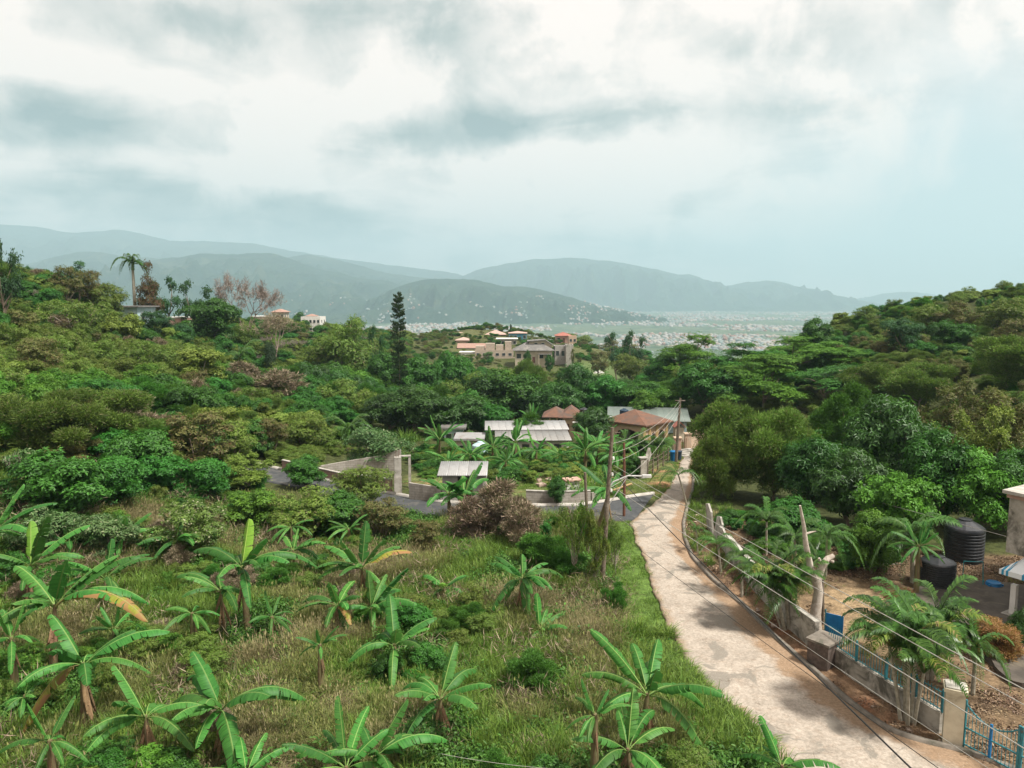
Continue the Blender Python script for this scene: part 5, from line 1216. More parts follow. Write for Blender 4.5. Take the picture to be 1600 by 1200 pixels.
B = hit(1060, 718); bn = empty('blue_bin', tuple(B), .2, 'darker blue bin right beside the first blue bin', 'bin'); MB().lathe([(.3, 0), (.34, .85), (.38, .9)], 14).build('body', m_tank_blue, bn, True)
# yellow boom and pink-roofed box in the lot
B = hit(968, 774); e_ = empty('yellow_barrier', tuple(B), 0, 'yellow painted pipe barrier beside the side road', 'barrier'); MB().tube([(-.8, .1, .25), (.9, -.3, 1.0)], .09, 8).build('pipe', m_yellow, e_); MB().tube([(-.8, .1, -.1), (-.8, .1, .4)], .06, 6).build('post', m_yellow, e_)
B = hit(893, 764); e_ = empty('meter_box', tuple(B), .3, 'white box with a pinkish lid in the weedy lot', 'box'); MB().box(-.55, .55, -.4, .4, 0, .75).build('body', m_white, e_); MB().box(-.68, .68, -.55, .5, .752, .86).build('lid', m_pink, e_)
for i, (px_, py_) in enumerate([(862, 752), (872, 757), (905, 757), (846, 760), (915, 750), (850, 748), (930, 757), (838, 752)]):
    B = hit(px_, py_); g = np.random.default_rng(i); V = [(g.uniform(.25, .6)*math.cos(a), g.uniform(.25, .55)*math.sin(a), z_+g.uniform(-.05, .05)) for z_ in (-.05, .22) for a in np.linspace(0, 2*PI, 7)[:-1]]+[(0, 0, .4)]
    o = MB().add(V, [(j, (j+1) % 6, 6+(j+1) % 6, 6+j) for j in range(6)]+[(6+j, 6+(j+1) % 6, 12) for j in range(6)]).build('boulder', m_rubble, None, loc=tuple(B)); tag(o, 'pale boulder lying in the weedy lot behind the low block wall', 'rock', 'pale boulders in the weedy lot')

# ------------------------------------------------------------------ poles and lines
B1 = hit(940, 915); P1t = at(957, 668, B1.y); off1 = P1t-B1
pole = empty('utility_pole', tuple(B1), 0, 'tall weathered wooden utility pole with a street light arm', 'utility pole')
MB().tube([(0, 0, -.3), off1*.5, off1], [.145, .12, .09], 10).build('shaft', m_wood, pole, True)
la = off1*.62; lt = at(1006, 744, B1.y-.2)-B1
MB().tube([la, la+Vector((.25, 0, .35)), lt*.55+la*.45+Vector((0, 0, .32)), lt], .04, 6).build('lamp_arm', m_white_metal, pole)
MB().tube([off1*.5, lt*.5+la*.5+Vector((0, 0, .18))], .025, 5).build('arm_brace', m_white_metal, pole)
MB().box(-.08, .38, -.1, .1, -.06, .07, Matrix.Translation(lt)).build('lamp_head', m_white_metal, pole)
MB().tube([off1*.97+Vector((-.3, .1, 0)), off1*.97+Vector((.4, -.1, 0))], .03, 6).build('bracket', m_wood, pole)
for s_ in (.80, .70, .60):
    q = off1*s_; MB().lathe([(.05, 0), (.07, .05), (.05, .1), (.07, .14), (.03, .18)], 8, (q.x+.15, q.y-.05, q.z)).build('insulator', m_white, pole)
for (bx, by), (tx, ty), r_, m_, lb in (((919, 874), (914, 738), .11, m_wood, 'upright old grey post left of the utility pole'), ((908, 858), (887, 792), .10, m_wood, 'leaning old grey post left of the upright one'), ((975, 806), (975, 692), .11, m_wood_red, 'slim rusty red pole right of the utility pole')):
    B = hit(bx, by); Tt = at(tx, ty, B.y)-B; MB().tube([(0, 0, -.3), Tt*.5+Vector((.03, 0, 0)), Tt], [r_*1.1*.85, r_*.85, r_*.7], 8).build('shaft', m_, empty('old_post' if m_ is m_wood else 'rusty_pole', tuple(B), 0, lb, 'post'), True)
B2 = hit(1056, 722); P2t = at(1063, 622, B2.y); off2 = P2t-B2
pole2 = empty('utility_pole', tuple(B2), 0, 'slim dark utility pole by the pink gate posts', 'utility pole'); MB().tube([(0, 0, -.3), off2*.5, off2], [.17, .14, .10], 8).build('shaft', m_wood, pole2, True)
MB().tube([off2*.96+Vector((-.5, 0, 0)), off2*.96+Vector((.5, 0, 0))], .05, 6).build('crossarm', m_wood, pole2)
def cable(a, b, sag, r, m, label, cat='cable', group=None):
    a, b = Vector(a), Vector(b); pts = [a.lerp(b, t_)-Vector((0, 0, sag*4*t_*(1-t_))) for t_ in np.linspace(0, 1, 28)]
    return tag(MB().tube([p_-a for p_ in pts], r, 5).build('cable', m, None, loc=tuple(a)), label, cat, group)
def far_end(a, pxe, pye, Ye, ext=1.25):
    e_ = at(pxe, pye, Ye); return a + (e_-a)*ext
P1 = B1+off1*.72
cab = [((959, 727, .0), (1600, 1071, 13.5), m_wire_pale, .011, 'pale cable, uppermost of those crossing the yard wall'), ((958, 735, .0), (1600, 1095, 13.0), m_wire_pale, .010, 'pale cable just below the uppermost one over the yard'),
       ((957, 760, .0), (1600, 1163, 12.5), m_wire_pale, .012, 'pale cable crossing the gate pillar'), ((955, 800, 0), (1553, 1200, 12.5), m_wire_pale, .006, 'thin grey cable along the brown verge'),
       ((952, 822, 0), (1475, 1200, 12.), m_wire_dark, .008, 'thin dark cable over the pale road'), ((958, 738, 0), (1428, 1198, 11.5), m_wire_dark, .017, 'thick dark cable over the pale road')]
for (pxs, pys, _), (pxe, pye, Ye), m_, r_, lb in cab:
    a = at(pxs, pys, B1.y-.1); cable(a, far_end(a, pxe, pye, Ye), .12, r_, m_, lb)
a = at(1082, 704, 76); cable(at(1063, 640, B2.y), at(1085, 708, 70), 0.1, .010, m_wire_pale, 'short pale cable dropping from the far pole'); cable(a, far_end(a, 1572, 838, 33.6, 1.0), .05, .013, m_wire_pale, 'pale cable running from the far pole to the house corner')
for i, (d1, d2, sg) in enumerate(((.90, .97, 1.6), (.84, .9, 1.8), (.78, .86, 2.1), (.62, .78, 2.2))):
    cable(B1+off1*d1, B2+off2*d2, sg*.45, .011, m_wire_pale, 'pale cable sagging between the two utility poles', group='cables sagging between the two utility poles')
cable(at(690, 1178, 16), at(960, 1205, 15), .1, .004, m_wire_pale, 'thin wire crossing the grass at the bottom edge')

# ------------------------------------------------------------------ yard wall, railing, pillar, gate
WP = W2([(1112, 835), (1136, 868), (1182, 925), (1238, 985), (1275, 1018)])
wall_run('garden_wall', 'pale grey garden wall behind the small palms', WP[1:], .18, [1.25, 1.25, 1.2, 1.3], m_wallgrey, .05)
e_ = empty('white_wall_panels', (WP[0][0], WP[0][1], z1(*WP[0])), 0, 'broken white wall panels leaning at the bend of the road', 'wall')
d = Vector((WP[1][0]-WP[0][0], WP[1][1]-WP[0][1], 0))
for s0, s1, ht_, ln in ((-.35, .05, 1.9, .1), (.10, .48, 1.55, -.12), (.52, .98, 1.35, .08)):
    MB().prism([(0, -.2), (1, -.2), (1, ht_*.8), (.55, ht_), (.1, ht_*.9)], .12, Matrix.Translation(d*s0) @ Matrix.Rotation(math.atan2(d.y, d.x), 4, 'Z') @ Matrix.Rotation(ln, 4, 'X') @ Matrix.Diagonal((d.length*(s1-s0), 1, 1, 1))).build('panel', m_conc, e_)
RP = hits([(1292, 1030), (1336, 1062), (1382, 1092), (1428, 1120), (1470, 1146)])
rw = empty('railing_wall', tuple(RP[0]), 0, 'low stained wall carrying a turquoise iron railing', 'wall'); o0 = RP[0]
hw = .78
barme = MB().tube([(0, 0, 0), (0, 0, .72)], .013, 5).mesh('bar', m_fence)
for i in range(4):
    a_, b_ = RP[i]-o0, RP[i+1]-o0; dv = (b_-a_); L = dv.length; dn = dv.normalized(); n_ = Vector((-dn.y, dn.x, 0)).normalized()
    V = []
    for q, zz_ in ((a_, -.4), (b_, -.4)): V += [q-n_*.1+Vector((0, 0, zz_)), q+n_*.1+Vector((0, 0, zz_))]
    V = [V[0], V[2], V[3], V[1]]; V += [v+Vector((0, 0, .4+hw)) for v in V]; MB().add(V, [(3,2,1,0),(4,5,6,7),(0,1,5,4),(1,2,6,5),(2,3,7,6),(3,0,4,7)]).build('wall_face', m_wallgrey, rw)
    for hh in (hw+.08, hw+.70): MB().beam(a_+Vector((0, 0, hh)), b_+Vector((0, 0, hh)), .03, .03).build('rail', m_fence, rw)
    k = int(L/.13)
    for j in range(k): q = a_+dv*((j+.5)/k); link('bar', barme, rw, tuple(q+Vector((0, 0, hw+.02))), None, (1, 1, 1+.12*math.sin(PI*(j+.5)/k)))
    MB().box(b_.x-.03, b_.x+.03, b_.y-.03, b_.y+.03, b_.z+hw, b_.z+hw+.85).build('rail_post', m_fence, rw)
# stone utility box and blue door behind it
B = hit(1288, 1035); bx_ = empty('meter_plinth', tuple(B), R(38), 'dark stone-built box at the start of the railing', 'box'); MB().box(-.6, .5, -.45, .45, -.3, 1.0).build('body', mat('dark_stone', (.085, .065, .055), (.13, .1, .085), 6, .95, .7, (.05, .05, .04), 2), bx_); MB().box(-.66, .56, -.51, .51, 1.002, 1.1).build('lid', m_conc_dark, bx_)
B = hit(1302, 1012); bd = empty('blue_gate_leaf', tuple(B), R(-35), 'small solid blue gate leaf beside the dead tree', 'gate'); MB().box(-.35, .35, -.02, .02, .1, 1.5).build('panel', m_basin, bd); MB().box(-.4, -.352, -.03, .03, 0, 1.65).build('post', m_fence, bd)
B = hit(1487, 1160); gp = empty('gate_pillar', tuple(B), R(-28), 'square cream gate pillar with a flat cap', 'pillar'); hp = at(1487, 1072, B.y).z-B.z
MB().box(-.29, .29, -.29, .29, -.3, hp-.12).build('shaft', m_pillar, gp); MB().box(-.35, .35, -.35, .35, hp-.118, hp).build('cap', m_pillar, gp); MB().box(-.3, .3, -.3, .3, hp+.002, hp+.05).build('cap_top', m_conc, gp)
ga = hit(1503, 1166); gb = hit(1690, 1268); gz_ = ga.z; gdir = Vector((gb.x-ga.x, gb.y-ga.y, 0)); GL = gdir.length; gdir.normalize()
gt = empty('iron_gate', tuple(ga), math.atan2(gdir.y, gdir.x), 'blue iron gate of thin bars with curved top rails', 'gate')
nl = 2; lw = GL/nl
for l_ in range(nl):
    x0 = l_*lw+.04; x1 = x0+lw-.08; topz = lambda x: 1.15+.42*(abs((x-(x0+x1)/2)/(x1-x0)*2)**2)
    for xx in (x0, (x0+x1)/2, x1): MB().box(xx-.035, xx+.035, -.035, .035, .02, topz(xx)+.12).build('gate_post', m_basin if xx not in (x0, x1) else m_fence, gt)
    for zz_ in (.12, .72): MB().beam((x0, 0, zz_), (x1, 0, zz_), .04, .04).build('rail', m_fence, gt)
    MB().tube([(xx, 0, topz(xx)) for xx in np.linspace(x0, x1, 15)], .024, 6).build('top_rail', m_fence, gt)
    n_ = int((x1-x0)/.115)
    for j in range(1, n_): xx = x0+(x1-x0)*j/n_; MB().tube([(xx, 0, .1), (xx, 0, topz(xx)+.07)], .011, 5).build('bar', m_fence, gt)

# ------------------------------------------------------------------ yard things
B = Vector(on_z(1477, 925, 0)); zt_ = max(bmz, z1(B.x, B.y)); p0, p1 = at(1452, 900, B.y), at(1503, 900, B.y)
water_tank((p0.x+p1.x)/2, B.y+.7, zt_, (p1.x-p0.x)/2, at(1477, 868, B.y+.7).z-zt_, 'near black ribbed water tank with a grey shoulder', None, 10)
Y2 = 41; p0, p1 = at(1478, 850, Y2), at(1534, 850, Y2); z2 = z1(p0.x, Y2); water_tank((p0.x+p1.x)/2, Y2, z2, (p1.x-p0.x)/2, at(1505, 810, Y2).z-z2, 'far black ribbed water tank under the trees', None, 10)
Bp = hit(1536, 918); e_ = empty('water_pipe', tuple(Bp), 0, 'thin turquoise water pipe standing beside the near tank', 'pipe'); tp = at(1536, 878, Bp.y)-Bp; lp = at(1506, 877, Bp.y)-Bp
MB().tube([(0, 0, -.05), tp, lp], .025, 6).build('pipe', m_pipe, e_); MB().tube([lp, lp*Vector((1, 1, 0)) if False else Vector((lp.x, lp.y, 0))], .02, 6).build('riser', m_pipe, e_); MB().lathe([(.04, 0), (.05, .05), (.04, .1)], 8, (0, 0, .3)).build('tap', m_pipe, e_)
B = hit(1552, 918); e_ = empty('blue_basin', tuple(B), 0, 'blue plastic basin upside down on the dark soil', 'basin'); MB().lathe([(.46, 0), (.46, .05), (.42, .06), (.34, .30), (.30, .32), (.01, .325)], 20).build('shell', m_basin, e_, True)
for i in range(3): a = i*2.1; MB().box(-.05, .05, .36, .44, .05, .24, Matrix.Rotation(a, 4, 'Z')).build('rib', m_basin, e_)
# dead tree
B = hit(1275, 990); dt = empty('dead_tree', tuple(B), 0, 'dead pale forked tree trunk in front of the yard', 'tree')
def rel(px, py, dy=0): return at(px, py, B.y+dy)-B
MB().tube([Vector((0, 0, -.3)), rel(1274, 960), rel(1279, 925, .1), rel(1275, 902, .1)], [.30, .24, .20, .22], 12).build('trunk', m_dead, dt, True)
MB().tube([rel(1277, 915, .1), rel(1266, 885), rel(1259, 850), rel(1256, 822), rel(1250, 790, -.1)], [.20, .15, .12, .085, .05], 9).build('limb', m_dead, dt, True)
MB().tube([rel(1275, 910, .1), rel(1284, 885, .1), rel(1293, 873, .2), rel(1303, 868, .2)], [.20, .17, .14, .10], 9).build('limb', m_dead, dt, True)
MB().tube([rel(1257, 835), rel(1266, 832), rel(1275, 830)], [.06, .045, .02], 6).build('branch', m_dead, dt, True); MB().tube([rel(1284, 884, .1), rel(1280, 872, 0)], [.09, .05], 7).build('stub', m_dead, dt, True)
MB().tube([rel(1294, 873, .2), rel(1302, 878, .2)], [.10, .07], 7).build('stub', m_dead, dt, True)
B = hit(1286, 975); MB().tube([(0, 0, -.2), at(1285, 905, B.y)-B], [.09, .075], 8).build('shaft', m_wood, empty('old_post', tuple(B), 0, 'dark wooden post right behind the dead tree', 'post'), True)
# concrete house corner with awning
Yh = 34.2; zb_ = at(1580, 862, Yh).z; zt2 = at(1580, 770, Yh).z; xL = at(1576, 800, Yh).x
hc = empty('house', (xL, Yh, 0), R(-60), 'raw concrete upper storey jutting in at the right picture edge', 'house'); keep(xL+5, Yh+4, 6)
MB().box(0, 11, 0, 8, zb_, zt2).build('wall', m_wallgrey, hc); MB().box(-.18, 11.2, -.35, 8.2, zt2+.002, zt2+.16).build('roof_slab', m_conc, hc); MB().box(-.08, 11.1, -.12, -.003, zt2-.22, zt2-.003).build('fascia', m_pink, hc)
for x_, y_ in ((.75, -.5), (6., -.5), (.9, 6)): MB().box(x_-.12, x_+.12, y_-.12, y_+.12, -.1, zb_ if y_ > 0 else at(1597, 905, Yh).z+.1).build('column', m_white, hc); MB().box(x_-.35, x_+.35, y_-.35, y_+.35, -.1, .22).build('column_base', m_conc, hc)
MB().box(1.6, 11, 3, 8, -.1, zb_-.002).build('ground_storey', m_grey, hc)
aw0, aw1 = at(1564, 890, Yh-1.), at(1588, 862, Yh); za, zc_ = aw0.z, aw1.z-.1
m_aw, t, b, o = mat_new('striped_canvas'); tcn = t.n('ShaderNodeTexCoord'); s_ = t.n('ShaderNodeSeparateXYZ'); t.L.new(tcn.outputs['Object'], s_.inputs[0])
fr_ = t.m('FRACT', t.m('MULTIPLY', s_.outputs[0], 1.15)); st_ = t.m('MAXIMUM', t.m('MULTIPLY', t.m('GREATER_THAN', fr_, .12), t.m('LESS_THAN', fr_, .24)), t.m('MULTIPLY', t.m('GREATER_THAN', fr_, .34), t.m('LESS_THAN', fr_, .46)))
t.put(b.inputs['Base Color'], t.mix(st_, (.66, .70, .70), (.02, .24, .40))); b.inputs['Roughness'].default_value = .7
awn = empty('awning', (aw0.x, Yh-.9, za), R(-60), 'white awning with blue stripes under the concrete storey', 'awning')
MB().add([(0, 0, 0), (9, 0, 0), (9, 1.25, zc_-za), (.45, 1.25, zc_-za), (0, 0, -.05), (9, 0, -.05), (9, 1.25, zc_-za-.05), (.45, 1.25, zc_-za-.05)], [(0,1,2,3),(7,6,5,4),(4,5,1,0),(5,6,2,1),(6,7,3,2),(7,4,0,3)]).build('canvas', m_aw, awn)
MB().box(0, 9, -.03, -.003, -.22, .02).build('valance', m_aw, awn); MB().tube([(.5, 1.2, zc_-za+.1), (.3, .1, .0)], .02, 5).build('strut', m_white_metal, awn)
# rock edging and a slab path in the yard
B = hit(1400, 905); tag(MB().box(-1.5, 1.5, -.35, .35, -.05, .06).build('stepping_slab', m_conc, None, loc=tuple(B+Vector((0, 2.5, 0)))), 'pale concrete slab lying under the yard trees', 'slab')
for i in range(16):
    s_ = rnd.random(); j = int(36+s_*180); q = QR[j]; nx_ = .5+rnd.random()*.9
    B = Vector((q[0]+nx_*.5+.15, q[1]+.1, 0)); B.z = z1(B.x, B.y); r_ = rnd.uniform(.06, .15)
    tag(MB().add([(r_*rnd.uniform(.7, 1.2)*math.cos(a), r_*rnd.uniform(.7, 1.2)*math.sin(a), zq*r_) for zq in (-.2, .5) for a in np.linspace(0, 2*PI, 6)[:-1]]+[(0, 0, r_*.8)], [(j_, (j_+1) % 5, 5+(j_+1) % 5, 5+j_) for j_ in range(5)]+[(5+j_, 5+(j_+1) % 5, 10) for j_ in range(5)]).build('stone', m_rubble, None, loc=tuple(B)), 'small pale stone lying on the brown verge', 'stone', 'loose stones on the brown verge')
# ------------------------------------------------------------------ trees and shrubs one can tell apart
V_CROT_R = veg('croton_maroon', (.06, .02, .015), (.26, .09, .05), dry=(.10, .13, .03), dryamt=.2)
V_CROT_O = veg('croton_orange', (.16, .07, .025), (.50, .27, .12), dry=(.25, .05, .03), dryamt=.2)
broad('croton_red', V_CROT_R, (61,), m_bark, z0=0, n=18, tufts=60, per=7, L=.08, asp=.16, outward=1.2, lr=(.12, .18), updir=.9)
broad('croton_orange', V_CROT_O, (62,), m_bark, z0=0, n=22, tufts=70, per=8, L=.09, asp=.13, outward=1.2, lr=(.12, .18), updir=.9)
T = tree_px
G_UMB = 'umbrella trees on the right'
rows = [
 # left skyline and crest
 ('sparse', -2, 352, 62, 96, 'dark sparse tree cut by the left edge of the picture on the skyline', 'tree'),
 ('brownish', 100, 408, 62, 122, 'dark brown-green spreading tree, leftmost of the crest clump', 'tree'),
 ('brownish', 140, 414, 60, 128, 'olive-brown round tree in the crest clump left of the tall royal palm', 'tree'),
 ('sparse', 118, 403, 70, 130, 'thin open dark tree rising out of the crest clump', 'tree'),
 ('olive', 172, 434, 60, 128, 'low dark olive tree just left of the royal palm', 'tree'),
 ('red', 228, 402, 60, 146, 'maroon-leaved pointed tree right behind the royal palm', 'tree'),
 ('sparse', 258, 420, 58, 150, 'blue-green open tree touching the maroon tree', 'tree'),
 ('teal', 240, 480, 66, 138, 'dark blue-green tree in front of the cream house wall', 'tree'),
 ('sparse', 300, 426, 60, 168, 'thin dark open tree on the skyline between the maroon tree and the bare tree', 'tree'),
 ('emerald', 325, 456, 100, 142, 'large dense green round tree right of the cream house', 'tree'),
 ('teal', 285, 500, 45, 132, 'small blue-green bush below the pink wall', 'shrub'),
 ('bare', 387, 430, 92, 160, 'tall leafless pinkish-grey tree on the ridge', 'tree'),
 ('bare_flat', 430, 488, 88, 150, 'flat-topped leafless grey tree below the ridge houses', 'tree'),
 ('olive', 380, 500, 50, 150, 'olive-brown bush under the tall leafless tree', 'shrub'),
 ('column', 420, 524, 24, 134, 'small dark columnar tree like a thumb below the flat-topped bare tree', 'tree'),
 ('emerald', 470, 484, 30, 330, 'dark conical tree beside the far white two-storey house', 'tree'),
 ('olive', 537, 480, 104, 150, 'large olive-green billowing tree left of the tall pine', 'tree'),
 ('olive', 505, 520, 70, 152, 'olive shoulder tree left below the large billowing tree', 'tree'),
 ('sparse', 588, 492, 36, 152, 'thin open tree between the billowing tree and the tall pine', 'tree'),
 ('cook_pine', 622, 455, 34, 132, 'tall dark cook pine standing above the valley trees', 'pine'),
 ('sparse_olive', 112, 446, 110, 100, 'pale yellow-green thin tree with a forked trunk on the left slope', 'tree'),
 ('lime', 190, 480, 70, 112, 'pale lime tree below the cream house on the left slope', 'tree'),
 ('brownish', 60, 520, 110, 88, 'brownish sparse shrub high on the left slope', 'shrub'),
 ('olive', 232, 526, 88, 94, 'round olive-brown tree in the middle of the left slope', 'tree'),
 ('lime', 312, 540, 92, 96, 'bushy yellow-green tree with bright tips on the left slope', 'tree'),
 ('ferny', 268, 592, 84, 76, 'bright emerald feathery low tree on the left slope', 'tree'),
 ('dry', 435, 575, 120, 98, 'brown-grey leafless thicket above the asphalt bend', 'thicket'),
 ('dry', 375, 560, 70, 106, 'pale twiggy shrub above the brown thicket', 'shrub'),
 ('lime', 5, 560, 80, 72, 'yellow-green shrub at the left picture edge', 'shrub'),
 ('feathery', 60, 590, 190, 62, 'wide feathery olive tree at the left, nearest the picture edge', 'tree'),
 ('feathery', 165, 582, 180, 65, 'wide feathery olive tree in the middle of the left slope', 'tree'),
 ('feathery', 235, 640, 120, 60, 'lower feathery olive tree beside the dark hollow', 'tree'),
 ('mango', 14, 622, 76, 56, 'dark glossy tree under the feathery tree at the left edge', 'tree'),
 ('emerald', 80, 690, 170, 51, 'dark green tree in the shade at the left', 'tree'),
 ('emerald', 175, 700, 130, 52, 'dark green shrub left of the dark hollow', 'shrub'),
 ('brownish', 300, 634, 150, 64, 'brown-green tangled tree above the blossoming shrub', 'tree'),
 ('olive', 355, 650, 110, 66, 'olive tangled shrub left of the asphalt bend', 'shrub'),
 ('emerald', 245, 700, 100, 52, 'green broad-leaved shrub right of the dark hollow', 'shrub'),
 ('emerald', 320, 706, 110, 55, 'green shrub behind the yellow-green sapling', 'shrub'),
 ('upright_lime', 392, 702, 96, 55, 'yellow-green sapling with upright pale shoots', 'tree'),
 ('blossom', 292, 766, 150, 44, 'round shrub dotted with whitish blossom', 'shrub'),
 ('bright', 400, 756, 104, 46, 'round bright green shrub right of the blossoming shrub', 'shrub'),
 ('pale', 60, 776, 120, 41, 'pale-leaved shrub behind the leftmost banana plants', 'shrub'),
 ('pale', 165, 782, 120, 42, 'pale-leaved shrub left of the blossoming shrub', 'shrub'),
 ('olive', 480, 752, 130, 49, 'dense olive thicket left end of the row below the asphalt road', 'thicket'),
 ('emerald', 535, 760, 110, 47, 'green middle thicket of the row below the asphalt road', 'thicket'),
 ('brownish', 598, 772, 110, 46, 'brownish thicket at the right end of the row below the asphalt road', 'thicket'),
 ('brownish', 665, 806, 80, 43, 'low russet thicket at the top of the grass field', 'thicket'),
 ('dry', 785, 742, 110, 46, 'large russet leafless thicket in front of the asphalt road', 'thicket'),
 ('dry', 735, 770, 84, 45, 'smaller russet thicket touching the large one', 'thicket'),
 ('dry', 820, 780, 80, 43, 'low brown twiggy thicket right of the large russet one', 'thicket'),
 ('ferny', 850, 820, 104, 39, 'fine-leaved bright green shrub left of the wooden poles', 'shrub'),
 ('ferny', 885, 846, 76, 38, 'fine-leaved green shrub at the foot of the poles', 'shrub'),
 ('ferny', 962, 902, 56, 34, 'grassy green tussock bush beside the road verge', 'shrub'),
 ('ferny', 835, 1005, 110, 27, 'bright green weedy bush in the middle of the grass field', 'shrub'),
 ('pale', 590, 648, 120, 88, 'grey-green tree with pale bare twigs above the block wall', 'tree'),
 ('olive', 480, 640, 90, 84, 'olive shrub right of the brown-grey thicket', 'shrub'),
 ('brownish', 420, 648, 90, 78, 'brown-green shrub above the asphalt bend', 'shrub'),
 ('emerald', 475, 705, 80, 68, 'low dark bush behind the retaining wall', 'shrub'),
 ('olive', 560, 715, 110, 60, 'sparse olive bush growing over the retaining wall', 'shrub'),
 ('bright', 545, 655, 60, 98, 'broad-leaved green bush at the foot of the left slope', 'shrub'),
 # valley woods in the middle
 ('emerald', 520, 560, 90, 140, 'dark green tree under the billowing olive tree', 'tree'),
 ('bright', 560, 575, 80, 128, 'mid-green tree right below the billowing olive tree', 'tree'),
 ('emerald', 605, 545, 86, 140, 'dark tree at the foot of the tall pine', 'tree'),
 ('emerald', 655, 552, 90, 136, 'dark broad-leaved tree right of the tall pine', 'tree'),
 ('emerald', 708, 536, 70, 140, 'pointed dark green tree in front of the orange-roofed house', 'tree'),
 ('olive', 735, 575, 110, 126, 'olive-topped tree in the dark valley wood', 'tree'),
 ('emerald', 790, 566, 130, 124, 'broad dark green tree below the grey-roofed house', 'tree'),
 ('mango', 650, 596, 120, 114, 'dark glossy tree above the banana grove', 'tree'),
 ('mango', 605, 610, 90, 108, 'dark glossy tree left of the banana grove', 'tree'),
 ('mango', 715, 606, 110, 110, 'dark glossy tree behind the small shacks', 'tree'),
 ('emerald', 760, 622, 90, 108, 'dark green tree behind the long zinc roof', 'tree'),
 ('feathery_tall', 828, 552, 66, 160, 'brownish feathery tree beside the bare earth track', 'tree'),
 ('mango', 905, 566, 80, 128, 'dark pointed tree on the valley floor right of the bare earth track', 'tree'),
 ('mango', 872, 592, 96, 116, 'dark tree behind the small hip-roofed house', 'tree'),
 ('emerald', 948, 580, 90, 124, 'dark green tree in the middle of the valley floor', 'tree'),
 ('mango', 927, 634, 74, 93, 'round dark tree in front of the small hip-roofed house', 'tree'),
 ('emerald', 1005, 590, 86, 122, 'dark green tree behind the grey-green metal roof', 'tree'),
 ('bright', 1012, 604, 64, 114, 'bright green bush on the left above the grey-green metal roof', 'shrub'),
 ('bright', 1048, 596, 76, 118, 'mid-green tree above the grey-green metal roof', 'tree'),
 ('ferny', 820, 640, 80, 100, 'bright creeper-covered bush behind the long zinc roof', 'shrub'),
 ('sparse', 965, 508, 50, 190, 'tall open tree on the right shoulder of the house hill, left of a pair', 'tree'),
 ('sparse', 990, 506, 48, 190, 'tall open tree on the right shoulder of the house hill, right of a pair', 'tree'),
 ('olive', 982, 548, 66, 180, 'olive tree below the pair of open trees', 'tree'),
 ('brownish', 936, 543, 44, 225, 'dark brown bush on the green hillside', 'shrub'),
 ('emerald', 888, 590, 30, 190, 'small dark tree at the edge of the green hillside', 'tree'),
 ('umbrella', 1088, 510, 124, 145, 'big round-topped spreading tree above the metal roofs', 'tree'),
 ('emerald', 1035, 550, 80, 150, 'dark tree left under the big spreading tree', 'tree'),
 ('emerald', 1100, 560, 110, 126, 'dark green tree below the big spreading tree', 'tree'),
 # umbrella trees and the right slope
 ('umbrella', 1170, 520, 140, 118, 'layered flat-crowned tree, leftmost of the right-hand row', 'tree'),
 ('umbrella', 1245, 514, 150, 120, 'layered flat-crowned tree in the middle of the right-hand row', 'tree'),
 ('umbrella', 1312, 526, 110, 116, 'layered flat-crowned tree at the right end of the row by the brown slope', 'tree'),
 ('umbrella', 1195, 546, 180, 104, 'wide dark layered tree in front of the flat-crowned row', 'tree'),
 ('umbrella', 1290, 556, 160, 100, 'wide layered tree with pale tips in front of the brown slope', 'tree'),
 ('emerald', 1278, 492, 58, 142, 'dark broad-leaved tree standing over the flat-crowned row', 'tree'),
 ('olive', 1352, 473, 44, 150, 'dark round tree at the left end of the right-hand crest', 'tree'),
 ('sparse_olive', 1398, 460, 28, 150, 'thin sapling on the right-hand crest beside the round tree', 'tree'),
 ('sparse_olive', 1515, 443, 26, 146, 'small open tree on the right-hand skyline, left of the mushroom-shaped one', 'tree'),
 ('olive', 1571, 435, 30, 140, 'small mushroom-shaped tree on the right-hand skyline', 'tree'),
 ('sparse', 1602, 436, 24, 138, 'dark small tree at the right picture edge on the skyline', 'tree'),
 ('olive', 1455, 470, 70, 142, 'low olive scrub tree on the right-hand crest', 'tree'),
 ('brownish', 1500, 463, 80, 140, 'brown scrub tree on the right-hand crest', 'tree'),
 ('olive', 1570, 458, 90, 132, 'dark olive tree below the mushroom-shaped tree', 'tree'),
 ('brownish', 1590, 490, 90, 118, 'russet-tinged tree at the right edge of the slope', 'tree'),
 ('teal', 1415, 490, 86, 118, 'blue-green rounded tree standing alone on the right slope', 'tree'),
 ('emerald', 1488, 494, 76, 112, 'dark green tree right of the blue-green rounded one', 'tree'),
 ('feathery_tall', 1360, 556, 120, 100, 'feathery olive tree at the left of the right slope', 'tree'),
 ('feathery_tall', 1440, 556, 130, 96, 'feathery olive tree below the blue-green rounded one', 'tree'),
 ('feathery_tall', 1590, 512, 150, 84, 'tall pale feathery tree at the right picture edge', 'tree'),
 ('ferny', 1350, 578, 110, 74, 'bright green ferny tree above the dark glossy mango', 'tree'),
 ('ferny', 1310, 600, 90, 70, 'bright green tree right of the big feathery bush tree', 'tree'),
 ('feathery', 1150, 602, 150, 56, 'big feathery bush tree beside the pale road, left half', 'tree'),
 ('feathery', 1218, 606, 150, 54, 'big feathery bush tree beside the pale road, right half', 'tree'),
 ('feathery', 1120, 655, 90, 54, 'drooping feathery tree overhanging the pale road', 'tree'),
 ('mango', 1275, 660, 130, 50, 'blue-green glossy tree right of the big feathery bush tree', 'tree'),
 ('mango', 1392, 606, 150, 52, 'tall dark glossy mango behind the yard', 'tree'),
 ('mango', 1330, 700, 130, 47, 'dark glossy low tree behind the yard palms', 'tree'),
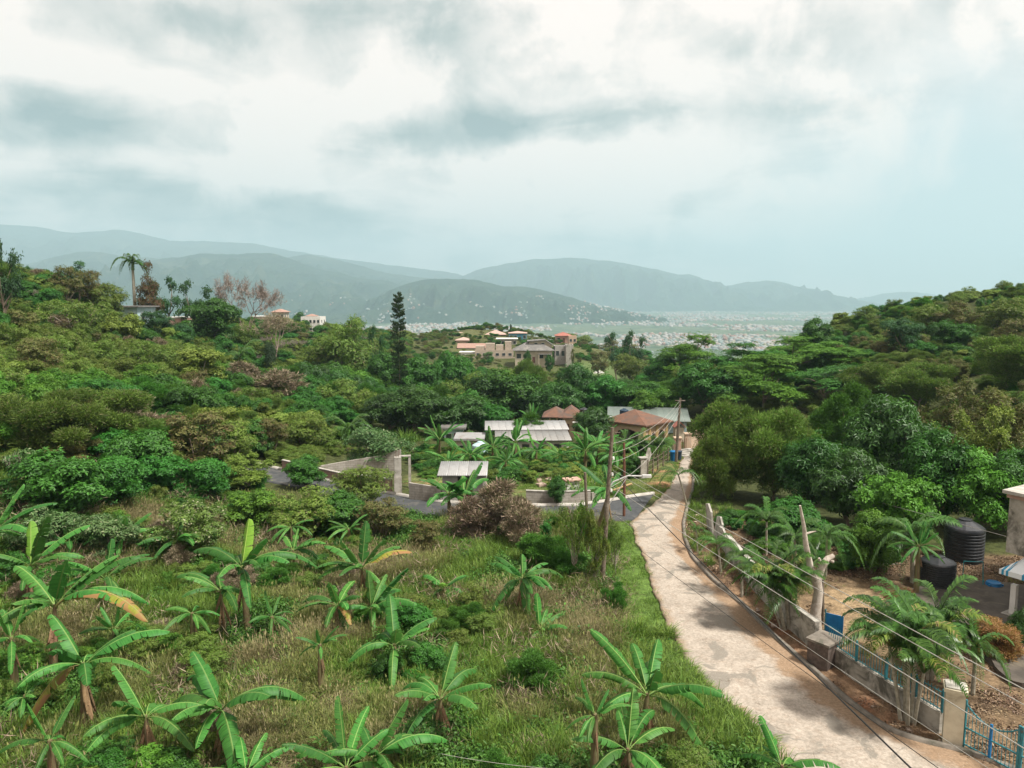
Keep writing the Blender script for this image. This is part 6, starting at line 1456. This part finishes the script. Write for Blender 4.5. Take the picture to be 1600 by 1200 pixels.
 ('upright', 1500, 556, 110, 57, 'brown-green tree with upright shoots behind the water tanks', 'tree'),
 ('upright', 1575, 570, 120, 54, 'brown-green tree with upright shoots at the right picture edge', 'tree'),
 ('upright_lime', 1540, 610, 100, 52, 'yellow-tipped tree between the two upright-shoot trees', 'tree'),
 ('emerald', 1475, 660, 130, 47, 'dark green tree over the far water tank', 'tree'),
 ('bright', 1405, 722, 130, 43, 'mid-green open tree left of the far water tank', 'tree'),
 ('bright', 1545, 690, 130, 45, 'bright broad-leaved tree right of the far water tank', 'tree'),
 ('emerald', 1600, 680, 120, 45, 'dark tree behind the concrete house corner', 'tree'),
 ('bright', 1370, 790, 96, 39, 'small green yard tree with a bare trunk', 'tree'),
 ('emerald', 1245, 770, 110, 47, 'low dark shrub behind the white garden wall', 'shrub'),
 ('croton_red', 1412, 916, 62, 33.5, 'maroon croton bush in the yard', 'shrub'),
 ('croton_orange', 1562, 962, 84, 29.5, 'orange-leaved croton bush in the yard', 'shrub'),
 ('mango_bush', 1602, 938, 52, 30.5, 'clipped dark green bush beside the house column', 'shrub'),
 ('emerald', 872, 740, 38, 52.5, 'small dark shrub growing over the low block wall', 'shrub'),
 ('emerald', 990, 706, 40, 63, 'round green shrub by the crumbling grey pillar', 'shrub'),
]
for kind_, px_, top_, w_px, Y__, lab_, cat_ in rows:
    T(kind_, px_, top_, w_px, Y__, lab_, cat_, name='shrub' if cat_ in ('shrub', 'thicket') else 'tree', part='foliage' if cat_ in ('shrub', 'thicket') else 'crown')
# thin sapling with few pale lobed leaves at the left
tr_, tw_ = PROTO['bare_small'][0]
p_ = at(38, 703, 41); zz_ = z1(p_.x, 41); hh_ = p_.z-zz_
e_ = empty('sapling', (p_.x, 41, zz_), 1., 'thin pale sapling with few lobed leaves against the dark hollow', 'tree')
link('trunk', tr_, e_, scale=(2.2, 2.2, hh_)); C_, R_ = lobes_tree(77, 7, .7, spread=.42, lr=(.05, .09)); link('crown', crown_mesh('crown', V_PALE, 77, C_, R_, tufts=12, per=6, L=.09, asp=.5), e_, scale=(2.4, 2.4, hh_*1.02))

# ------------------------------------------------------------------ palms
def palm_px(px, ptop, base, label, flen, **k):
    B = hit(*base); p = at(px, ptop, B.y); stems = k.pop('stems', [(0, 0, 1.)]); h = p.z-B.z
    return palm(B.x, B.y, label, [(dx+(p.x-B.x), dy, h*s_) for dx, dy, s_ in stems], flen, z=B.z-.02, **k)
pr = at(207, 412, 148)
palm(pr.x, 148, 'tall royal palm with a pale trunk on the left skyline', [(0, 0, pr.z-z1(pr.x, 148)-1.2)], 4.2, 11, FR_ROYAL, .32, shaft=True)
def clump(n, r, g_): return [(g_.uniform(-r, r), g_.uniform(-r, r), g_.uniform(.55, 1.)) for _ in range(n)]
gg = random.Random(3)
palm_px(1228, 900, (1238, 985), 'bushy clump of golden cane palms in front of the dead tree', 1.75, stems=clump(7, .75, gg), nf=9, fr=FR_ARECA, stem_r=.05, yellow=.15)
palm_px(1418, 985, (1422, 1128), 'leaning clump of cane palms on the verge left of the gate pillar', 1.8, stems=clump(7, .55, gg), nf=8, fr=FR_ARECA, stem_r=.06, yellow=.1)
palm_px(1455, 975, (1450, 1060), 'cane palm clump behind the railing wall', 1.7, stems=clump(6, .6, gg), nf=8, fr=FR_ARECA, stem_r=.05, yellow=.1)
palm_px(1525, 1010, (1520, 1085), 'small fan of palm leaves beside the blue gate', 1.4, nf=11, fr=FR_COCO, stem_r=.07)
palm_px(1160, 868, (1160, 930), 'small palm on the brown verge, second from the bend', 1.35, nf=11, fr=FR_COCO, stem_r=.06)
palm_px(1122, 850, (1130, 895), 'small palm on the brown verge beside the white wall', 1.35, nf=11, fr=FR_COCO, stem_r=.06)
palm_px(1088, 826, (1092, 862), 'smallest young palm at the bend of the road', .8, nf=8, fr=FR_COCO, stem_r=.04)
palm_px(1198, 815, (1198, 868), 'bright young palm behind the white wall', 1.7, nf=11, fr=FR_COCO, stem_r=.07)
palm_px(1292, 838, (1290, 900), 'dark drooping palm right behind the dead tree', 1.9, nf=13, fr=FR_COCO, stem_r=.08)
palm_px(1242, 842, (1246, 905), 'dark drooping palm left behind the dead tree', 1.6, nf=12, fr=FR_COCO, stem_r=.08)
palm_px(1425, 835, (1430, 910), 'large drooping palm left of the near water tank', 2.2, nf=14, fr=FR_COCO, stem_r=.12)
palm_px(1060, 742, (1082, 790), 'slim palm leaning over the pale road from the right', 1.9, nf=7, fr=FR_COCO, stem_r=.07)
palm_px(545, 672, (545, 700), 'dark palm at the foot of the left slope', 3.0, nf=12, fr=FR_COCO, stem_r=.1)
palm_px(375, 558, (375, 585), 'dark green palm on the left slope below the bare trees', 4.0, nf=13, fr=FR_COCO, stem_r=.15)
palm_px(985, 696, (985, 722), 'bright bushy cane palm left of the arched pavilion', 1.9, stems=clump(5, 1.2, gg), nf=9, fr=FR_ARECA, stem_r=.06)
palm_px(1020, 696, (1022, 718), 'bushy cane palm in front of the arched pavilion', 1.7, stems=clump(5, 1.0, gg), nf=9, fr=FR_ARECA, stem_r=.06)

# ------------------------------------------------------------------ bananas of the field
BAN = [
 ((-12, 835), (-12, 905), [(70, 795), (62, 822), (18, 763), (-70, 800), (-60, 850)], 'banana plant cut by the left picture edge, three long leaves reaching in', {}),
 ((48, 885), (50, 955), [(30, 822), (97, 796), (122, 830), (-14, 868), (118, 880), (0, 855)], 'banana plant at the left with a broad yellow-green young leaf', dict(young=(0,))),
 ((86, 948), (82, 1062), [(0, 896), (126, 862), (190, 884), (218, 924), (212, 962), (28, 962), (165, 880), (262, 945)], 'large banana plant at the left with nine spreading leaves', dict(yellow=(7,), size=1.2)),
 ((165, 905), (165, 955), [(163, 848), (130, 862), (228, 880), (225, 965)], 'banana plant behind the large spreading one at the left', {}),
 ((130, 1040), (132, 1150), [(58, 974), (137, 974), (212, 1012), (178, 1034), (106, 1077), (60, 1125), (246, 1006)], 'banana plant with a yellowing leaf drooping to the lower left', dict(yellow=(5,), size=1.1)),
 ((193, 838), (192, 872), [(228, 806), (208, 802), (248, 846), (146, 842), (165, 815), (205, 858)], 'small banana plant at the top left in front of the pale shrubs', dict(size=.9)),
 ((275, 846), (272, 888), [(268, 806), (312, 826), (244, 872), (322, 830), (330, 850), (232, 840)], 'banana plant in front of the blossoming shrub with a dried stem', {}),
 ((378, 888), (388, 1000), [(380, 818), (425, 832), (288, 872), (462, 868), (486, 900), (420, 862), (340, 905)], 'tall banana plant with one upright bright leaf', dict(young=(0,), size=1.15, wid=.58)),
 ((345, 925), (350, 1005), [(262, 912), (388, 936), (338, 978), (300, 918), (380, 955)], 'banana plant half hidden under the one with the upright leaf', dict(size=.9)),
 ((458, 862), (460, 900), [(458, 834), (515, 842), (420, 880), (505, 872), (430, 850)], 'short banana plant right of the one with the upright leaf', dict(size=.8)),
 ((565, 890), (568, 930), [(500, 861), (541, 838), (567, 821), (603, 836), (640, 872), (498, 880), (620, 866)], 'banana plant at the top of the field with a brown-tipped leaf', dict(yellow=(4,), size=1.05, tatter=.5)),
 ((528, 948), (532, 985), [(466, 951), (524, 895), (500, 932), (572, 914), (512, 948), (560, 955), (545, 925)], 'banana plant with a yellow folded leaf in the middle of the field', dict(yellow=(5,), size=.95)),
 ((580, 952), (580, 988), [(634, 897), (655, 934), (618, 944), (590, 976), (571, 900), (600, 930)], 'banana plant right of the one with the yellow folded leaf', dict(size=.95)),
 ((616, 1010), (624, 1062), [(599, 951), (629, 958), (680, 976), (550, 1022), (574, 1027), (662, 990)], 'banana plant with six clean leaves in the centre of the field', dict(size=1., tatter=.2)),
 ((688, 1094), (688, 1160), [(708, 1028), (750, 1068), (742, 1084), (624, 1062), (622, 1102), (670, 1060)], 'banana plant right of the lower centre of the field', {}),
 ((585, 1185), (588, 1235), [(632, 1110), (621, 1150), (696, 1180), (640, 1198), (548, 1168), (600, 1130)], 'banana plant at the bottom edge, centre, with a leaf lying to the right', {}),
 ((541, 1202), (541, 1250), [(520, 1106), (452, 1140), (487, 1181), (470, 1195), (560, 1150)], 'banana plant at the bottom edge with a bare upright rib', dict(wid=.4, tatter=.6)),
 ((693, 921), (693, 938), [(657, 911), (695, 896), (728, 905), (731, 928), (664, 926)], 'low young banana plant alone in the grass', dict(size=.7, dead=0, young=(1,))),
 ((816, 906), (808, 966), [(764, 894), (796, 868), (816, 880), (836, 877), (858, 892), (767, 948), (780, 972), (824, 955), (883, 912), (862, 908)], 'bushy banana plant left of the wooden poles', dict(size=.95, tatter=.5, dead=5)),
 ((843, 986), (843, 1000), [(839, 934), (884, 964), (869, 995), (822, 998), (865, 975)], 'short banana plant right below the bushy one', dict(size=.8, dead=0)),
 ((1012, 1088), (1004, 1160), [(927, 1003), (1014, 1008), (1046, 1038), (1116, 1056), (1112, 1128), (1106, 1182), (1000, 1040)], 'tall dark tattered banana plant near the road edge', dict(size=1.25, tatter=.9, dead=5, wid=.5)),
 ((981, 1174), (984, 1225), [(1000, 1107), (908, 1190), (1038, 1153), (1038, 1197), (974, 1142), (1010, 1180)], 'bright low banana plant in front of the tall tattered one', dict(size=1.)),
 ((1222, 1200), (1224, 1245), [(1203, 1144), (1302, 1182), (1205, 1190), (1262, 1206)], 'banana plant at the bottom edge beside the pale road', dict(size=.9, tatter=.7)),
 ((345, 1110), (343, 1192), [(280, 1040), (362, 1046), (250, 1122), (440, 1058), (466, 1116), (404, 1170), (256, 1104)], 'banana plant with seven bright leaves at the lower left', dict(size=1.15, tatter=.2, wid=.56)),
 ((228, 1122), (236, 1200), [(160, 1056), (222, 1052), (250, 1130), (175, 1105)], 'banana plant with a torn hanging brown leaf at the lower left', dict(size=1., dead=5)),
 ((385, 1212), (385, 1260), [(396, 1180), (440, 1196), (350, 1190)], 'banana plant with only leaf tips showing at the bottom edge', dict(size=.9)),
 ((38, 1090), (42, 1125), [(46, 1080), (18, 1122), (60, 1096)], 'stunted banana shoot at the lower left edge', dict(size=.6, dead=1)),
 ((701, 772), (702, 815), [(665, 754), (732, 737), (690, 762), (715, 745), (728, 790)], 'slim banana plant in front of the tin-roofed shed, left of a pair', dict(size=1.2, dead=1)),
 ((725, 776), (725, 812), [(752, 726), (768, 772), (762, 760), (700, 742), (740, 740), (712, 750)], 'slim banana plant in front of the tin-roofed shed, right of a pair', dict(size=1.2, dead=1)),
 ((952, 768), (930, 838), [(897, 726), (925, 760), (975, 748), (920, 782), (948, 735)], 'banana plant between the old posts and the utility pole', dict(size=1.2, dead=2)),
]
for i, (cr_, bs_, tp_, lb_, kw_) in enumerate(BAN): banana(cr_, bs_, tp_, lb_, seed=i, **kw_)
MID = [
 (687, 688, 76, 3.3, 'big banana plant at the left end of the grove'), (735, 712, 68, 2.6, 'banana plant in front of the light blue drum'),
 (700, 722, 64, 2.4, 'low banana plant beside the block wall'), (770, 700, 72, 2.8, 'banana plant before the left end of the long zinc roof'),
 (805, 692, 74, 3.0, 'banana plant before the middle of the long zinc roof'), (838, 706, 70, 2.6, 'banana plant below the right corner of the long zinc roof'),
 (790, 722, 64, 2.3, 'low banana plant in the weedy lot'), (875, 712, 68, 2.6, 'banana plant right of the zinc roof corner'),
 (933, 696, 68, 3.1, 'tallest banana plant of the grove with a skirt of dead leaves'), (915, 705, 66, 2.8, 'banana plant on the left of the tallest one'),
 (962, 712, 66, 2.5, 'banana plant on the right of the tallest one'), (1000, 722, 66, 1.8, 'banana plant by the crumbling grey pillar'), (760, 690, 90, 3.0, 'banana plant behind the zinc roof ridge'),
 (830, 655, 98, 2.8, 'banana plant behind the zinc roof near the small hip-roofed house'),
 (1436, 855, 36, 1.6, 'banana plant with one pale leaf pointing at the near water tank'),
]
for px_, py_, Y__, L_, lb_ in MID: banana_far(px_, py_, 2, L_, lb_, n=15, Y=Y__)

# ------------------------------------------------------------------ masses of plants nobody could count
def proj(x, y, z):
    dx, dy, dz = x, y, z-H_CAM
    f_ = dy*cp_ - dz*sp_; u_ = dy*sp_ + dz*cp_
    return 800+FPX*dx/f_, 600-FPX*u_/f_
def inbox(px, py, b): return (px > b[0]) & (px < b[2]) & (py > b[1]) & (py < b[3])
def rnd_pts(n, x0, x1, y0, y1):
    x = rng.uniform(x0, x1, n); y = rng.uniform(y0, y1, n); return x, y
def clear_of(x, y, r):
    k = np.ones(len(x), bool)
    for cx, cy_, rr in KEEP: k &= (x-cx)**2+(y-cy_)**2 > (rr+r)**2
    return k
# field grass
x, y = rnd_pts(30000, -34, 16, 13, 52)
dR = sdist(ROAD, x, y); dS = sdist(SIDE, x, y); dL = sdist(LAWN, x, y)
left = x < np.interp(y, QL[::-1, 1] if QL[0, 1] > QL[-1, 1] else QL[:, 1], QL[::-1, 0] if QL[0, 1] > QL[-1, 1] else QL[:, 0])
k = left & (dR > .15) & (dS > 1.2) & (dL > .1) & (rng.random(len(x)) < np.clip(1.25-(y-14)/60, .45, 1))
x, y, dR = x[k], y[k], dR[k]; z = zt(x, y)+wob(x, y, .35)*.22*sstep(0, 3, dR)
nA = np.array([mnoise.noise(Vector((a*.16, b_*.16, 0.)))+.6*mnoise.noise(Vector((a*.5, b_*.5, 4.))) for a, b_ in zip(x, y)])
nB = np.array([mnoise.noise(Vector((a*.22, b_*.22, 9.)))+.5*mnoise.noise(Vector((a*.8, b_*.8, 1.))) for a, b_ in zip(x, y)])
px_, py_ = proj(x, y, z)
greenb = np.where((px_ > 640) & (px_ < 1250), .16, 0) + np.where(dR < 2.5, .35, 0)
bare = inbox(px_, py_, (845, 920, 985, 990)) | inbox(px_, py_, (690, 905, 790, 950))
straw = nA-greenb > .2; green = nA-greenb < -.04; mids = ~straw & ~green
weedy = (nB > .2) | (rng.random(len(x)) < .07)
hs_ = np.clip(1.15+nB*.8, .5, 1.9)*np.where(dR < 1.2, .6, 1)*rng.uniform(.75, 1.2, len(x))
bare_k = bare & (rng.random(len(x)) < .75)
def pick(mask): return np.c_[x, y, z][mask], np.c_[np.full(mask.sum(), 1.05)*rng.uniform(.8, 1.25, mask.sum()), np.full(mask.sum(), 1.05), hs_[mask]]
for nm, lb, ms, mk in (('green_grass', 'tall green grass in the overgrown field', M_TUFT_G, green & ~bare_k & ~weedy), ('mixed_grass', 'half-dry grass in the overgrown field', M_TUFT_M, mids & ~bare_k & ~weedy), ('dry_grass', 'straw-coloured seeding grass in the overgrown field', M_TUFT_S, straw & ~bare_k & ~weedy), ('weeds', 'broad-leaved weeds among the field grass', M_WEED+M_WEED[:1], weedy & ~bare_k), ('dead_grass', 'cut dry grass lying by the poles', M_TUFT_S[:2], bare_k & (rng.random(len(x)) < .5))):
    P_, S_ = pick(mk)
    if nm == 'weeds': S_ *= [1.15, 1.15, 1.]
    if nm == 'dead_grass': S_[:, 2] *= .35
    tag(scatter(nm, lb, ms, P_, S_))
# undergrowth below the bananas and dry twigs
x, y = rnd_pts(1500, -34, 8, 13, 50); k = (sdist(ROAD, x, y) > 2) & (sdist(LAWN, x, y) > .5) & (x < 6-(y-20)*.0) & (sdist(SIDE, x, y) > 2.5); nC = np.array([mnoise.noise(Vector((a*.2, b_*.2, 15.))) for a, b_ in zip(x, y)]); k &= nC > .05
lx = np.interp(y, QL[:, 1], QL[:, 0]) if QL[0, 1] < QL[-1, 1] else np.interp(y, QL[::-1, 1], QL[::-1, 0]); k &= x < lx-1.5
scatter('undergrowth', 'dark creeping undergrowth between the banana plants', M_VINE+M_WEED[:2], np.c_[x, y, zt(x, y)+.15][k], rng.uniform(.8, 1.7, k.sum()))
k2 = k & (rng.random(len(x)) < .35); scatter('dry_twigs', 'dry twigs lying in the field', M_TWIGS, np.c_[x, y, zt(x, y)][k2]+rng.normal(size=(k2.sum(), 3))*[1, 1, 0], rng.uniform(.8, 1.4, k2.sum()))
# mown verge, lot grass and path grass
x, y = rnd_pts(26000, -30, 26, 24, 90); z = zt(x, y)
k = (sdist(LAWN, x, y) < .4) | ((sdist(LOT, x, y) < .5) & (wob(x, y, .5) > -.2)) | ((sdist(FARPATH, x, y) < .8) & (wob(x, y, .7) > .0)); k &= (sdist(ROAD, x, y) > .1) & (sdist(SIDE, x, y) > .3)
scatter('short_grass', 'short green grass on the verge and the lots', M_LOW, np.c_[x, y, z][k], np.c_[rng.uniform(.9, 1.5, k.sum()), rng.uniform(.9, 1.5, k.sum()), rng.uniform(.6, 2., k.sum())])
# right strip beside the road bend
x, y = rnd_pts(5000, 4, 26, 40, 84); dR = sdist(ROAD, x, y); rx = x > np.interp(y, QR[:, 1], QR[:, 0]) if QR[0, 1] < QR[-1, 1] else x > np.interp(y, QR[::-1, 1], QR[::-1, 0])
k = rx & (dR > .15) & (dR < 3.2) & (sdist(YARD, x, y) > .2)
scatter('verge_grass', 'rough green grass on the right verge at the bend', M_TUFT_G+M_LOW, np.c_[x, y, zt(x, y)][k], rng.uniform(.35, .8, k.sum()))
# yard litter and a few weeds
x, y = rnd_pts(5200, 4, 46, 14, 52); dy_ = np.minimum(sdist(YARD, x, y), sdist(VERGE, x, y))
k = (dy_ < -.1) & (sdist(PAD, x, y) > .1) & (sdist(SANDY, x, y) > -.4) & (sdist(ROAD, x, y) > .15) & ((wob(x, y, .4, 2.) > -.1) | (y > 38))
scatter('fallen_leaves', 'dry fallen leaves on the yard soil and verge', M_LITTER, np.c_[x, y, zt(x, y)+.02][k], rng.uniform(.5, 1.1, k.sum()))
x, y = rnd_pts(2400, 4, 46, 14, 50); dy_ = np.minimum(sdist(YARD, x, y), sdist(VERGE, x, y)); k = (dy_ < 0) & (sdist(PAD, x, y) > .1) & (wob(x, y, .6, 5.) > .35) & (sdist(ROAD, x, y) > .3)
scatter('yard_weeds', 'sparse weeds and grass patches in the yard', M_LOW+[M_TUFT_M[0]], np.c_[x, y, zt(x, y)][k], np.c_[rng.uniform(.6, 1.2, k.sum()), rng.uniform(.6, 1.2, k.sum()), rng.uniform(.3, .8, k.sum())])
# hillside scrub
def crowns(*ks): return [v[1] for k_ in ks for v in PROTO[k_]]
def woods(name, label, meshes, n, box, wr, hr, cond, seed=0., sink=.12, patch=.03):
    x, y = rnd_pts(n, *box); z = zt(x, y); w_ = rng.uniform(*wr, n); h_ = rng.uniform(*hr, n)*w_**.3/np.mean(wr)**.3
    px_, py_ = proj(x, y, z+h_); _, pb_ = proj(x, y, z)
    k = (px_ > -260) & (px_ < 1860) & cond(x, y, px_, py_, pb_, w_) & clear_of(x, y, w_*.5)
    k &= (sdist(ROAD, x, y) > w_*.5+.3) & (sdist(SIDE, x, y) > w_*.4+.3) & (sdist(YARD, x, y) > .5) & (sdist(VERGE, x, y) > .5) & (sdist(LOT, x, y) > 1) & (sdist(LAWN, x, y) > 1)
    x, y, z, w_, h_ = x[k], y[k], z[k], w_[k], h_[k]
    pn = np.array([mnoise.noise(Vector((a*patch, b_*patch, seed))) for a, b_ in zip(x, y)])
    idx = np.clip(((pn+.5)*len(meshes) + rng.normal(size=len(x))*.9).astype(int), 0, len(meshes)-1)
    return scatter(name, label, meshes, np.c_[x, y, z-h_*sink], np.c_[w_, w_, h_*(1+sink)], idx=idx)
ML = crowns('sparse_olive', 'bare_small', 'feathery_tall', 'emerald', 'olive', 'lime', 'feathery', 'emerald', 'olive', 'dry', 'ferny', 'emerald', 'brownish', 'bright', 'olive')
left_c = lambda x, y, px, py, pb, w_: (x < np.interp(y, [40, 60, 90, 130, 200], [-14, -16, -22, -16, -20])) & (y > 44+np.clip(x+34, 0, 12)*.7) & ~((px > 400) & (y < 72)) & ~inbox(px, py, (170, 380, 300, 500)) 
woods('hillside_scrub', 'dense scrub covering the left hillside', ML, 2500, (-150, -8, 42, 150), (1.6, 6.0), (1.3, 4.2), left_c, 1.)
woods('hillside_scrub', 'scrub along the left ridge towards the far white house', ML, 1400, (-190, 0, 150, 330), (3.5, 7), (2.2, 5), lambda x, y, px, py, pb, w_: (px < 640) & (py > 492+np.clip((px-470)*.12, 0, 30)) , 2.)
MR = crowns('sparse_olive', 'feathery_tall', 'olive', 'feathery', 'brownish', 'feathery', 'emerald', 'lime', 'olive', 'ferny', 'feathery', 'upright', 'olive')
right_c = lambda x, y, px, py, pb, w_: (x > np.interp(y, [50, 75, 110, 150], [27, 28, 30, 36])) & (px > 1100) & ~((y < 60) & (x < 30)) & (py > np.interp(px, [1100, 1330, 1420, 1600, 1700], [556, 480, 464, 440, 415]))
woods('hillside_scrub', 'dense scrub covering the right hillside', MR, 2400, (24, 160, 50, 165), (1.9, 5.2), (1.3, 3.4), right_c, 3.)
MV = crowns('emerald', 'mango', 'bright', 'olive', 'emerald', 'ferny', 'mango')
woods('valley_woods', 'dark woods filling the valley floor', MV, 1500, (-75, 75, 100, 250), (5, 9), (4, 7), lambda x, y, px, py, pb, w_: (px > 440) & (px < 1360) & (py > np.interp(px, [440, 600, 700, 800, 870, 960, 1050, 1360], [560, 560, 565, 572, 588, 598, 560, 540])) & ~inbox(px, py, (812, 560, 860, 640)) & ~inbox(px, py, (890, 560, 970, 600)) & ~((y < 125) & (px > 740) & (px < 1110)) & ~((y < 112) & (px > 640)), 4.)
MH = crowns('olive', 'brownish', 'emerald', 'ferny')
woods('hillside_scrub', 'scrub and bushes on the far house hill', MH, 1100, (-110, 110, 205, 400), (2.5, 5.5), (1.2, 3.2), lambda x, y, px, py, pb, w_: (px > 540) & (px < 1120) & (sdist(GREENHILL, x, y) > 0) & ~inbox(px, py, (700, 514, 905, 566)) & (py > 500), 5.)
woods('hillside_scrub', 'trees on the slopes beyond the house hill', MH+crowns('mango'), 2200, (-420, 420, 330, 900), (8, 15), (5, 10), lambda x, y, px, py, pb, w_: (py > 512), 6., patch=.01)
# low weeds and climbers of the lots around the houses
x, y = rnd_pts(1500, -26, 30, 52, 100); k = clear_of(x, y, .8) & (sdist(ROAD, x, y) > 1.) & (sdist(SIDE, x, y) > 1.2) & (sdist(FARPATH, x, y) > .5) & (wob(x, y, .35, 4.) > .12); px_, py_ = proj(x, y, zt(x, y)); k &= (px_ > 600) & (px_ < 1060)
k &= ~inbox(px_, py_, (600, 735, 830, 800)) | (rng.random(len(x)) < .25)
scatter('lot_weeds', 'weeds and low bushes in the lots around the houses', M_WEED+M_TUFT_G[:1], np.c_[x, y, zt(x, y)][k], rng.uniform(1.2, 2.6, k.sum()))

MG = crowns('bright', 'ferny', 'emerald', 'lime', 'olive')
woods2 = lambda name, label, ms, P_, w_, h_: scatter(name, label, ms, np.c_[P_, zt(P_[:, 0], P_[:, 1])-.1], np.c_[w_, w_, h_])
x, y = rnd_pts(900, -12, 16, 60, 80); px_, py_ = proj(x, y, zt(x, y)); k = (px_ > 650) & (px_ < 1000) & clear_of(x, y, .6) & (sdist(FARPATH, x, y) > 1) & (sdist(ROAD, x, y) > 1) & (sdist(SIDE, x, y) > 6.5) & (rng.random(900) < .55)
woods2('grove_undergrowth', 'tangled low bushes under the banana grove', MG, np.c_[x, y][k], rng.uniform(1.2, 2.4, k.sum()), rng.uniform(.7, 1.5, k.sum()))
x, y = rnd_pts(1400, 8, 40, 33, 50); k = (sdist(YARD, x, y) < -.2) & (sdist(PAD, x, y) > .8) & (sdist(SANDY, x, y) > .8) & clear_of(x, y, 1.) & (wob(x, y, .45, 7.) > -.05) & ((x-17)**2+(y-37)**2 > 3); px_, py_ = proj(x, y, zt(x, y)); k &= (py_ < 905) & ~((px_ > 1430) & (py_ > 872)) & (rng.random(1400) < .45)
woods2('yard_undergrowth', 'shaded low bushes along the back of the yard', crowns('emerald', 'bright', 'mango_bush'), np.c_[x, y][k], rng.uniform(.8, 1.7, k.sum()), rng.uniform(.5, 1.2, k.sum()))

# creeping leaves on the two old posts
for o in list(C.objects):
    if o.name.startswith('old_post') and 'dead tree' not in o.get('label', ''):
        link('creeper', PROTO['bright'][0][1], o, (0, 0, .6), (0, 0, 0), (.8, .8, 2.6))
x, y = rnd_pts(2200, -34, 12, 14, 50); nD = np.array([mnoise.noise(Vector((a*.17, b_*.17, 31.))) for a, b_ in zip(x, y)])
lx = np.interp(y, QL[:, 1], QL[:, 0]) if QL[0, 1] < QL[-1, 1] else np.interp(y, QL[::-1, 1], QL[::-1, 0])
k = (nD > .02 + .2*(x > -8)) & (x < lx-2.5) & (sdist(ROAD, x, y) > 2) & (sdist(LAWN, x, y) > 1) & (sdist(SIDE, x, y) > 2) & (rng.random(2200) < .55); px_, py_ = proj(x, y, zt(x, y)); k &= ~inbox(px_, py_, (780, 850, 990, 1010))
woods2('field_scrub', 'low tangled bushes growing through the field grass', crowns('ferny', 'emerald', 'olive', 'bright', 'dry', 'olive'), np.c_[x, y][k], rng.uniform(.8, 2.3, k.sum()), rng.uniform(.7, 1.8, k.sum()))
# small bushes between the houses on the far hill
x, y = rnd_pts(900, -40, 35, 240, 350); px_, py_ = proj(x, y, zt(x, y)); k = inbox(px_, py_, (695, 505, 910, 575)) & clear_of(x, y, 1.2) & (rng.random(900) < .6)
woods2('hill_shrubs', 'small bushes between the houses of the far hill', crowns('olive', 'emerald', 'brownish', 'ferny'), np.c_[x, y][k], rng.uniform(1.5, 3.6, k.sum()), rng.uniform(.9, 2.2, k.sum()))

woods('roadside_scrub', 'tangled scrub behind the retaining wall', crowns('olive', 'brownish', 'emerald', 'dry', 'ferny'), 1300, (-26, -6, 52, 76), (.8, 1.9), (.5, 1.1), lambda x, y, px, py, pb, w_: (inbox(px, pb, (415, 655, 640, 742)) & ((py < 700) | (px < 500))) & (sdist(SIDE, x, y) > 1.6) & (wob(x, y, .5, 9.) > -.55), 7.)

for px_, py_, Y__, L_, lb_ in ((18, 1000, 25, 1.7, 'small banana plant at the left edge below the large spreading one'), (178, 985, 29, 1.6, 'small banana sucker between the two big left-hand plants'), (78, 1160, 20, 1.5, 'small banana sucker in the dark weeds at the lower left corner'), (300, 960, 29, 1.6, 'small banana sucker left of the tall plant with the upright leaf'), (425, 965, 30, 1.4, 'small banana sucker right of the tall plant with the upright leaf'), (500, 1010, 26, 1.2, 'tiny banana sucker in the grass at the field centre'), (455, 825, 42, 1.7, 'banana plant in front of the roadside thickets, left one'), (545, 828, 42, 1.6, 'banana plant in front of the roadside thickets, right one'), (110, 850, 37, 1.9, 'banana plant in front of the pale shrubs at the left'), (930, 1120, 21, 1.3, 'small banana sucker left of the tall tattered plant')):
    banana_far(px_, py_, 2, L_, lb_, n=9, Y=Y__)
tree_px('sparse_olive', 898, 745, 62, 37.5, 'slim leafy sapling left of the two old posts', 'tree'); tree_px('upright_lime', 934, 782, 46, 37, 'slim yellow-green sapling between the old posts and the utility pole', 'tree'); tree_px('sparse_olive', 964, 800, 40, 38.5, 'small thin sapling right behind the utility pole', 'tree')
